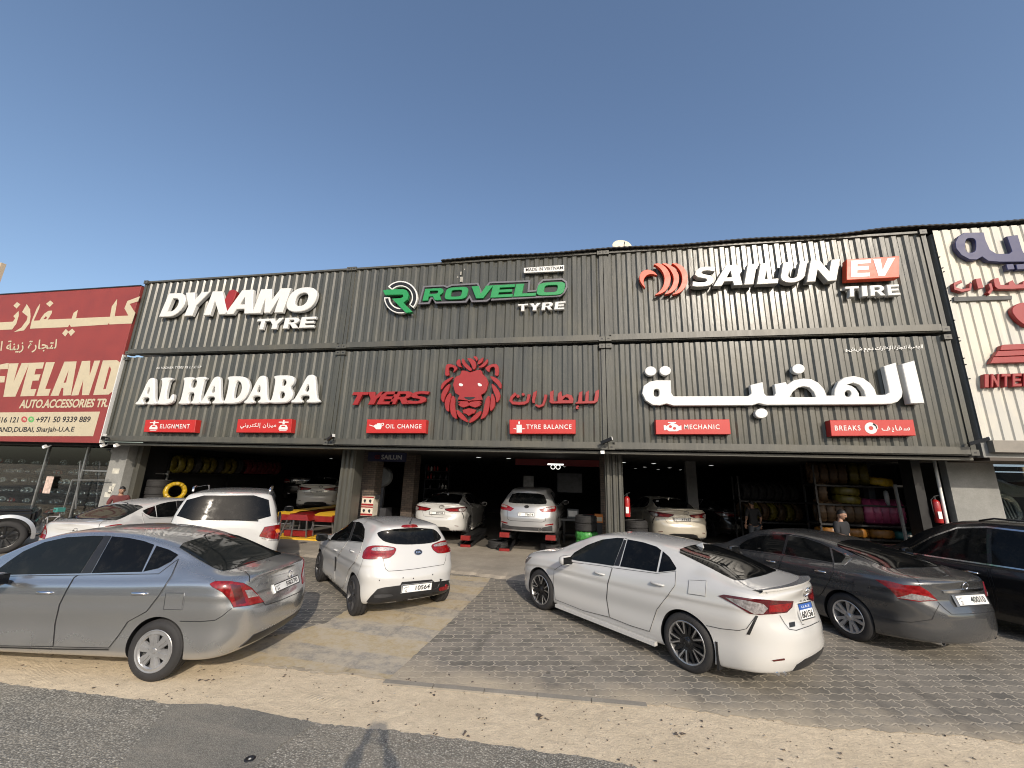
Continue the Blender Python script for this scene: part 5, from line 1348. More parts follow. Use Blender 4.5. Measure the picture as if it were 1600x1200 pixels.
def handle3(car, p, n, mat, L=.2):
    for sg in (1, -1):
        k = MB(); pts = [Vector((p.x + dx, (p.y + dy * (1 if p.y > 0 else -1)), p.z + dz)) for dx, dy, dz in ((-L / 2, .002, 0), (-L / 2 + .02, .022, .002), (0, .032, .004), (L / 2 - .03, .028, .003), (L / 2, .004, 0))]
        pts = [Vector((q.x, q.y * sg, q.z)) for q in pts]
        k.tube(pts, [.010, .015, .016, .015, .010], 10); k.build('door_handle', mat, car.root, smooth=True, world_coords=False)
def mirror_pod(car, x, y, z, mat, glass=M_chrome):
    for sg in (1, -1):
        bm = bmesh.new(); bmesh.ops.create_uvsphere(bm, u_segments=20, v_segments=12, radius=1)
        for v in bm.verts:
            c = v.co; c.x = math.copysign(abs(c.x) ** .8, c.x) * .075 + (.02 if c.x > 0 else 0) * abs(c.x); c.y = math.copysign(abs(c.y) ** .7, c.y) * .115; c.z = math.copysign(abs(c.z) ** .7, c.z) * .075
            if c.x < -.045: c.x = -.045
            c += Vector((x, sg * y, z))
        me = bpy.data.meshes.new('mirror'); bm.to_mesh(me); bm.free(); me.materials.append(mat); me.polygons.foreach_set('use_smooth', [True] * len(me.polygons)); me.set_sharp_from_angle(angle=R(40))
        o = bpy.data.objects.new('mirror', me); C.objects.link(o); o.parent = car.root
        k = MB(); k.bar((x + .02, sg * (y - .16), z - .06), (x, sg * (y - .05), z - .02), .05, .035); k.build('mirror_arm', M_trim, o, world_coords=False)
        k = MB(); k.box(x - .049, x - .046, *sorted((sg * (y - .095), sg * (y + .095))), z - .055, z + .055); k.build('mirror_glass', M_tint, o, world_coords=False)
def roundel(car, p, n, r, mat, kind, rx=1.0, up=Vector((0, 0, 1))):
    """small round or oval emblem standing on the paint"""
    n = n.normalized(); ux = up.cross(n).normalized(); uy = n.cross(ux)
    M = Matrix.Translation(p + n * .004) @ Matrix(((ux.x * rx, uy.x, n.x, 0), (ux.y * rx, uy.y, n.y, 0), (ux.z * rx, uy.z, n.z, 0), (0, 0, 0, 1)))
    k = MB()
    if kind == 'kia':
        k.lathe([(0, .006), (r * .95, .006), (r, 0)], 32, M, 1)
        k.torus((0, 0, 0), (0, 0, 1), r * .95, r * .07, 32, 6); 
        for i in range(len(k.v) - 32 * 6, len(k.v)): k.v[i] = tuple(M @ (Vector(k.v[i]) + Vector((0, 0, .006))))
        e = k.build('emblem', [mat, M_black], car.root, world_coords=False, angle=40)
        text_on('lettering', 'KIA', lambda u, v: M @ Vector(((u - .5) * r * 1.2, (v - .5) * r * .75, .0085)), mat, e, .02, world_coords=False)
        return
    def tor(r0, r1, sx=1, sy=1, oy=0):
        a = len(k.v); k.torus((0, 0, 0), (0, 0, 1), r0, r1, 32, 6)
        for i in range(a, len(k.v)): q = Vector(k.v[i]); k.v[i] = tuple(M @ Vector((q.x * sx, q.y * sy + oy, q.z + .004)))
    tor(r, r * .11)
    if kind == 'toyota': tor(r * .62, r * .1, .55, 1.3, r * .0); tor(r * .8, r * .1, 1.0, .45, r * .42)
    if kind == 'nissan': 
        a = len(k.v); k.box(-r * 1.25, r * 1.25, -r * .17, r * .17, 0, .008)
        for i in range(a, len(k.v)): k.v[i] = tuple(M @ Vector(k.v[i]))
    k.build('emblem', mat, car.root, world_coords=False, angle=40)
def antenna(car, p, tip):
    k = MB(); k.tube([p, p + Vector((-.01, 0, .02)), tip], [.016, .008, .003], 8); k.build('antenna', M_black, car.root, world_coords=False, smooth=True)
def exhaust(car, p, r=.03, mat=None, L=.12):
    k = MB(); M = Matrix.Translation(p) @ Matrix.Rotation(R(-90), 4, 'Y')
    k.lathe([(r * .8, -L), (r, -L), (r, 0), (r * .86, 0), (r * .8, -.1)], 24, M); k.lathe([(0, -.06), (r * .84, -.06)], 24, M, 1)
    k.build('exhaust_tip', [mat or M_chrome, M_black], car.root, world_coords=False, angle=40)
SP_SUNNY = dict(xr=-.99, xf=3.435, wb=2.60, rt=.310, rim=.205, tw=.19, arch=.335, track=.835,
    top=[(-.99, 1.05), (-.90, 1.075), (-.72, 1.095), (-.46, 1.125), (-.15, 1.235), (.2, 1.365), (.55, 1.45), (.95, 1.498), (1.3, 1.51), (1.65, 1.49), (2.0, 1.405), (2.6, 1.09), (2.95, .95), (3.3, .80), (3.435, .62)],
    shoulder=[(-.99, .985), (-.4, 1.035), (.5, .995), (1.5, .96), (2.4, .93), (3.0, .84), (3.435, .56)],
    W=[(-.99, .80), (-.5, .838), (.2, .848), (1.6, .848), (2.6, .845), (3.2, .80), (3.435, .76)], waist=.012,
    wr=[(-.6, .69), (-.2, .63), (.2, .59), (.7, .575), (1.4, .585), (2.0, .62), (2.5, .74)],
    bottom=[(-.99, .27), (-.7, .23), (-.35, .20), (2.9, .19), (3.435, .25)],
    rear_prof=[(.25, .14), (.36, .05), (.46, .01), (.58, 0), (.70, .02), (.78, .06), (.86, .10), (1.0, .115), (1.08, .09)], front_prof=[(.2, .1), (.4, 0), (.6, .05), (.8, .2)], rear_round=(.50, 2.7))
SP_CAMRY = dict(xr=-1.11, xf=3.785, wb=2.825, rt=.335, rim=.235, tw=.225, arch=.362, track=.905,
    top=[(-1.11, 1.075), (-1.0, 1.10), (-.8, 1.115), (-.55, 1.15), (-.2, 1.265), (.15, 1.355), (.5, 1.41), (1.0, 1.44), (1.35, 1.445), (1.75, 1.405), (2.15, 1.27), (2.72, 1.03), (3.2, .94), (3.55, .83), (3.785, .66)],
    shoulder=[(-1.11, 1.0), (-.6, 1.065), (0, 1.035), (.7, .985), (1.6, .95), (2.5, .92), (3.2, .84), (3.785, .58)],
    W=[(-1.11, .86), (-.6, .905), (0, .92), (1.5, .912), (2.8, .92), (3.3, .89), (3.785, .84)], waist=.02,
    wr=[(-.9, .75), (-.5, .71), (0, .635), (.6, .59), (1.3, .585), (2.0, .62), (2.7, .76)],
    bottom=[(-1.11, .27), (-.7, .22), (-.3, .17), (3.2, .17), (3.785, .2)],
    rear_prof=[(.2, .10), (.3, .04), (.42, .0), (.58, .0), (.68, .03), (.78, .075), (.95, .09), (1.04, .06), (1.1, .03)], front_prof=[(.2, .06), (.4, 0), (.6, .05), (.8, .2)], rear_round=(.55, 2.6), crease=.010)
SP_ALTIMA = dict(xr=-1.12, xf=3.745, wb=2.776, rt=.335, rim=.220, tw=.215, arch=.362, track=.90,
    top=[(-1.12, 1.055), (-1.0, 1.08), (-.75, 1.105), (-.5, 1.15), (-.1, 1.275), (.3, 1.375), (.7, 1.44), (1.1, 1.468), (1.45, 1.465), (1.85, 1.40), (2.2, 1.26), (2.72, 1.03), (3.2, .94), (3.55, .82), (3.745, .65)],
    shoulder=[(-1.12, .98), (-.6, 1.05), (0, 1.03), (.7, .985), (1.6, .955), (2.5, .93), (3.2, .84), (3.745, .58)],
    W=[(-1.12, .85), (-.6, .90), (0, .915), (1.5, .91), (2.8, .915), (3.3, .88), (3.745, .82)], waist=.015,
    wr=[(-.9, .75), (-.5, .70), (0, .625), (.6, .59), (1.3, .59), (2.0, .62), (2.7, .76)],
    bottom=[(-1.12, .28), (-.7, .24), (-.3, .19), (3.2, .19), (3.745, .23)],
    rear_prof=[(.2, .10), (.32, .03), (.45, .0), (.60, .0), (.72, .04), (.82, .08), (.95, .09), (1.06, .05)], front_prof=[(.2, .06), (.4, 0), (.6, .05), (.8, .2)], rear_round=(.55, 2.5))
SP_RIO = dict(xr=-.645, xf=3.40, wb=2.57, rt=.312, rim=.222, tw=.205, arch=.338, track=.855,
    top=[(-.645, 1.415), (-.35, 1.435), (.1, 1.455), (.6, 1.465), (1.05, 1.455), (1.45, 1.395), (1.9, 1.22), (2.35, 1.03), (2.8, .95), (3.2, .82), (3.4, .66)],
    shoulder=[(-.645, .985), (0, .985), (.8, .955), (2.2, .92), (3.0, .82), (3.4, .6)],
    W=[(-.645, .80), (-.2, .855), (0, .862), (1.2, .85), (2.5, .862), (3.0, .83), (3.4, .75)], waist=.02,
    wr=[(-.645, .60), (0, .595), (1, .585), (1.7, .61), (2.3, .74)],
    bottom=[(-.645, .27), (-.4, .23), (0, .19), (3.0, .19), (3.4, .22)],
    rear_prof=[(.2, .12), (.33, .02), (.46, 0), (.62, .0), (.72, .04), (.85, .10), (.95, .13), (1.15, .22), (1.32, .30), (1.40, .30), (1.46, .30)], rear_ramp=.95, front_prof=[(.2, .06), (.4, 0), (.6, .05), (.8, .2)], rear_round=(.42, 2.6), rail=.11)
SP_LC = dict(xr=-1.16, xf=3.75, wb=2.85, rt=.39, rim=.235, tw=.28, arch=.43, track=.965,
    top=[(-1.16, 1.83), (-.9, 1.855), (0, 1.88), (1.2, 1.875), (1.65, 1.79), (2.3, 1.33), (2.6, 1.25), (3.4, 1.16), (3.75, .95)],
    shoulder=[(-1.16, 1.24), (1.0, 1.22), (2.4, 1.18), (3.2, 1.08), (3.75, .85)],
    W=[(-1.16, .955), (-.5, .985), (2.8, .985), (3.4, .95), (3.75, .88)], waist=.01,
    wr=[(-1.16, .745), (0, .735), (1.4, .735), (2.3, .84)],
    bottom=[(-1.16, .42), (-.6, .36), (0, .30), (3.2, .30), (3.75, .38)],
    rear_prof=[(.3, .08), (.45, .01), (.6, 0), (.8, .01), (1.0, .03), (1.25, .06), (1.5, .13), (1.85, .23)], rear_ramp=.8, front_prof=[(.3, .06), (.6, 0), (1.0, .06), (1.2, .12)], rear_round=(.34, 3.0), rail=.12)
SP_SUV = dict(xr=-1.08, xf=3.86, wb=2.90, rt=.375, rim=.255, tw=.235, arch=.40, track=.955,
    top=[(-1.08, 1.66), (-.7, 1.73), (0, 1.79), (.9, 1.81), (1.4, 1.77), (1.9, 1.59), (2.6, 1.16), (3.2, 1.07), (3.6, .95), (3.86, .75)],
    shoulder=[(-1.08, 1.12), (0, 1.10), (1.0, 1.06), (2.4, 1.03), (3.2, .96), (3.86, .66)],
    W=[(-1.08, .93), (-.5, .97), (2.8, .975), (3.4, .94), (3.86, .86)], waist=.02,
    wr=[(-1.08, .66), (0, .65), (1.4, .655), (2.0, .69), (2.6, .82)],
    bottom=[(-1.08, .34), (-.6, .26), (0, .21), (3.2, .21), (3.86, .26)],
    rear_prof=[(.2, .10), (.35, .02), (.5, 0), (.75, .01), (.9, .04), (1.1, .10), (1.4, .26), (1.62, .32)], rear_ramp=.9, front_prof=[(.2, .06), (.5, 0), (.8, .05), (1.0, .2)], rear_round=(.45, 2.7), rail=.11)
SP_SPORT = dict(xr=-.88, xf=3.56, wb=2.64, rt=.35, rim=.23, tw=.225, arch=.375, track=.92,
    top=[(-.88, 1.54), (-.5, 1.59), (.1, 1.63), (.7, 1.645), (1.2, 1.61), (1.6, 1.50), (2.3, 1.14), (2.9, 1.05), (3.3, .93), (3.56, .73)],
    shoulder=[(-.88, 1.12), (0, 1.09), (1.0, 1.05), (2.2, 1.01), (3.0, .93), (3.56, .66)],
    W=[(-.88, .87), (-.4, .92), (2.5, .927), (3.1, .89), (3.56, .8)], waist=.02,
    wr=[(-.88, .60), (0, .61), (1.2, .62), (1.8, .66), (2.4, .78)],
    bottom=[(-.88, .32), (-.5, .26), (0, .21), (3.0, .21), (3.56, .26)],
    rear_prof=[(.2, .10), (.35, .02), (.5, 0), (.7, .0), (.85, .04), (1.05, .10), (1.3, .24), (1.55, .32)], rear_ramp=.9, front_prof=[(.2, .06), (.5, 0), (.8, .05), (1.0, .2)], rear_round=(.42, 2.6), rail=.11)

O1, S1 = (0, 780), 3.2
def sunny(label, pose, paint, full=True, plate_text=None, lam=None):
    c = Car('sedan_car', SP_SUNNY, label, 'car', pose, paint, trace=POSE_SUNNY); r = c.pxray(O1, S1)
    c.patch('side_window', [(-60, 378), (5, 340), (40, 314), (120, 260), (225, 214), (335, 190), (470, 182), (522, 183), (402, 370), (5, 378)], r, M_tint2, mirror=True, fit=1)
    c.patch('window_pillar', [(524, 182), (558, 184), (456, 369), (405, 371)], r, M_trim, .003, mirror=True)
    w = c.patch('side_window', [(562, 185), (640, 192), (720, 208), (772, 227), (709, 362), (460, 369)], r, M_tint, mirror=True, fit=1)
    c.patch('quarter_window', [(784, 232), (848, 252), (893, 277), (858, 310), (790, 345), (718, 361)], r, M_tint, mirror=True, fit=1)
    c.patch('rear_window', [(-.50, -.59), (-.53, 0), (-.50, .59), (-.30, .585), (.0, .55), (.25, .515), (.28, 0), (.25, -.515), (.0, -.55), (-.30, -.585)], c.topray(), M_tint2, .005, .03, smooth_poly=1, fit=2)
    c.patch('door', [(-150, 388), (390, 380), (372, 392), (335, 455), (300, 525), (278, 620), (268, 735), (-150, 728)], r, paint, .006, mirror=True, seam=.0065, step=.03, seam_off=.009)
    c.patch('door', [(395, 380), (795, 374), (893, 300), (860, 380), (800, 475), (735, 560), (640, 612), (595, 680), (546, 742), (270, 736), (280, 620), (302, 526), (338, 455), (375, 392)], r, paint, .006, mirror=True, seam=.0065, step=.03, seam_off=.009)
    c.patch('fuel_flap', [(832, 468), (922, 470), (912, 552), (820, 550)], r, paint, .007, seam=.004, seam_off=.009)
    c.patch('tail_light', [(1050, 424), (1075, 412), (1150, 412), (1215, 420), (1258, 445), (1295, 488), (1318, 514), (1250, 530), (1168, 540), (1150, 505), (1112, 464), (1062, 437)], r, M_tailred, .008, .02, mirror=True, seam=.01, seam_off=.004)
    c.patch('reverse_lamp', [(1222, 456), (1255, 452), (1290, 486), (1240, 494)], r, M_clear, .011, .02, mirror=True)
    c.patch('tail_light_band', [(1150, 425), (1200, 430), (1228, 520), (1180, 528), (1165, 470)], r, M_taildk, .010, .02, mirror=True)
    c.seam([(1132, 332), (1180, 345), (1225, 362), (1247, 385), (1246, 415)], r, .008, dens=5, mirror=True)
    c.seam([(1268, 455), (1300, 500), (1328, 530), (1400, 506), (1480, 472), (1512, 455)], r, .008, dens=5)
    c.seam([(900, 610), (1000, 612), (1075, 605), (1110, 585), (1158, 545)], r, .006, dens=5, mirror=True)
    c.seam([(0, 740), (250, 748), (545, 752)], r, .012, dens=6, mirror=True)
    c.patch('bumper_insert', [(-.60, .30), (-.50, .40), (.50, .40), (.60, .30)], c.back(), M_trim, .006, .03)
    handle(c, 228, 466, O1, S1, M_chrome, .19); handle(c, 700, 471, O1, S1, M_chrome, .19)
    mirror_pod(c, 1.92, .97, 1.0, paint)
    c.patch('headlight', [(3.30, .50), (3.15, .80), (2.75, .84), (2.9, .72)], c.side(), M_clear, .006, .03, mirror=True)
    h = c.local(1452, 374, O1, S1)
    if h: roundel(c, h[0], h[1], .045, M_chrome, 'nissan')
    c.patch('plate_garnish', [(1340, 408), (1340, 392), (1500, 352), (1500, 366)], r, paint, .012, .03)
    if plate_text: plate(c, [(1367, 472), (1487, 418), (1487, 380), (1367, 430)], O1, S1, plate_text, 'H')
    if full:
        rr = c.pxray(O1, S1)
        text_on('badge_lettering', 'SUNNY', lambda u, v: (lambda h: h[0] + h[1] * .004)(c.hit(*rr(1276 + 62 * u, 440 - 17 * u - (1 - v) * 0 - 9 * v), 6)), M_chrome, c.root, .02, world_coords=False)
    p = c.hit(Vector((.32, 0, 5)), Vector((0, 0, -1)))[0]; antenna(c, p, p + Vector((-.20, 0, .07)))
    c.wheels('sunny', None); c.body(); return c
POSE_SUNNY = (-4.816, 5.094, 3.269)
c_sunny = sunny('dusty silver sedan seen from its left rear, nearest car on the left', POSE_SUNNY, P_silver, True, '58270')
c_sun2 = sunny('white sedan behind the silver sedan, its trunk toward the shop window', (-11.095, 8.294, 1.701), P_white, False)

# ---- white hatchback
O2, S2 = (470, 780), 5.333
POSE_RIO = (-3.219, 7.378, 2.378)
c = Car('hatchback_car', SP_RIO, 'white hatchback with black lower bumper parked in the centre', 'car', POSE_RIO, P_white); r = c.pxray(O2, S2)
c.patch('rear_window', [(628, 277), (680, 262), (800, 245), (960, 237), (1095, 246), (1130, 264), (1172, 318), (1150, 345), (1060, 368), (900, 378), (780, 372), (690, 350), (650, 315)], r, M_tint, .005, .03, smooth_poly=1, fit=0)
c.patch('brake_light', [(833, 237), (846, 220), (958, 213), (980, 234)], r, M_tailred, .012, .02, smooth_poly=1)
c.patch('tail_light', [(512, 496), (522, 440), (555, 398), (605, 386), (700, 389), (780, 402), (796, 416), (780, 455), (740, 488), (680, 497), (580, 501)], r, M_tailred, .010, .02, mirror=True, smooth_poly=1, seam=.008, seam_off=.003)
c.patch('reverse_lamp', [(588, 430), (600, 406), (670, 399), (772, 407), (772, 424), (700, 432)], r, M_clear, .014, .02, mirror=True, smooth_poly=1)
c.patch('side_window', [(248, 345), (280, 292), (340, 232), (400, 193), (438, 183), (446, 190), (396, 346)], r, M_tint, .004, .03, mirror=True, fit=1)
c.patch('window_pillar', [(447, 188), (462, 188), (412, 346), (398, 346)], r, M_trim, .003, .03, mirror=True)
c.patch('side_window', [(414, 347), (464, 190), (484, 187), (515, 203), (535, 247), (530, 318), (519, 356), (470, 352)], r, M_tint, .004, .03, mirror=True, fit=1)
c.patch('door', [(250, 355), (392, 352), (330, 440), (292, 510), (284, 600), (286, 695), (215, 650), (185, 560), (200, 430)], r, P_white, .006, mirror=True, seam=.006, step=.03, seam_off=.009)
c.patch('door', [(400, 353), (515, 365), (500, 430), (455, 520), (400, 590), (378, 680), (350, 740), (292, 698), (290, 600), (300, 512), (338, 440)], r, P_white, .006, mirror=True, seam=.006, step=.03, seam_off=.009)
c.patch('door_guard', [(291, 478), (300, 480), (297, 560), (291, 600), (285, 598)], r, M_trim, .012, .03, mirror=True)
c.patch('bumper_insert', [(548, 852), (580, 810), (640, 748), (690, 735), (828, 717), (842, 690), (1090, 668), (1112, 690), (1238, 673), (1260, 700), (1264, 758), (1240, 790), (1100, 812), (880, 850), (700, 866)], r, M_trim, .010, .04)
c.patch('bumper_lip', [(-.72, .255), (-.70, .36), (.70, .36), (.72, .255)], c.back(), M_trim, .006, .03)
c.patch('fog_lamp', [(1146, 742), (1165, 730), (1244, 716), (1250, 735), (1182, 758), (1150, 760)], r, M_tailred, .016, .02, mirror=False)
c.patch('fog_lamp', [(610, 800), (640, 792), (755, 790), (770, 803), (700, 818), (615, 820)], r, M_trimg, .014, .02)
c.seam([(688, 497), (696, 545), (706, 582), (730, 600), (840, 593), (960, 580), (1080, 562), (1190, 545), (1204, 510), (1210, 462)], r, .007, dens=5)
c.seam([(470, 640), (500, 560), (520, 500)], r, .005, dens=5, mirror=True)
for u, v in ((852, 655), (938, 660), (1098, 628), (655, 676)): c.seam([(u - 4, v), (u + 4, v)], r, .02)
h = c.local(978, 442, O2, S2); roundel(c, h[0], h[1], .048, M_chrome, 'kia', 1.55)
text_on('badge_lettering', 'Rio', lambda u, v: (lambda h: h[0] + h[1] * .004)(c.hit(*r(708 + 40 * u, 528 - 4 * u - 9 * v), 7)), M_chrome, c.root, .0, world_coords=False)
plate(c, [(835, 782), (1088, 755), (1088, 683), (835, 715)], O2, S2, '10564', 'G', lift=.02)
handle(c, 292, 420, O2, S2, P_white, .19); handle(c, 432, 430, O2, S2, P_white, .19)
mirror_pod(c, 1.93, 1.0, .99, M_trim)
h = c.hit(Vector((-.18, 0, 5)), Vector((0, 0, -1))); antenna(c, h[0], h[0] + Vector((-.17, 0, .19)))
c.seam([(440, 150), (520, 150), (600, 165), (690, 205)], r, .009, dens=6, mirror=True)
c.patch('headlight', [(3.25, .55), (3.1, .82), (2.75, .86), (2.85, .72)], c.side(), M_clear, .006, .03, mirror=True)
c.wheels('rio', None); c.body()

# ---- white sport sedan and its relatives
O3, S3 = (790, 800), 2.963
POSE_CAMRY = (1.913, 6.601, 2.381)
def camry(label, pose, paint, plate_text=None, z=0.0, blue=None, full=True, plain_plate=None, lens=True, pitch=0, wstyle='camry'):
    c = Car('sedan_car', SP_CAMRY, label, 'car', pose, paint, trace=POSE_CAMRY, z=z, pitch=pitch); r = c.pxray(O3, S3)
    c.patch('side_window', [(292, 216), (320, 187), (380, 152), (450, 127), (518, 119), (549, 121), (500, 249), (440, 240), (332, 225)], r, M_tint2, .004, mirror=True, fit=1)
    c.patch('window_pillar', [(551, 121), (562, 124), (526, 250), (502, 248)], r, M_trim, .003, mirror=True)
    c.patch('side_window', [(566, 126), (640, 140), (700, 160), (721, 176), (699, 277), (531, 251)], r, M_tint, .004, mirror=True, fit=1)
    c.patch('quarter_window', [(729, 181), (760, 208), (792, 259), (786, 270), (708, 278)], r, M_tint, .004, mirror=True, fit=1)
    c.patch('rear_window', [(-.58, -.60), (-.62, 0), (-.58, .60), (-.35, .61), (.0, .585), (.27, .55), (.31, 0), (.27, -.55), (.0, -.585), (-.35, -.61)], c.topray(), M_tint, .005, .03, smooth_poly=1, fit=2)
    c.patch('tail_light', [(985, 388), (1012, 382), (1130, 400), (1250, 409), (1330, 412), (1325, 440), (1300, 465), (1240, 472), (1175, 475), (1130, 470), (1070, 435)], r, M_taildk, .008, .02, mirror=True)
    c.patch('reverse_lamp', [(1020, 396), (1130, 412), (1190, 425), (1212, 446), (1190, 471), (1152, 471), (1082, 436)], r, M_clear, .012, .02, mirror=True)
    c.patch('brake_light', [(1218, 432), (1318, 420), (1314, 440), (1294, 460), (1215, 464)], r, M_tailred, .012, .02, mirror=True)
    c.patch('side_vent', [(1158, 480), (1169, 482), (1131, 568), (1115, 566)], r, M_trim, .005, .03, mirror=True)
    c.patch('door', [(286, 232), (338, 238), (440, 250), (494, 258), (474, 330), (468, 400), (482, 486), (360, 455), (232, 404), (222, 330), (226, 268)], r, paint, .006, mirror=True, seam=.0065, step=.03, seam_off=.009)
    c.patch('door', [(497, 259), (700, 286), (790, 276), (786, 340), (742, 400), (702, 450), (682, 510), (668, 552), (580, 525), (484, 487), (470, 400), (476, 330)], r, paint, .006, mirror=True, seam=.0065, step=.03, seam_off=.009)
    c.patch('fuel_flap', [(850, 317), (930, 320), (926, 390), (845, 378)], r, paint, .007, seam=.004, seam_off=.009)
    c.seam([(1072, 310), (1090, 328), (1125, 348), (1165, 364), (1212, 378)], r, .008, dens=5, mirror=True)
    c.seam([(1268, 478), (1290, 515), (1312, 543), (1345, 548), (1410, 526), (1462, 500), (1472, 470)], r, .007, dens=5)
    c.seam([(930, 525), (1000, 540), (1080, 548), (1115, 540), (1160, 478)], r, .006, dens=5, mirror=True)
    # crease along the doors and the lip on the trunk
    k = MB(); hs = [c.hit(*r(u, v), 6) for u, v in ((1196, 364), (1250, 362), (1310, 350), (1370, 336), (1420, 322), (1440, 314))]
    hs = [Vector((-1.02, y, 1.098 - .02 * (abs(y) / .7) ** 3)) for y in (-.72, -.5, -.25, 0, .25, .5, .72)]; hs = [Vector((p.x + .16 * (abs(p.y) / .72) ** 2.4, p.y, p.z)) for p in hs]
    vs = []; 
    for p in hs: vs += [p + Vector((.16, 0, -.005)), p + Vector((.04, 0, .022)), p + Vector((-.035, 0, .036)), p + Vector((-.035, 0, .018)), p + Vector((.02, 0, -.02))]
    fs = [(5 * i + j, 5 * i + 5 + j, 5 * i + 6 + j, 5 * i + 1 + j) for i in range(6) for j in range(4)]
    k.add(vs, [f[::-1] for f in fs]); k.build('spoiler', paint, c.root, world_coords=False, smooth=True, angle=45)
    handle(c, 435, 284, O3, S3, paint, .21); handle(c, 703, 333, O3, S3, paint, .21)
    mirror_pod(c, 2.02, 1.04, .98, paint)
    h = c.local(1392, 368, O3, S3); roundel(c, h[0], h[1], .062, M_chrome, 'toyota', 1.3)
    if full: text_on('badge_lettering', 'CAMRY', lambda u, v: (lambda h: h[0] + h[1] * .005)(c.hit(*r(1360 + 76 * u, 418 - 20 * u - 9 * v), 6)), M_chrome, c.root, .02, world_coords=False, space=1.5)
    if full: c.patch('badge', [(1312, 512), (1337, 507), (1339, 530), (1314, 535)], r, M_trim, .006, .03)
    c.patch('rear_reflector', [(1232, 685), (1290, 677), (1292, 685), (1240, 692)], r, M_taildk, .006, .02, mirror=True)
    # rear skirt with fins, tail pipes, side skirts
    c.patch('diffuser', [(-.47, .27), (-.44, .345), (-.30, .385), (.30, .385), (.44, .345), (.47, .27)], c.back(), M_trim, .004, .03)
    for y in (.56, .64, -.56, -.64): exhaust(c, Vector((c.hit(*c.back()(y, .36))[0].x + .04, y, .268)), .033)
    for sg in (1, -1):
        k = MB(); k.box(.45, 2.4, *sorted((sg * .86, sg * .925)), .155, .205); k.build('side_skirt', paint, c.root, world_coords=False)
        k = MB(); k.box(-.40, -.375, *sorted((sg * .68, sg * .90)), .16, .46); k.build('mud_flap', M_trim, c.root, world_coords=False)
    c.patch('headlight', [(3.55, .66), (3.5, .78), (3.1, .84), (3.25, .72)], c.side(), M_clear, .006, .03, mirror=True)
    h = c.hit(Vector((.25, 0, 5)), Vector((0, 0, -1)))[0]
    k = MB(); k.add([h + Vector((-.08, -.02, -.01)), h + Vector((-.08, .02, -.01)), h + Vector((.10, 0, -.01)), h + Vector((-.07, 0, .065))], [(0, 1, 3), (1, 2, 3), (2, 0, 3)]); k.build('antenna', paint, c.root, world_coords=False)
    if blue: plate(c, [(1365, 503), (1427, 487), (1403, 410), (1342, 425)], O3, S3, plate_text, 'U.A.E', True)
    elif plate_text: plate3(c, [Vector((-1.06, y, z_)) for y, z_ in ((.26, .76), (-.26, .76), (-.26, .87), (.26, .87))], plate_text, plain_plate or 'L')
    c.wheels(wstyle, None); c.body(); return c
camry('pearl white sedan with black wheels and a trunk lip, right of centre', POSE_CAMRY, P_pearl, '60156', blue=True)
camry('white sedan inside the middle bay, half in shadow beside the silver car', (-4.86, 14.55, 1.62), P_white, '8908', z=.26, full=False, wstyle='dark')
camry('champagne sedan inside the right bay beside the pillar', (3.069, 15.2, 1.686), P_beige, '3563', z=.34, full=False, wstyle='dark')
camry('white sedan raised on the yellow ramps in the left bay', (-12.0, 17.6, 1.98), P_white, '20362', z=.64, full=False, wstyle='dark')
camry('black sedan deep in the right bay behind the champagne sedan', (6.1, 18.6, 1.75), P_black, '4471', z=.20, full=False, wstyle='dark')

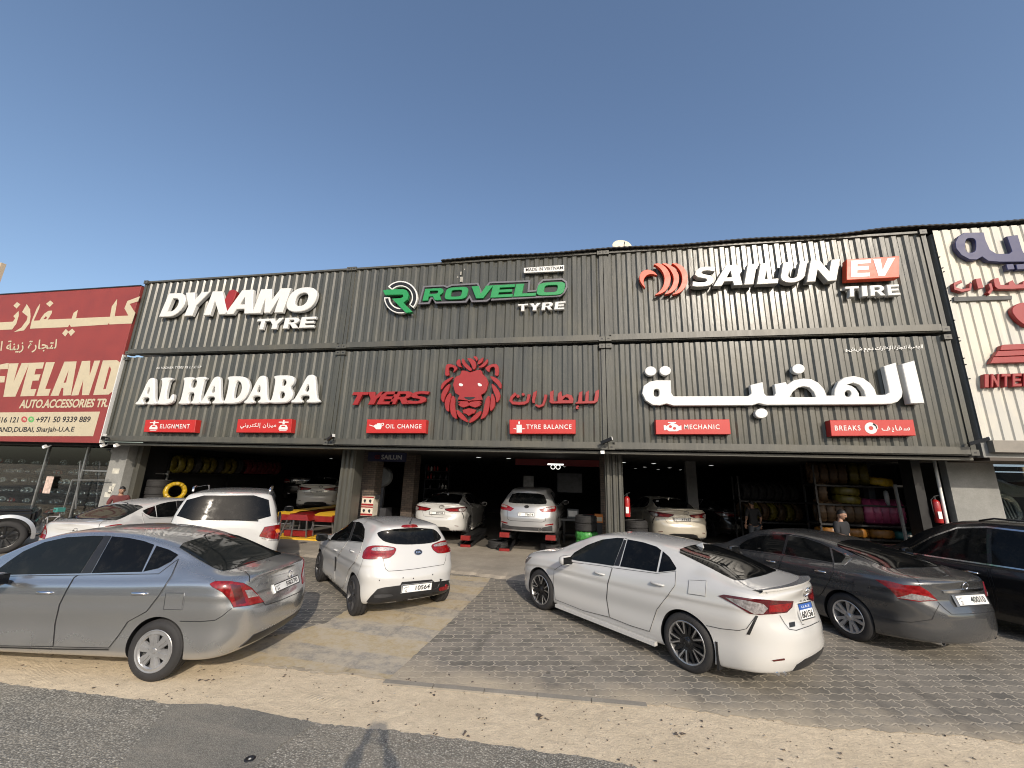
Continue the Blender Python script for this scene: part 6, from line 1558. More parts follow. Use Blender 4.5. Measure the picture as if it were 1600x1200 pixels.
# ---- grey sedan
O4, S4 = (1130, 780), 3.404
POSE_ALT = (4.907, 8.096, 2.03)
def altima(label, pose, paint, z=0.0, full=True, txt='40010', sm='2'):
    c = Car('sedan_car', SP_ALTIMA, label, 'car', pose, paint, trace=POSE_ALT, z=z); r = c.pxray(O4, S4)
    c.patch('side_window', [(88, 246), (130, 217), (200, 193), (338, 190), (312, 290), (90, 262)], r, M_tint, .004, mirror=True, fit=1)
    c.patch('side_window', [(352, 194), (440, 207), (520, 234), (566, 256), (584, 335), (326, 292)], r, M_tint, .004, mirror=True, fit=1)
    c.patch('window_pillar', [(340, 190), (350, 193), (324, 291), (314, 290)], r, M_trim, .003, mirror=True)
    c.patch('quarter_window', [(580, 264), (638, 291), (650, 306), (628, 336), (594, 337)], r, M_tint, .004, .03, mirror=True, fit=1)
    c.patch('chrome_trim', [(592, 340), (630, 339), (654, 306), (642, 289), (656, 287), (684, 315), (645, 352), (592, 349)], r, M_chrome, .006, .03, mirror=True)
    c.seam([(95, 240), (130, 213), (200, 188), (340, 186), (440, 202), (520, 228), (580, 258)], r, .012, dens=6, mirror=True)
    c.patch('rear_window', [(-.54, -.60), (-.58, 0), (-.54, .60), (-.30, .61), (.0, .58), (.30, .545), (.40, 0), (.30, -.545), (.0, -.58), (-.30, -.61)], c.topray(), M_tint, .005, .03, smooth_poly=1, fit=2)
    c.patch('tail_light', [(810, 427), (870, 433), (960, 456), (1045, 461), (1090, 490), (1138, 538), (1040, 545), (932, 528), (890, 480)], r, M_tailred, .010, .02, mirror=True)
    c.patch('reverse_lamp', [(925, 524), (1000, 502), (1090, 518), (1130, 535), (1040, 540)], r, M_clear, .014, .02, mirror=True)
    c.patch('door', [(92, 270), (310, 298), (296, 360), (290, 420), (150, 380), (60, 330)], r, paint, .006, mirror=True, seam=.006, step=.03, seam_off=.009)
    c.patch('door', [(320, 300), (584, 343), (588, 385), (560, 440), (525, 500), (500, 520), (298, 422), (304, 360)], r, paint, .006, mirror=True, seam=.006, step=.03, seam_off=.009)
    c.patch('fuel_flap', [(695, 426), (778, 430), (778, 495), (695, 488)], r, paint, .007, seam=.004, seam_off=.009)
    c.seam([(905, 366), (960, 395), (1035, 430), (1045, 458)], r, .008, dens=5, mirror=True)
    c.seam([(1140, 545), (1175, 580), (1215, 612), (1300, 610), (1400, 602), (1480, 588)], r, .007, dens=5)
    c.seam([(800, 620), (900, 645), (1000, 655), (1110, 640), (1150, 560)], r, .006, dens=5, mirror=True)
    c.patch('chrome_bar', [(.43, .905), (.43, .935), (0, .945), (-.43, .935), (-.43, .905), (0, .912)], c.back(), M_chrome, .018, .03)
    handle(c, 517, 383, O4, S4, M_chrome, .2); handle(c, 255, 330, O4, S4, M_chrome, .2)
    mirror_pod(c, 2.0, 1.03, 1.0, paint)
    h = c.hit(*c.back()(0, .985))
    if h: roundel(c, h[0], h[1], .055, M_chrome, 'nissan', 1.1)
    plate(c, [(1232, 567), (1393, 560), (1378, 502), (1218, 515)], O4, S4, txt, sm, lift=.02)
    for y in (.56, -.56): exhaust(c, Vector((c.hit(*c.back()(y, .36))[0].x + .04, y, .285)), .042)
    c.patch('headlight', [(3.55, .66), (3.5, .78), (3.1, .84), (3.25, .72)], c.side(), M_clear, .006, .03, mirror=True)
    c.wheels('altima', None); c.body(); return c
altima('dark grey sedan with silver wheels right of the white sport sedan', POSE_ALT, P_grey)
altima('black sedan raised high at the back of the left bay', (-14.6, 19.8, 2.12), P_black, z=.95, txt='71352')

# ---- big white off-roader
O5, S5 = (180, 680), 5.333
POSE_LC = (-7.557, 8.021, 2.247)
c = Car('off_road_car', SP_LC, 'tall white off-roader with roof rails behind the silver sedan', 'car', POSE_LC, P_white); r = c.pxray(O5, S5)
c.patch('rear_window', [(622, 502), (1274, 500), (1303, 712), (490, 708)], r, M_tint, .006, .04, smooth_poly=1, fit=0)
c.patch('tail_light', [(1200, 842), (1245, 766), (1370, 745), (1394, 800), (1392, 864), (1292, 862)], r, M_tailred, .012, .025, mirror=True, seam=.01, seam_off=.003)
c.patch('turn_lamp', [(1330, 790), (1345, 780), (1384, 782), (1384, 808), (1340, 812)], r, M_amber, .018, .02, mirror=True)
c.patch('reverse_lamp', [(1215, 850), (1292, 864), (1380, 866), (1380, 876), (1290, 878), (1220, 864)], r, M_clear, .010, .02, mirror=True)
c.seam([(1305, 500), (1335, 600), (1352, 700), (1350, 760)], r, .008, dens=5, mirror=True)
k = MB(); h0, h1 = c.local(905, 702, O5, S5), c.local(1190, 713, O5, S5); k.bar(h0[0] + h0[1] * .02, h1[0] + h1[1] * .02, .02); k.build('wiper', M_trim, c.root, world_coords=False)
for sg in (1, -1):
    k = MB(); k.tube([(-.75, sg * .66, 1.86), (-.68, sg * .665, 1.93), (-.4, sg * .67, 1.945), (.9, sg * .67, 1.945), (1.15, sg * .66, 1.93), (1.25, sg * .66, 1.85)], [.018, .022, .02, .02, .022, .018], 10); k.build('roof_rail', M_chrome, c.root, smooth=True, world_coords=False)
c.patch('side_window', [(1.95, 1.26), (1.5, 1.66), (1.0, 1.70), (.98, 1.27)], c.side(), M_tint, .004, mirror=True, fit=1); c.patch('side_window', [(.9, 1.27), (.9, 1.70), (-.02, 1.69), (-.02, 1.28)], c.side(), M_tint, .004, mirror=True, fit=1)
c.patch('quarter_window', [(-.12, 1.28), (-.12, 1.69), (-.75, 1.66), (-.85, 1.30)], c.side(), M_tint, .004, mirror=True, fit=1)
c.patch('door', [(.94, 1.2), (2.1, 1.18), (2.2, .9), (2.2, .42), (.94, .42)], c.side(), P_white, .002, mirror=True, seam=.006); c.patch('door', [(.9, 1.2), (-.12, 1.22), (-.12, .95), (.3, .70), (.45, .42), (.9, .42)], c.side(), P_white, .002, mirror=True, seam=.006)
c.seam([(-.9, .62), (0, .62), (.9, .62)], c.back(), .01, dens=20)
k = MB(); k.box(-1.215, -.95, -.78, .78, .44, .60); k.build('rear_bumper', P_white, c.root, world_coords=False)
mirror_pod(c, 1.78, 1.12, 1.32, M_trim)
c.wheels('lc', None); c.body()

# ---- black SUV cut by the right edge
O7, S7 = (1300, 680), 5.333
POSE_SUV = (8.05, 8.05, 1.98)
c = Car('suv_car', SP_SUV, 'black suv with chrome window line at the right edge', 'car', POSE_SUV, P_black)
c.patch('side_window', [(2.15, 1.10), (1.75, 1.42), (1.4, 1.61), (1.0, 1.67), (.98, 1.10)], c.side(), M_tint, .004, mirror=True, fit=1)
c.patch('side_window', [(.92, 1.10), (.93, 1.67), (.3, 1.65), (.0, 1.60), (-.02, 1.12)], c.side(), M_tint, .004, mirror=True, fit=1)
c.patch('quarter_window', [(-.10, 1.13), (-.08, 1.59), (-.55, 1.47), (-.72, 1.22)], c.side(), M_tint, .004, mirror=True, fit=1)
c.patch('chrome_trim', [(2.22, 1.085), (1.78, 1.44), (1.4, 1.645), (1.0, 1.705), (.3, 1.685), (-.1, 1.63), (-.1, 1.605), (.3, 1.66), (1.0, 1.68), (1.4, 1.62), (1.76, 1.42), (2.17, 1.09)], c.side(), M_chrome, .007, .03, mirror=True)
c.patch('chrome_trim', [(2.24, 1.06), (-.75, 1.10), (-.75, 1.12), (2.20, 1.085)], c.side(), M_chrome, .008, .04, mirror=True)
c.patch('door', [(2.3, 1.03), (.97, 1.04), (.95, .7), (.98, .36), (2.3, .36), (2.38, .7)], c.side(), P_black, .002, mirror=True, seam=.006); c.patch('door', [(.93, 1.04), (-.2, 1.06), (-.1, .9), (.35, .6), (.45, .36), (.94, .36), (.91, .7)], c.side(), P_black, .002, mirror=True, seam=.006)
for x in (1.18, .05): handle3(c, Vector((x, .972, .93)), Vector((0, 1, 0)), M_chrome, .22)
mirror_pod(c, 2.02, 1.10, 1.13, P_black)
for sg in (1, -1):
    k = MB(); k.tube([(-.5, sg * .60, 1.74), (-.3, sg * .61, 1.82), (.9, sg * .62, 1.845), (1.1, sg * .62, 1.79)], .016, 8); k.build('roof_rail', M_trim, c.root, smooth=True, world_coords=False)
c.patch('tail_light', [(.55, .95), (.95, .98), (.93, 1.1), (.6, 1.05)], c.back(), M_tailred, .008, .03, mirror=True)
c.patch('rear_window', [(-.6, 1.2), (.6, 1.2), (.5, 1.5), (-.5, 1.5)], c.back(), M_tint, .005, mirror=False, fit=0)
c.wheels('dark', None); c.body()

# ---- silver crossover on the lift
def sport(label, pose, paint, z, txt):
    c = Car('crossover_car', SP_SPORT, label, 'car', pose, paint, z=z); b = c.back()
    c.patch('rear_window', [(-.60, 1.14), (.60, 1.14), (.62, 1.22), (.50, 1.46), (-.50, 1.46), (-.62, 1.22)], b, M_tint, .006, smooth_poly=1, fit=0)
    c.patch('tail_light', [(.40, .98), (.62, 1.06), (.90, 1.10), (.915, 1.0), (.86, .93), (.50, .90)], b, M_tailred, .010, .02, mirror=True)
    c.patch('reverse_lamp', [(.62, 1.04), (.84, 1.08), (.86, 1.02), (.66, .99)], b, M_clear, .014, .02, mirror=True)
    c.patch('bumper_insert', [(-.80, .52), (-.5, .46), (.5, .46), (.80, .52), (.80, .36), (-.80, .36)], b, M_trimg, .006)
    c.patch('rear_reflector', [(.58, .55), (.82, .58), (.82, .54), (.60, .52)], b, M_tailred, .012, .02, mirror=True)
    c.seam([(-.62, .90), (-.60, .66), (-.5, .62), (.5, .62), (.60, .66), (.62, .90)], b, .01, dens=10)
    c.patch('side_window', [(1.8, 1.06), (1.45, 1.35), (1.1, 1.48), (.9, 1.5), (.9, 1.06)], c.side(), M_tint, .004, mirror=True, fit=1); c.patch('side_window', [(.84, 1.06), (.84, 1.5), (.1, 1.47), (-.1, 1.10)], c.side(), M_tint, .004, mirror=True, fit=1)
    h = c.hit(*b(0, 1.05)); roundel(c, h[0], h[1], .05, M_chrome, 'kia', 1.5)
    h = [c.hit(*b(y, z_))[0] for y, z_ in ((.26, .76), (-.26, .76), (-.26, .88), (.26, .88))]; plate3(c, h, txt, 'P')
    exhaust(c, Vector((-.86, -.45, .40)), .055)
    mirror_pod(c, 1.75, 1.02, 1.1, paint)
    c.wheels('dark', None); c.body(); return c
sport('silver crossover raised on red lift pads in the middle bay', (-1.66, 13.75, 1.53), P_silv2, .38, '76674')

# ---- black off-roader corner at the left edge
p = ground(18, 865); ph = ground(4, 840, .41); q = ph - Vector((-.35 * math.cos(R(55)) + .95 * math.sin(R(55)), -.35 * math.sin(R(55)) - .95 * math.cos(R(55)), 0)); q.z = 0
t = thing('off_road_car', 'black boxy off-roader with a silver arch, cut by the left edge', 'car', q, R(55))
k = MB()
def bx(x0, x1, y0, y1, z0, z1, name, mat, bev=.03):
    bm = bmesh.new(); bmesh.ops.create_cube(bm, size=1)
    for v in bm.verts: v.co = Vector(((x0 + x1) / 2 + v.co.x * (x1 - x0), (y0 + y1) / 2 + v.co.y * (y1 - y0), (z0 + z1) / 2 + v.co.z * (z1 - z0)))
    bmesh.ops.bevel(bm, geom=bm.edges[:], offset=bev, segments=3, affect='EDGES')
    me = bpy.data.meshes.new(name); bm.to_mesh(me); bm.free(); me.materials.append(mat); me.polygons.foreach_set('use_smooth', [True] * len(me.polygons)); me.set_sharp_from_angle(angle=R(35))
    o = bpy.data.objects.new(name, me); C.objects.link(o); o.parent = t; return o
bx(-4.2, .08, -.88, .88, .50, 1.04, 'body', P_black, .06); bx(-1.35, .04, -.74, .74, 1.0, 1.10, 'bonnet', P_black, .05); bx(-4.2, -1.4, -.84, .84, 1.0, 1.92, 'cabin', P_black, .07)
bx(-2.4, -1.55, -.86, -.83, 1.2, 1.8, 'side_window', M_tint, .01); bx(-3.4, -2.4, -.86, -.83, 1.2, 1.8, 'side_window', M_tint, .01); bx(-1.41, -1.38, -.74, .74, 1.25, 1.85, 'windscreen', M_tint, .01)
bx(.02, .17, -.90, .90, .48, .82, 'front_bumper', P_black, .05); bx(.07, .12, -.5, .5, .80, 1.02, 'grille', M_trimg, .02)
for x in (-.35, -3.2):
    for sg in (-1, 1):
        k = MB(); n = 26; vs = []; fs = []
        for i in range(n + 1):
            a = R(-8 + 196 * i / n)
            for rr, yy in ((.47, .86), (.55, .86), (.56, .97), (.48, .99)): vs.append((x + rr * math.cos(a), sg * yy, .42 + rr * math.sin(a)))
        for i in range(n):
            for j in range(4): fs.append((4 * i + j, 4 * i + (j + 1) % 4, 4 * i + 4 + (j + 1) % 4, 4 * i + 4 + j))
        k.add(vs, fs); k.build('wheel_arch', P_silv2 if x > -1 else P_black, t, smooth=True, angle=40, world_coords=False)
        if 'gw' not in s_wheel: s_wheel['gw'] = (lambda w: w)(wheel_mesh(.41, .27, .27, 'dark'))
        w = bpy.data.objects.new('wheel', s_wheel['gw'][0]); C.objects.link(w); w.parent = t; w.location = (x, sg * .80, .41); w.rotation_euler = (R(-90 * sg), .3, 0)
        for nm, me in s_wheel['gw'][1]: r_ = bpy.data.objects.new(nm, me); C.objects.link(r_); r_.parent = w
# ================================================================ THINGS IN THE WORKSHOP
def tyre_mesh(Rt, w, rr, name='tyre'):
    h = w / 2; prof = [(rr, -h + .02), (rr + .01, -h), (Rt - .04, -h - .004), (Rt - .012, -h + .015), (Rt, -h + .03)]
    for g in (-.28, 0, .28): c = g * w; prof += [(Rt, c - .007), (Rt - .009, c - .005), (Rt - .009, c + .005), (Rt, c + .007)]
    prof += [(Rt, h - .03), (Rt - .012, h - .015), (Rt - .04, h + .004), (rr + .01, h), (rr, h - .02)]
    k = MB(); k.lathe(prof, 44)
    for i in range(44):
        M = Matrix.Rotation(2 * math.pi * i / 44, 4, 'Z')
        for sg in (1, -1): k.box(Rt - .025, Rt - .001, -.007, .007, sg * (h - .03) - .014, sg * (h - .03) + .01, 0, M)
    o = k.build(name, M_rubber, angle=35); me = o.data; bpy.data.objects.remove(o); return me
def wrap_mesh(Rt, w, rr, mat, seed):
    """a tyre wound with a crinkled strip of film"""
    rng = random.Random(seed); h = w / 2; n = 56; K = 14; vs = []; fs = []
    for i in range(n):
        a = 2 * math.pi * i / n; off = rng.uniform(-.008, .008) + (.007 if i % 4 < 2 else -.004)
        for j in range(K):
            b = 2 * math.pi * (j + .3 * (i % 4) / 4) / K; cr = (Rt - rr) / 2 * (1 + off * 4); r = (Rt + rr) / 2 + cr * math.copysign(abs(math.cos(b)) ** .7, math.cos(b)); z = (h + off) * math.copysign(abs(math.sin(b)) ** .7, math.sin(b))
            vs.append((r * math.cos(a), r * math.sin(a), z))
    for i in range(n):
        for j in range(K): fs.append((i * K + j, ((i + 1) % n) * K + j, ((i + 1) % n) * K + (j + 1) % K, i * K + (j + 1) % K))
    o = obj('tyre', vs, fs, mat, angle=28); me = o.data; bpy.data.objects.remove(o); return me
T_blk = tyre_mesh(.325, .22, .215)
T_wide = tyre_mesh(.36, .25, .22)
wraps = {}
def put(me, p, axis, label, group=None, name='tyre', spin=0):
    o = bpy.data.objects.new(name, me); C.objects.link(o); o.location = p
    o.rotation_mode = 'QUATERNION'; o.rotation_quaternion = Vector(axis).normalized().to_track_quat('Z', 'Y')
    return tag(o, label, 'tyre', group)
def wrapped(mat, key, seed, Rt=.34, w=.23, rr=.20):
    if (key, seed) not in wraps: wraps[(key, seed)] = wrap_mesh(Rt, w, rr, mat, seed)
    return wraps[(key, seed)]
M_brn = plain('brown paper wrap', (.06, .032, .012), .6, var=.4, scale=12); M_yelshade = plain('shade-dark yellow tyre wrap', (.10, .08, .007), .4, var=.45, scale=9); M_orgw = plain('orange tyre wrap', (.22, .09, .011), .45, var=.3); M_dimr = plain('dark red tyre wrap', (.12, .011, .016), .45, var=.3)  # second: yellow wrap darkened in colour to stand in for rack shade

# stacks by the left column
for (u, v, n, lab) in ((247, 766, 7, 'black tyre in the taller stack beside the grey column'), (205, 771, 6, 'black tyre in the shorter stack beside the grey column')):
    p = at(u, v, 12.6)
    for i in range(n): put(T_wide, (p.x + random.uniform(-.02, .02), 12.6 + random.uniform(-.02, .02), .09 + .127 + i * .254), (random.uniform(-.02, .02), 0, 1), lab, 'tyre stacks beside the grey column')
p = at(283, 768, 12.8)
for i in range(5): put(wrapped(M_yelshade, 'yelshade', i % 3), (p.x, 12.9, .09 + .12 + i * .235), (0, 0, 1), 'yellow wrapped tyre lying in the stack under the upright yellow one', 'yellow stack beside the black stacks')
put(wrapped(M_yelw, 'yel', 9), (p.x - .05, 12.62, at(278, 768, 12.62).z), (.9, -.5, .1), 'bright yellow wrapped tyre standing upright on its stack')
# tyres hung along the left wall
k = MB(); k.box(-15.5, -15.1, 13.0, 18.6, 2.06, 2.10); k.box(-15.5, -15.1, 13.0, 18.6, 1.30, 1.34)
for y in (13.05, 15.8, 18.5): k.box(-15.5, -15.44, y, y + .06, .09, 2.9)
tag(k.build('tyre_rack', M_blk2), 'long dark rack of tyres on the left wall', 'rack')
for i in range(9):
    y = 13.2 + i * .34; put(T_blk if i in (2, 5, 8) else wrapped(M_yelshade, 'yelshade', i % 3), (-15.22, y, 2.45), (.2, 1, 0), 'dim tyre near the front of the left wall rack, black or yellow wrapped', 'tyres at the front of the left wall rack')
for i in range(7):
    y = 16.4 + i * .31; put(wrapped(M_dimr, 'dimr', i % 2), (-15.22, y, 2.45), (.2, 1, 0), 'dark red wrapped tyre on the left wall rack', 'red tyres on the left wall rack')
# steel step frame
a, b = at(233, 737, 12.75), at(262, 755, 12.75)
k = MB()
for x in (a.x, a.x + .28, a.x + .8): k.bar((x, 12.75, .09), (x + .02, 12.78, 2.2), .05)
for z in (1.0, 1.5, 2.08): k.bar((a.x, 12.75, z), (a.x + .8, 12.75, z), .04)
tag(k.build('steel_stand', M_steel), 'pale steel stand behind the black tyre stacks', 'stand')

# car lift ramps, yellow and red
def lift_ramp(x0, x1, y0, y1, z, label):
    t = thing('lift_ramp', label, 'lift', ((x0 + x1) / 2, (y0 + y1) / 2, .09))
    k = MB(); k.add([(x0, y0, z - .02), (x1, y0, z - .02), (x1, y0 + .5, z + .06), (x0, y0 + .5, z + .06), (x1, y1, z + .06), (x0, y1, z + .06), (x0, y0, z - .06), (x1, y0, z - .06), (x1, y1, z - .06), (x0, y1, z - .06)],
        [(0, 1, 2, 3), (3, 2, 4, 5), (6, 9, 8, 7), (5, 4, 8, 9)]); k.build('deck', M_lyel, t)
    k = MB(); k.box(x0 - .04, x1 + .04, y0 - .03, y0, z - .20, z - .01); k.box(x0 - .04, x0, y0, y1, z - .2, z + .02); k.box(x1, x1 + .04, y0, y1, z - .2, z + .02); k.build('side_beam', M_lred, t)
    for x in (x0 + .06, x1 - .06):
        for y in (y0 + .15, y1 - .15):
            k = MB(); k.bar((x, y, z - .2), (x + (-.1 if x < (x0 + x1) / 2 else .1), y, .10), .045); k.build('leg', M_steel, t)
    k = MB(); k.bar((x0, y0 + .15, .45), (x1, y0 + .15, .45), .035); k.box(x0 - .15, x1 + .15, y0 - .25, y0 + .3, .092, .105, 1); k.build('brace', [M_steel, M_lyel], t)
zr = .80
for u0, u1, lb in ((436, 462, 'yellow topped red ramp left of the lifted white sedan'), (494, 527, 'yellow topped red ramp beside the corrugated pillar')):
    lift_ramp(at(u0, 803, 13.8).x, at(u1, 803, 13.8).x, 13.5, 17.5, zr, lb)
xa, xb = at(458, 803, 13.4).x, at(490, 803, 13.4).x
t = thing('service_trolley', 'low red trolley on splayed steel legs between the ramps', 'trolley', ((xa + xb) / 2, 13.3, .09))
k = MB(); k.add([(xa - .06, 13.1, .66), (xb + .06, 13.1, .66), (xb - .08, 13.15, .84), (xa + .08, 13.15, .84), (xa - .06, 13.6, .66), (xb + .06, 13.6, .66), (xb - .08, 13.55, .84), (xa + .08, 13.55, .84)], [(0, 1, 2, 3), (1, 5, 6, 2), (5, 4, 7, 6), (4, 0, 3, 7), (3, 2, 6, 7), (4, 5, 1, 0)]); k.build('hood', M_lred, t)
for x, dx in ((xa + .02, -.22), (xa + .26, -.02), (xb - .05, .06)):
    for y in (13.15, 13.5): k = MB(); k.bar((x, y, .68), (x + dx, y, .10), .04); k.build('leg', M_steel, t)
k = MB(); k.bar((xa - .12, 13.15, .35), (xb - .02, 13.15, .35), .03); k.box(xa - .1, xb, 13.2, 13.5, .12, .3, 1); k.build('brace', [M_steel, M_lred], t)
k = MB(); k.box(at(455, 840, 12.6).x - .7, at(455, 840, 12.6).x + .9, 12.75, 13.0, .085, .13); tag(k.build('floor_beam', M_lyel), 'low yellow beam on the floor before the ramps', 'beam')

# scissor pads under the middle cars
def pad(x, y, z, label):
    t = thing('scissor_lift', label, 'lift', (x, y, .09))
    k = MB(); k.box(x - .16, x + .16, y + .04, y + 2.4, .09, .13, 1); k.box(x - .16, x + .16, y - .06, y + .04, .09, .16); k.build('base', [M_lred, M_blk2], t)
    k = MB(); k.box(x - .15, x + .15, y, y + 2.3, z - .1, z, 1); k.box(x - .15, x + .15, y - .12, y, z - .12, z + .02); k.build('deck', [M_lred, M_blk2], t)
    for sg in (0, 1): k = MB(); k.bar((x - .2 + sg * .4, y, .17), (x - .2 + sg * .4, y + 1.8, z - .1), .07); k.bar((x - .14 + sg * .28, y + 1.8, .17), (x - .14 + sg * .28, y, z - .1), .07); k.build('arm', M_blk2, t)
pad(at(861, 830, 13.0).x, 12.9, .62, 'red scissor lift under the right side of the silver crossover'); pad(at(790, 830, 13.1).x, 13.0, .62, 'red scissor lift under the left side of the silver crossover'); pad(at(730, 832, 13.4).x, 13.3, .42, 'low red scissor lift beside the white sedan in the middle bay')
for u, v, yy, n, lb in ((778, 850, 12.25, 1, 'black tyre lying on the sunlit floor left of the lift'), (860, 855, 11.95, 1, 'black tyre lying on the sunlit floor right of the lift')):
    p = ground(u, v, .2)
    put(T_blk, (p.x, p.y, .09 + .11), (0, 0, 1), lb)
# stacks right of the crossover
xs = at(917, 830, 12.9).x
for i in range(3): put(wrapped(M_grn2, 'grn', i), (xs, 12.95, .21 + i * .235), (0, 0, 1), 'green and white wrapped tyre at the bottom of the stack left of the ribbed pillar', 'green tyres left of the ribbed pillar')
for i in range(2): put(T_blk, (xs - .02, 12.95, .92 + i * .222), (0, 0, 1), 'black tyre lying on the green wrapped tyres', 'black tyres on the green stack')
k = MB(); k.box(.42, .62, 12.9, 13.3, .09, 1.05); tag(k.build('stand', M_black), 'black plinth carrying the small orange box', 'plinth')
k = MB(); k.box(.40, .64, 12.9, 13.2, 1.055, 1.30); k.box(.42, .62, 12.894, 12.9, 1.1, 1.22, 1); tag(k.build('parts_box', [plain('orange carton', (.55, .17, .03), .6), M_cream]), 'small orange carton beside the ribbed pillar', 'box')
for i in range(5): put(T_blk, (at(994, 820, 12.7).x, 12.75, .2 + i * .222), (0, 0, 1), 'black tyre in the stack right of the ribbed pillar', 'black stack right of the ribbed pillar')
# oil cartons on a stand by the brick pier
p = at(577, 790, 12.55)
k = MB(); k.box(p.x - .22, p.x + .22, 12.4, 12.8, .09, .98); tag(k.build('carton_stand', M_blk2), 'dark stand under the two red and white cartons', 'stand')
for i in range(2):
    t = thing('oil_carton', ('lower', 'upper')[i] + ' red and white carton stacked on the dark stand', 'box', (p.x, 12.55, .99 + i * .31))
    z = .985 + i * .305
    k = MB(); k.box(p.x - .2, p.x + .2, 12.42, 12.75, z, z + .30); k.build('carton', plain('white carton', (.62, .56, .46), .6), t)
    k = MB(); k.box(p.x - .2, p.x + .2, 12.415, 12.42, z + .01, z + .07); k.box(p.x - .2, p.x + .2, 12.415, 12.42, z + .25, z + .29); k.build('red_band', M_red, t)
    for q in (-.1, .09): k = MB(); k.lathe([(0, 0), (.045, 0)], 14, Matrix.Translation((p.x + q, 12.414, z + .16)) @ Matrix.Rotation(R(90), 4, 'X')); k.box(p.x + q - .012, p.x + q + .03, 12.412, 12.413, z + .10, z + .13); k.build('printed_mark', M_ink, t)
k = MB(); k.tube([(p.x + .33, 12.5, .09), (p.x + .36, 12.5, 1.65)], .012); k.box(p.x + .2, p.x + .36, 12.5, 12.51, 1.5, 1.64); tag(k.build('slim_stand', M_blk2), 'slim dark pole stand right of the cartons', 'stand')
# inner sign
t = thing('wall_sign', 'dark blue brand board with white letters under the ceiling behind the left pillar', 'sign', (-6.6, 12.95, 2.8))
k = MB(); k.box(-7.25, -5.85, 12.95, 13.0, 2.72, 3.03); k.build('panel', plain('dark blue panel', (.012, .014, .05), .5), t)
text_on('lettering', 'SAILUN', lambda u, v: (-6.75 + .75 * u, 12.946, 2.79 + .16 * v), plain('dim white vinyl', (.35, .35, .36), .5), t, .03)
k = MB()
for i in range(3): k.torus((-6.93 + i * .035, 12.945, 2.87), (0, 1, 0), .06, .01, 18, 6)
k.build('emblem', M_dimr, t)
# tyre changer
p = at(594, 745, 14.0)
t = thing('wheel_balancer', 'round grey wheel balancing machine in the shade behind the brick pier', 'machine', (p.x, 14.2, .09))
k = MB(); k.lathe([(0, -.16), (.33, -.16), (.36, -.1), (.36, .1), (.33, .16), (0, .16)], 30, Matrix.Translation((p.x, 14.2, p.z)) @ Matrix.Rotation(R(90), 4, 'X')); k.build('hood', plain('machine grey', (.14, .15, .16), .4), t, angle=40)
k = MB(); k.box(p.x - .35, p.x + .3, 14.1, 14.6, .09, 1.1); k.bar((p.x, 14.3, 1.1), (p.x, 14.3, p.z), .12); k.build('cabinet', plain('machine dark', (.05, .05, .055), .4), t)
k = MB(); k.box(p.x - .08, p.x + .04, 14.02, 14.03, p.z + .06, p.z + .2); k.build('warning_label', M_yelw, t)
# shelf of bottles between the piers and the cars
pA = at(668, 736, 17.0); t = thing('bottle_shelf', 'dark shelf unit with small glinting bottles in the middle bay', 'shelf', (pA.x + .5, 17.2, .09))
k = MB()
for z in (1.35, 1.75, 2.15, 2.5): k.box(pA.x - .1, pA.x + 1.0, 17.0, 17.35, z - .03, z)
for x in (pA.x - .1, pA.x + .97): k.box(x, x + .03, 17.0, 17.35, .09, 2.8)
k.build('frame', M_blk2, t)
rng = random.Random(2)
for z in (1.35, 1.75, 2.15, 2.5):
    for i in range(7):
        if rng.random() < .75:
            x = pA.x + .0 + i * .14; hh = rng.uniform(.14, .24)
            k = MB(); k.lathe([(0, 0), (.04, 0), (.042, hh * .65), (.018, hh * .8), (.018, hh), (0, hh)], 12, Matrix.Translation((x, 17.1, z)))
            tag(k.build('bottle', rng.choice([plain('bottle white', (.5, .5, .5), .3), plain('bottle dark', (.06, .06, .07), .25), plain('bottle red', (.3, .03, .03), .3)]), smooth=True), 'small plastic bottle on the dark shelf in the middle bay', 'bottle', 'bottles on the middle bay shelf')
# right of the crossover: poster, counter, engine crane
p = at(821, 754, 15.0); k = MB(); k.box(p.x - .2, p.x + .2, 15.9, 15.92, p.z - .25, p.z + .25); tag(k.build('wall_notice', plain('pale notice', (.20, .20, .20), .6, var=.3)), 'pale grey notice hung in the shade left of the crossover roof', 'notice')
t = thing('work_bench', 'dark cluttered work bench right of the crossover', 'bench', (.0, 15.5, .09))
k = MB(); k.box(-.7, .6, 15.2, 15.9, .85, .92); k.build('bench_top', plain('bench steel', (.10, .105, .11), .4, .5), t)
for x in (-.65, .52):
    for y in (15.25, 15.8): k = MB(); k.box(x, x + .06, y, y + .06, .09, .85); k.build('leg', M_blk2, t)
k = MB(); k.box(-.66, .56, 15.25, 15.85, .35, .39); k.build('lower_shelf', M_blk2, t)
k = MB(); k.box(-.5, -.1, 15.3, 15.6, .93, 1.25); k.box(-.46, -.14, 15.29, 15.3, 1.0, 1.2, 1); tag(k.build('tool_case', [plain('tool case', (.06, .07, .08), .4), M_steel]), 'grey tool case on the dark work bench', 'tool case')
k = MB(); k.box(.1, .45, 15.3, 15.6, .93, 1.08); tag(k.build('red_tray', M_lred), 'red tray on the right end of the work bench', 'tray')
p = at(893, 752, 15.95); k = MB(); k.box(p.x - .55, p.x + .4, 15.95, 15.98, p.z - .42, p.z + .3); tag(k.build('tool_board', plain('dim board', (.045, .045, .05), .6, var=.4)), 'dim grey tool board on the wall right of the crossover', 'board')

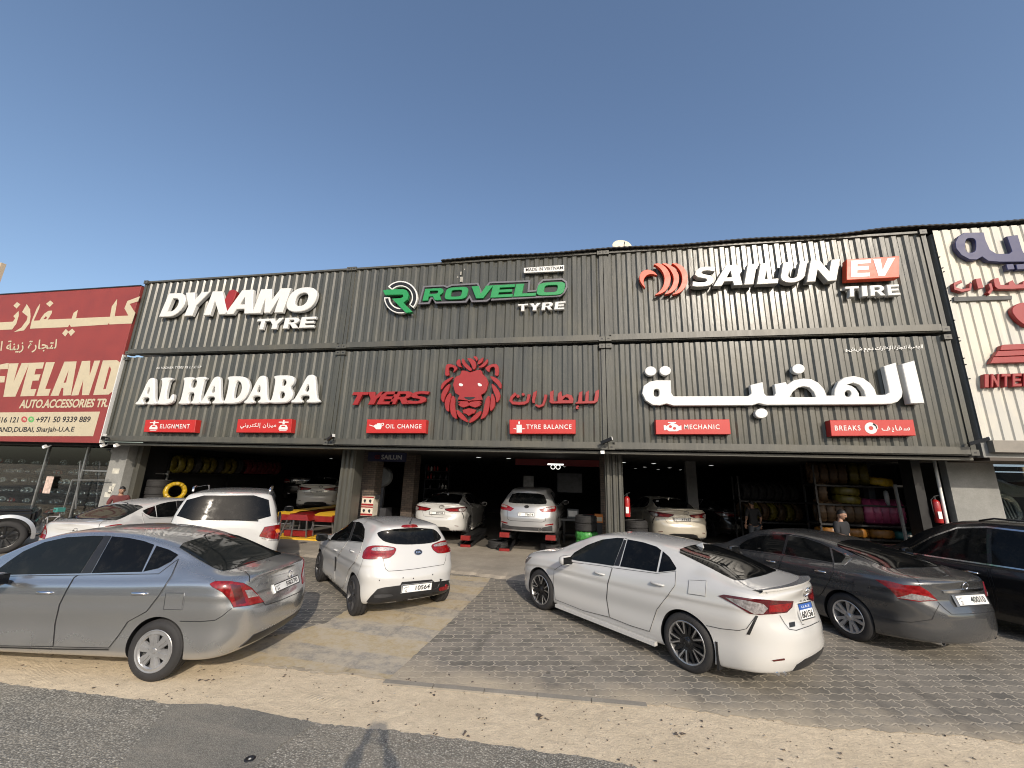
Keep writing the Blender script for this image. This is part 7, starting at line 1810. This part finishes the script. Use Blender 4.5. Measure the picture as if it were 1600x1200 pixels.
# fire extinguishers
def extinguisher(u, v, yy, label):
    p = at(u, v, yy); t = thing('fire_extinguisher', label, 'fire extinguisher', p)
    k = MB(); k.lathe([(0, -.30), (.075, -.30), (.08, -.28), (.08, .17), (.065, .22), (.03, .25), (.0, .25)], 24, Matrix.Translation(p)); k.build('cylinder', M_fire, t, angle=40)
    k = MB(); k.box(p.x - .081 * .6, p.x + .03, p.y - .082, p.y - .076, p.z - .2, p.z - .03); k.build('paper_label', M_plate, t)
    k = MB(); k.lathe([(0, .25), (.025, .25), (.02, .31), (0, .31)], 12, Matrix.Translation(p)); k.bar(p + Vector((-.02, 0, .32)), p + Vector((.09, -.02, .36)), .02); k.build('valve', M_blk2, t)
    k = MB(); k.tube([p + Vector((-.02, 0, .3)), p + Vector((-.10, -.02, .24)), p + Vector((-.11, -.03, .0)), p + Vector((-.095, -.03, -.18))], .012, 8); k.build('hose', M_black, t, smooth=True)
    k = MB(); k.box(p.x - .05, p.x + .05, p.y + .07, p.y + .16, p.z - .1, p.z + .1); k.build('bracket', M_blk2, t)
extinguisher(980, 790, 12.1, 'red fire extinguisher on the right face of the ribbed pillar'); extinguisher(1464, 797, 11.85, 'red fire extinguisher on the dark frame beside the white pipe')

# tyre racks on the right
t = thing('tyre_rack', 'dark steel tyre rack with three loaded shelves at the right wall', 'rack', (8.2, 13.9, .09))
YR = 13.6; zz = (.90, 1.27, 1.83, 2.37); x0, x1 = 6.9, 9.65
for z in zz: k = MB(); k.box(x0, x1, YR, YR + .75, z - .05, z); k.build('shelf', M_blk2, t)
for x in (x0, x1 - .06):
    for y in (YR + .04, YR + .69): k = MB(); k.box(x, x + .05, y, y + .05, .09, 2.95); k.build('upright', M_blk2, t)
t2 = thing('tyre_rack', 'dark tyre rack with paper wrapped tyres deeper in the right bay', 'rack', (6.6, 16.4, .09))
for z in (1.05, 1.75): k = MB(); k.box(5.6, 8.4, 16.0, 16.7, z - .05, z); k.build('shelf', M_blk2, t2)
for x in (5.6, 8.35):
    for y in (16.05, 16.62): k = MB(); k.box(x, x + .05, y, y + .05, .09, 2.6); k.build('upright', M_blk2, t2)
for i in range(7): put(T_blk, (5.85 + i * .26, 16.35, 1.75 + .33), (1, .25, 0), 'black tyre standing on the upper shelf of the deeper rack', 'black tyres on the deeper rack')
for i in range(7): put(wrapped(M_yelshade if i % 2 else M_brn, 'yelshade' if i % 2 else 'brn', i % 3), (5.85 + i * .27, 16.35, 1.05 + .34), (1, .25, 0), 'brown or yellow wrapped tyre on the lower shelf of the deeper rack', 'wrapped tyres on the deeper rack')
def row(n, xa, dx, z, mat, key, lab, grp, ax=(1, -.3, 0), y=YR + .36):
    for i in range(n): put(wrapped(mat, key, i % 3), (xa + i * dx, y, z + .335), ax, lab, grp)
row(4, 7.05, .25, 2.37, M_brn, 'brn', 'brown wrapped tyre standing on the top shelf of the right rack', 'brown tyres on the top shelf')
row(2, 8.15, .27, 2.37, M_yelshade, 'yelshade', 'yellow wrapped tyre standing on the top shelf of the right rack', 'yellow tyres on the top shelf', (1, -.5, 0))
put(wrapped(M_yelw, 'yel', 9), (8.75, YR + .3, 2.37 + .14), (.1, -.1, 1), 'yellow wrapped tyre lying flat at the right end of the top shelf')
for i in range(2): put(wrapped(M_yelshade, 'yelshade', i), (7.85, YR + .33, 1.83 + .125 + i * .24), (.05, 0, 1), 'yellow wrapped tyre lying in the pile on the middle shelf', 'yellow pile on the middle shelf')
put(wrapped(M_brn, 'brn', 1), (7.2, YR + .36, 1.83 + .335), (1, -.3, 0), 'brown wrapped tyre standing alone on the middle shelf')
row(5, 7.1, .24, 1.27, M_brn, 'brn', 'brown wrapped tyre on the lower shelf left of the pink ones', 'brown tyres left of the pink ones')
pk = [wrapped(M_pink, 'pink', i, .37, .23, .23) for i in range(3)]
for i in range(5): put(pk[i % 3], (8.36 + i * .20, YR + .36, 1.27 + .365), (1, -.42, 0), 'bright pink wrapped tyre in the row on the lower shelf', 'pink tyres on the lower shelf')
for i in range(3): put(wrapped(M_orgw, 'orgw', i), (7.25 + i * .66, YR + .34, .90 + .12), (0, .05, 1), 'orange wrapped tyre lying on the bottom shelf', 'orange tyres on the bottom shelf')
put(wrapped(M_teal, 'teal', 1), (9.2, YR + .3, .90 + .12), (0, -.05, 1), 'teal wrapped tyre lying on the bottom shelf')
k = MB(); k.lathe([(0, 0), (.05, 0), (.06, .25), (.05, .4), (.0, .42)], 14, Matrix.Translation((8.78, YR + .1, 1.835))); tag(k.build('plastic_bottle', plain('bottle pale', (.42, .42, .42), .3), smooth=True), 'pale plastic bottle on the middle rack shelf', 'bottle')
k = MB(); a, b = at(1398, 758, 12.6), at(1416, 842, 12.6)
for x in (a.x, a.x + .02): pass
k.bar((a.x, 12.6, 2.42), (a.x + .05, 12.6, .09), .055); k.bar((a.x, 12.6, 2.38), (a.x + .34, 12.6, 2.38), .05); k.bar((a.x + .05, 12.6, 1.12), (a.x + .36, 12.6, 1.12), .05); k.bar((a.x - .45, 12.6, .82), (a.x + .8, 12.6, .82), .05)
tag(k.build('leaning_frame', plain('grey frame paint', (.26, .25, .23), .5)), 'pale grey steel frame standing before the pink tyres', 'frame')

# bicycle by the shop window
p = ground(72, 838, .33); q = Vector((-17.1, 11.0, 0))
t = thing('bicycle', 'small bicycle with a teal bag leaning at the shop window', 'bicycle', q)
for dx in (-.45, .45):
    k = MB(); k.torus((q.x + dx, q.y, .33), (0, 1, .06), .30, .02, 36, 8); w = k.build('wheel', M_rubber, t, smooth=True)
    k = MB(); 
    for i in range(12): a = math.pi * i / 12; k.tube([(q.x + dx - .29 * math.cos(a), q.y, .33 - .29 * math.sin(a)), (q.x + dx + .29 * math.cos(a), q.y, .33 + .29 * math.sin(a))], .003, 5)
    k.torus((q.x + dx, q.y, .33), (0, 1, .06), .275, .012, 36, 6); r_ = k.build('rim', M_steel, None); r_.parent = w; r_.location = -t.location
k = MB()
for a, b in (((-.45, .33), (-.15, .62)), ((-.15, .62), (-.08, .30)), ((-.08, .30), (-.45, .33)), ((-.08, .30), (.30, .66)), ((-.15, .62), (.30, .66)), ((.30, .72), (.45, .33))): k.tube([(q.x + a[0], q.y, a[1]), (q.x + b[0], q.y, b[1])], .017, 8)
k.build('frame', plain('bike grey', (.3, .3, .3), .4), t, smooth=True)
k = MB(); k.tube([(q.x + .30, q.y, .70), (q.x + .28, q.y, .86)], .014, 8); k.tube([(q.x + .28, q.y - .25, .88), (q.x + .28, q.y + .25, .88)], .013, 8); k.build('handlebar', M_steel, t)
k = MB(); k.box(q.x - .28, q.x - .05, q.y - .07, q.y + .07, .70, .75); k.tube([(q.x - .15, q.y, .6), (q.x - .16, q.y, .71)], .014, 8); k.build('saddle', M_black, t)
k = MB(); k.box(q.x + .18, q.x + .36, q.y - .12, q.y + .08, .80, .93); k.build('bag', plain('teal cloth', (.05, .24, .21), .7), t)
# ================================================================ PEOPLE
def skin_mesh(P, E, rad, root, sub=2):
    me = bpy.data.meshes.new('s'); names = list(P); idx = {n: i for i, n in enumerate(names)}
    me.from_pydata([P[n] for n in names], [(idx[a], idx[b]) for a, b in E], [])
    o = bpy.data.objects.new('s', me); C.objects.link(o); o.modifiers.new('skin', 'SKIN')
    sv = me.skin_vertices[0].data
    for n in names: r = rad[n]; sv[idx[n]].radius = r if isinstance(r, tuple) else (r, r); sv[idx[n]].use_root = (n == root)
    o.modifiers['skin'].use_smooth_shade = True; o.modifiers['skin'].branch_smoothing = .6
    sb = o.modifiers.new('sub', 'SUBSURF'); sb.levels = sub; sb.render_levels = sub
    dg = bpy.context.evaluated_depsgraph_get(); ev = o.evaluated_get(dg); m = ev.to_mesh()
    vs = [v.co.copy() for v in m.vertices]; fs = [tuple(p.vertices) for p in m.polygons]; ev.to_mesh_clear(); bpy.data.objects.remove(o)
    return vs, fs
def head_shape(k, c, fwd, h=.235, mi=0):
    """head with brow, nose, mouth, chin and ears; c = middle of the head, fwd = where it looks"""
    f = Vector(fwd).normalized(); up = Vector((0, 0, 1)); s = f.cross(up).normalized(); u = s.cross(f).normalized()
    NU, NV = 40, 28; vs = []; fs = []; H = h / 2
    for i in range(NV + 1):
        ph = math.pi * i / NV; z = math.cos(ph); r = math.sin(ph)
        for j in range(NU):
            th = 2 * math.pi * j / NU; x = math.cos(th) * r; y = math.sin(th) * r                # x forward
            fx = x * .80; sy = y * .64 * (1 - .16 * max(0, -z)); zz = z
            if x > 0:
                fr = max(0, x)
                if z < 0: fx *= 1 - .10 * (-z); sy *= 1 - .18 * (-z) * fr
                nose = math.exp(-((y / .10) ** 2) - ((z + .10) / .17) ** 2) * .17 * (1 if z > -.26 else .4); brow = math.exp(-((z - .14) / .07) ** 2) * .035 * math.exp(-(y / .5) ** 4)
                eye = -math.exp(-((abs(y) - .26) / .12) ** 2 - ((z - .03) / .07) ** 2) * .065
                lips = math.exp(-(y / .22) ** 2 - ((z + .38) / .05) ** 2) * .035 + math.exp(-(y / .2) ** 2 - ((z + .50) / .05) ** 2) * .035 - math.exp(-(y / .24) ** 2 - ((z + .44) / .022) ** 2) * .03
                chin = math.exp(-(y / .22) ** 2 - ((z + .78) / .14) ** 2) * .07
                fx += (nose + brow + eye + lips + chin) * (1 if fr > .3 else fr / .3)
            ear = math.exp(-((x + .02) / .11) ** 2 - ((z + .02) / .22) ** 2) * .10
            sy += math.copysign(ear, y) if abs(y) > .4 else 0
            vs.append(c + f * (fx * H) + s * (sy * H) + u * (zz * H))
    for i in range(NV):
        for j in range(NU):
            a = i * NU + j; b = i * NU + (j + 1) % NU; fs.append((a, a + NU, b + NU, b))
    k.add(vs, fs, mi); return f, s, u
def hair_cap(t, c, f, s, u, h=.235, beard=False):
    H = h / 2; k = MB(); NU, NV = 40, 16; vs = []; fs = []; rng = random.Random(4)
    for i in range(NV + 1):
        for j in range(NU):
            th = 2 * math.pi * j / NU; lim = math.pi * (.34 if math.cos(th) > .5 else .36 + .24 * (1 - (math.cos(th) + 1) / 1.5) if math.cos(th) < .5 else .36)
            ph = lim * i / NV; z = math.cos(ph); r = math.sin(ph); q = 1.075 + rng.uniform(-.012, .012) - .05 * (i / NV) ** 3
            vs.append(c + f * (math.cos(th) * r * .80 * H * q) + s * (math.sin(th) * r * .64 * H * q * 1.03) + u * (z * H * q))
    for i in range(NV):
        for j in range(NU): a = i * NU + j; b = i * NU + (j + 1) % NU; fs.append((a, a + NU, b + NU, b))
    k.add(vs, fs); k.build('hair', M_hair, t, smooth=True)
    k = MB()
    for sg in (-1, 1):
        e = c + f * (.66 * H) + s * (sg * .26 * H) + u * (.03 * H); k.lathe([(0, .011), (.008, .008), (.011, 0), (.008, -.008), (0, -.011)], 10, Matrix.Translation(e) @ f.to_track_quat('Z', 'Y').to_matrix().to_4x4(), 0)
        k.lathe([(0, .0125), (.005, .010)], 10, Matrix.Translation(e) @ f.to_track_quat('Z', 'Y').to_matrix().to_4x4(), 1)
        b0 = c + f * (.79 * H) + s * (sg * .14 * H) + u * (.17 * H); b1 = c + f * (.70 * H) + s * (sg * .38 * H) + u * (.17 * H); k.bar(b0, b1, .007, .009, 1)
    if beard: 
        for sg in (-1, 0, 1): k.bar(c + f * (.77 * H) + s * (sg * .16 * H - .012) + u * (-.33 * H), c + f * (.77 * H) + s * (sg * .16 * H + .012) + u * (-.33 * H), .008, .012, 1)
    k.build('eyes', [plain('eye white', (.6, .58, .55), .3), M_hair], t)
def hand(k, wrist, d, palm_n, curl=.5, mi=0, side=1, L=.185):
    """palm and five separate bent fingers; d = pointing direction, palm_n = out of the palm"""
    d = Vector(d).normalized(); n = Vector(palm_n); n = (n - d * n.dot(d)).normalized(); a = d.cross(n).normalized() * side
    w = Vector(wrist); vs = []; fs = []
    pal = [(0, .026, .016), (.03, .036, .017), (.065, .042, .015), (.095, .040, .012)]
    for x, hw, ht in pal:
        for i in range(12):
            t = 2 * math.pi * i / 12; vs.append(w + d * x + a * (hw * math.copysign(abs(math.cos(t)) ** .8, math.cos(t))) + n * (ht * math.sin(t)))
    for r in range(3):
        for i in range(12): q = r * 12 + i; z = r * 12 + (i + 1) % 12; fs.append((q, z, z + 12, q + 12))
    fs += [tuple(range(12))[::-1], tuple(range(36, 48))]; k.add(vs, fs, mi)
    for i, (off, ln) in enumerate(((.030, .070), (.011, .080), (-.009, .074), (-.028, .058))):
        p = w + d * .092 + a * off; dd = d.copy(); pts = [p]
        for sname, fr in enumerate((.45, .32, .23)):
            dd = (dd + n * (curl * (.55 + .12 * i))).normalized(); p = p + dd * ln * fr; pts.append(p)
        k.tube(pts, [.0095, .0088, .0080, .0062], 8, mi)
    p = w + d * .025 + a * .034; dd = (d * .7 + a * .75 + n * .25).normalized(); q = p + dd * .035; r = q + (dd + n * curl * .6 + d * .3).normalized() * .032
    k.tube([p, q, r], [.012, .0105, .0075], 8, mi)

def person(label, base, face, height, joints, shirt, trousers, head_c, look, hands, sleeve=0.0, bottom=True, beard=False, group=None):
    t = thing('person', label, 'person', base)
    P = {n: Vector(v) for n, v in joints.items()}
    E = [('hip', 'belly'), ('belly', 'chest'), ('chest', 'neck'), ('neck', 'skull')]
    rad = {'hip': (.135, .105), 'belly': (.135, .10), 'chest': (.135, .095), 'neck': .052, 'skull': .06}
    for s in 'LR':
        E += [('chest', 'sh' + s), ('sh' + s, 'el' + s), ('el' + s, 'wr' + s), ('hip', 'th' + s), ('th' + s, 'kn' + s), ('kn' + s, 'an' + s), ('an' + s, 'to' + s)]
        rad.update({'sh' + s: .062, 'el' + s: .040, 'wr' + s: .027, 'th' + s: .088, 'kn' + s: .058, 'an' + s: .040, 'to' + s: .035})
    vs, fs = skin_mesh(P, E, rad, 'hip'); k = MB(); k.add(vs, fs)
    hc = Vector(head_c); f, s_, u = head_shape(k, hc, look)
    for nm, d, n, c, sd in hands: hand(k, P['wr' + nm], d, n, c, 0, sd)
    k.build('body', M_skin, t, smooth=True)
    hair_cap(t, hc, f, s_, u, beard=beard)
    # clothes follow the body a centimetre out
    Ps = {n: P[n] for n in ('hip', 'belly', 'chest')}; Es = [('hip', 'belly'), ('belly', 'chest'), ('chest', 'nk')]; Ps['hm'] = P['hip'] + Vector((0, 0, -.11)); Es.append(('hip', 'hm')); Ps['nk'] = P['chest'].lerp(P['neck'], .72)
    rs = {'hm': (.168, .136), 'hip': (.160, .128), 'belly': (.152, .118), 'chest': (.182, .14), 'nk': .082}
    for s in 'LR':
        Ps['sh' + s] = P['sh' + s]; Ps['sl' + s] = P['sh' + s].lerp(P['el' + s], .98); Es += [('chest', 'sh' + s), ('sh' + s, 'sl' + s)]; rs['sh' + s] = .086; rs['sl' + s] = .056
        if sleeve: Ps['cf' + s] = P['el' + s].lerp(P['wr' + s], .9); Es.append(('sl' + s, 'cf' + s)); rs['sl' + s] = sleeve; rs['cf' + s] = sleeve * .72
    vs, fs = skin_mesh(Ps, Es, rs, 'chest'); k = MB(); k.add(vs, fs); k.build('shirt', shirt, t, smooth=True)
    Pt = {'hip': P['hip']}; Et = []; rt_ = {'hip': (.158, .128)}
    for s in 'LR':
        for j, q in (('th', .104), ('kn', .078)): Pt[j + s] = P[j + s]; rt_[j + s] = q
        Pt['cu' + s] = P['kn' + s].lerp(P['an' + s], .93); rt_['cu' + s] = .064; Et += [('hip', 'th' + s), ('th' + s, 'kn' + s), ('kn' + s, 'cu' + s)]
    vs, fs = skin_mesh(Pt, Et, rt_, 'hip'); k = MB(); k.add(vs, fs); k.build('trousers', trousers, t, smooth=True)
    for s in 'LR':
        d = (P['to' + s] - P['an' + s]); d.z = 0; d.normalize(); a = P['an' + s].copy(); z0 = base[2]
        k = MB(); k.v = []
        prof = [(-.09, .035, .09), (-.05, .042, .105), (.03, .045, .09), (.10, .048, .06), (.165, .042, .045), (.19, .02, .03)]
        sd = Vector((-d.y, d.x, 0)); vv = []; ff = []
        for x, w, h in prof:
            for (a2, b2) in ((-1, 0), (-1, .5), (-.6, 1), (.6, 1), (1, .5), (1, 0)): vv.append(Vector((a.x, a.y, z0)) + d * x + sd * (a2 * w) + Vector((0, 0, max(.002, b2 * h))))
        for i in range(5):
            for j in range(6): ff.append((6 * i + j, 6 * i + 6 + j, 6 * i + 6 + (j + 1) % 6, 6 * i + (j + 1) % 6))
        ff += [tuple(range(6)), tuple(range(30, 36))[::-1]]
        k.add(vv, ff); k.build('shoe', M_black, t, angle=60)
    return t
def standing(base, face, H=1.74, arms=None):
    """upright joints scaled to a height; face = direction in degrees from +x"""
    k = H / 1.74; c, s = math.cos(R(face)), math.sin(R(face))
    def w(f, l, z): return Vector((base[0] + (c * f - s * l) * k, base[1] + (s * f + c * l) * k, base[2] + z * k))
    J = {'hip': w(0, 0, .94), 'belly': w(.01, 0, 1.10), 'chest': w(0, 0, 1.32), 'neck': w(.0, 0, 1.47), 'skull': w(.02, 0, 1.58)}
    for sg, n in ((1, 'L'), (-1, 'R')):
        J.update({'sh' + n: w(0, .185 * sg, 1.41), 'el' + n: w(-.03, .25 * sg, 1.13), 'wr' + n: w(.06, .26 * sg, .90), 'th' + n: w(0, .10 * sg, .84), 'kn' + n: w(.02, .11 * sg, .48), 'an' + n: w(-.02, .12 * sg, .09), 'to' + n: w(.11, .13 * sg, .04)})
    if arms: J.update({n: w(*v) for n, v in arms.items()})
    return J, w

# the one taking the picture, arms up with a phone
bp = (.05, -.26, .0)
J, w = standing(bp, 97, 1.86, {'shL': (.02, .17, 1.47), 'shR': (.02, -.17, 1.47), 'elL': (.10, .26, 1.74), 'elR': (.10, -.26, 1.74)})
J['wrL'] = Vector((-.095, -.075, 2.20)); J['wrR'] = Vector((.105, -.075, 2.20))
person('person standing on the road with both arms raised, holding a phone', bp, 97, 1.86, J, M_gcloth, M_shirt, tuple(w(.04, 0, 1.63)), (-.1, .98, .2),
       [('L', (.35, .25, .9), (.6, .8, -.1), .75, -1), ('R', (-.35, .25, .9), (-.6, .8, -.1), .75, 1)], sleeve=.078)
Mp = Matrix(((AX.x, AU.x, -AW.x, 0), (AX.y, AU.y, -AW.y, 0), (AX.z, AU.z, -AW.z, 0), (0, 0, 0, 1)))
t = thing('phone', 'slim black phone held up in both hands', 'phone', CAM)
k = MB(); k.box(-.075, .075, -.037, .037, .006, .014, 0, Mp); k.build('case', M_black, t, world_coords=False)
k = MB(); k.box(-.070, .070, -.033, .033, .0142, .015, 0, Mp); k.build('screen', M_tint, t, world_coords=False)

p = at(1313, 804, 11.3)
b_ = (p.x - .02, 11.3, .09); Hm = 1.74 * (p.z - .09) / 1.60
J, w = standing(b_, -60, min(1.86, max(1.55, Hm)), {'elR': (.05, -.26, 1.14), 'wrR': (.24, -.2, 1.05)})
person('bearded person in a dark shirt looking down among the tyre racks', b_, -60, 1.74, J, M_shirt, M_shirt, tuple(w(.05, 0, 1.60)), (.55, -.75, -.25), [('L', (0, 0, -1), (.5, .8, 0), .35, 1), ('R', (.6, -.7, -.2), (0, 0, -1), .5, -1)], beard=True)
k = MB()
p = at(190, 768, 10.9)
b_ = (p.x, 10.9, .0); J, w = standing(b_, -30, 1.70)
person('dark haired person in a maroon shirt beside the concrete column', b_, -30, 1.70, J, M_maroon, M_shirt, tuple(w(.06, 0, 1.60)), (.8, -.5, -.3), [('L', (0, 0, -1), (.5, .8, 0), .35, 1), ('R', (0, 0, -1), (-.5, -.8, 0), .35, -1)])
p = at(1176, 800, 15.6)
b_ = (p.x, 15.6, .09); J, w = standing(b_, 100, 1.72)
person('person in grey clothes standing in the dark behind the grey sedan', b_, 100, 1.72, J, M_shirt, plain('dark grey cloth', (.07, .08, .095), .85), tuple(w(.03, 0, 1.60)), (-.2, 1, 0), [('L', (0, 0, -1), (.5, .8, 0), .35, 1), ('R', (0, 0, -1), (-.5, -.8, 0), .35, -1)])
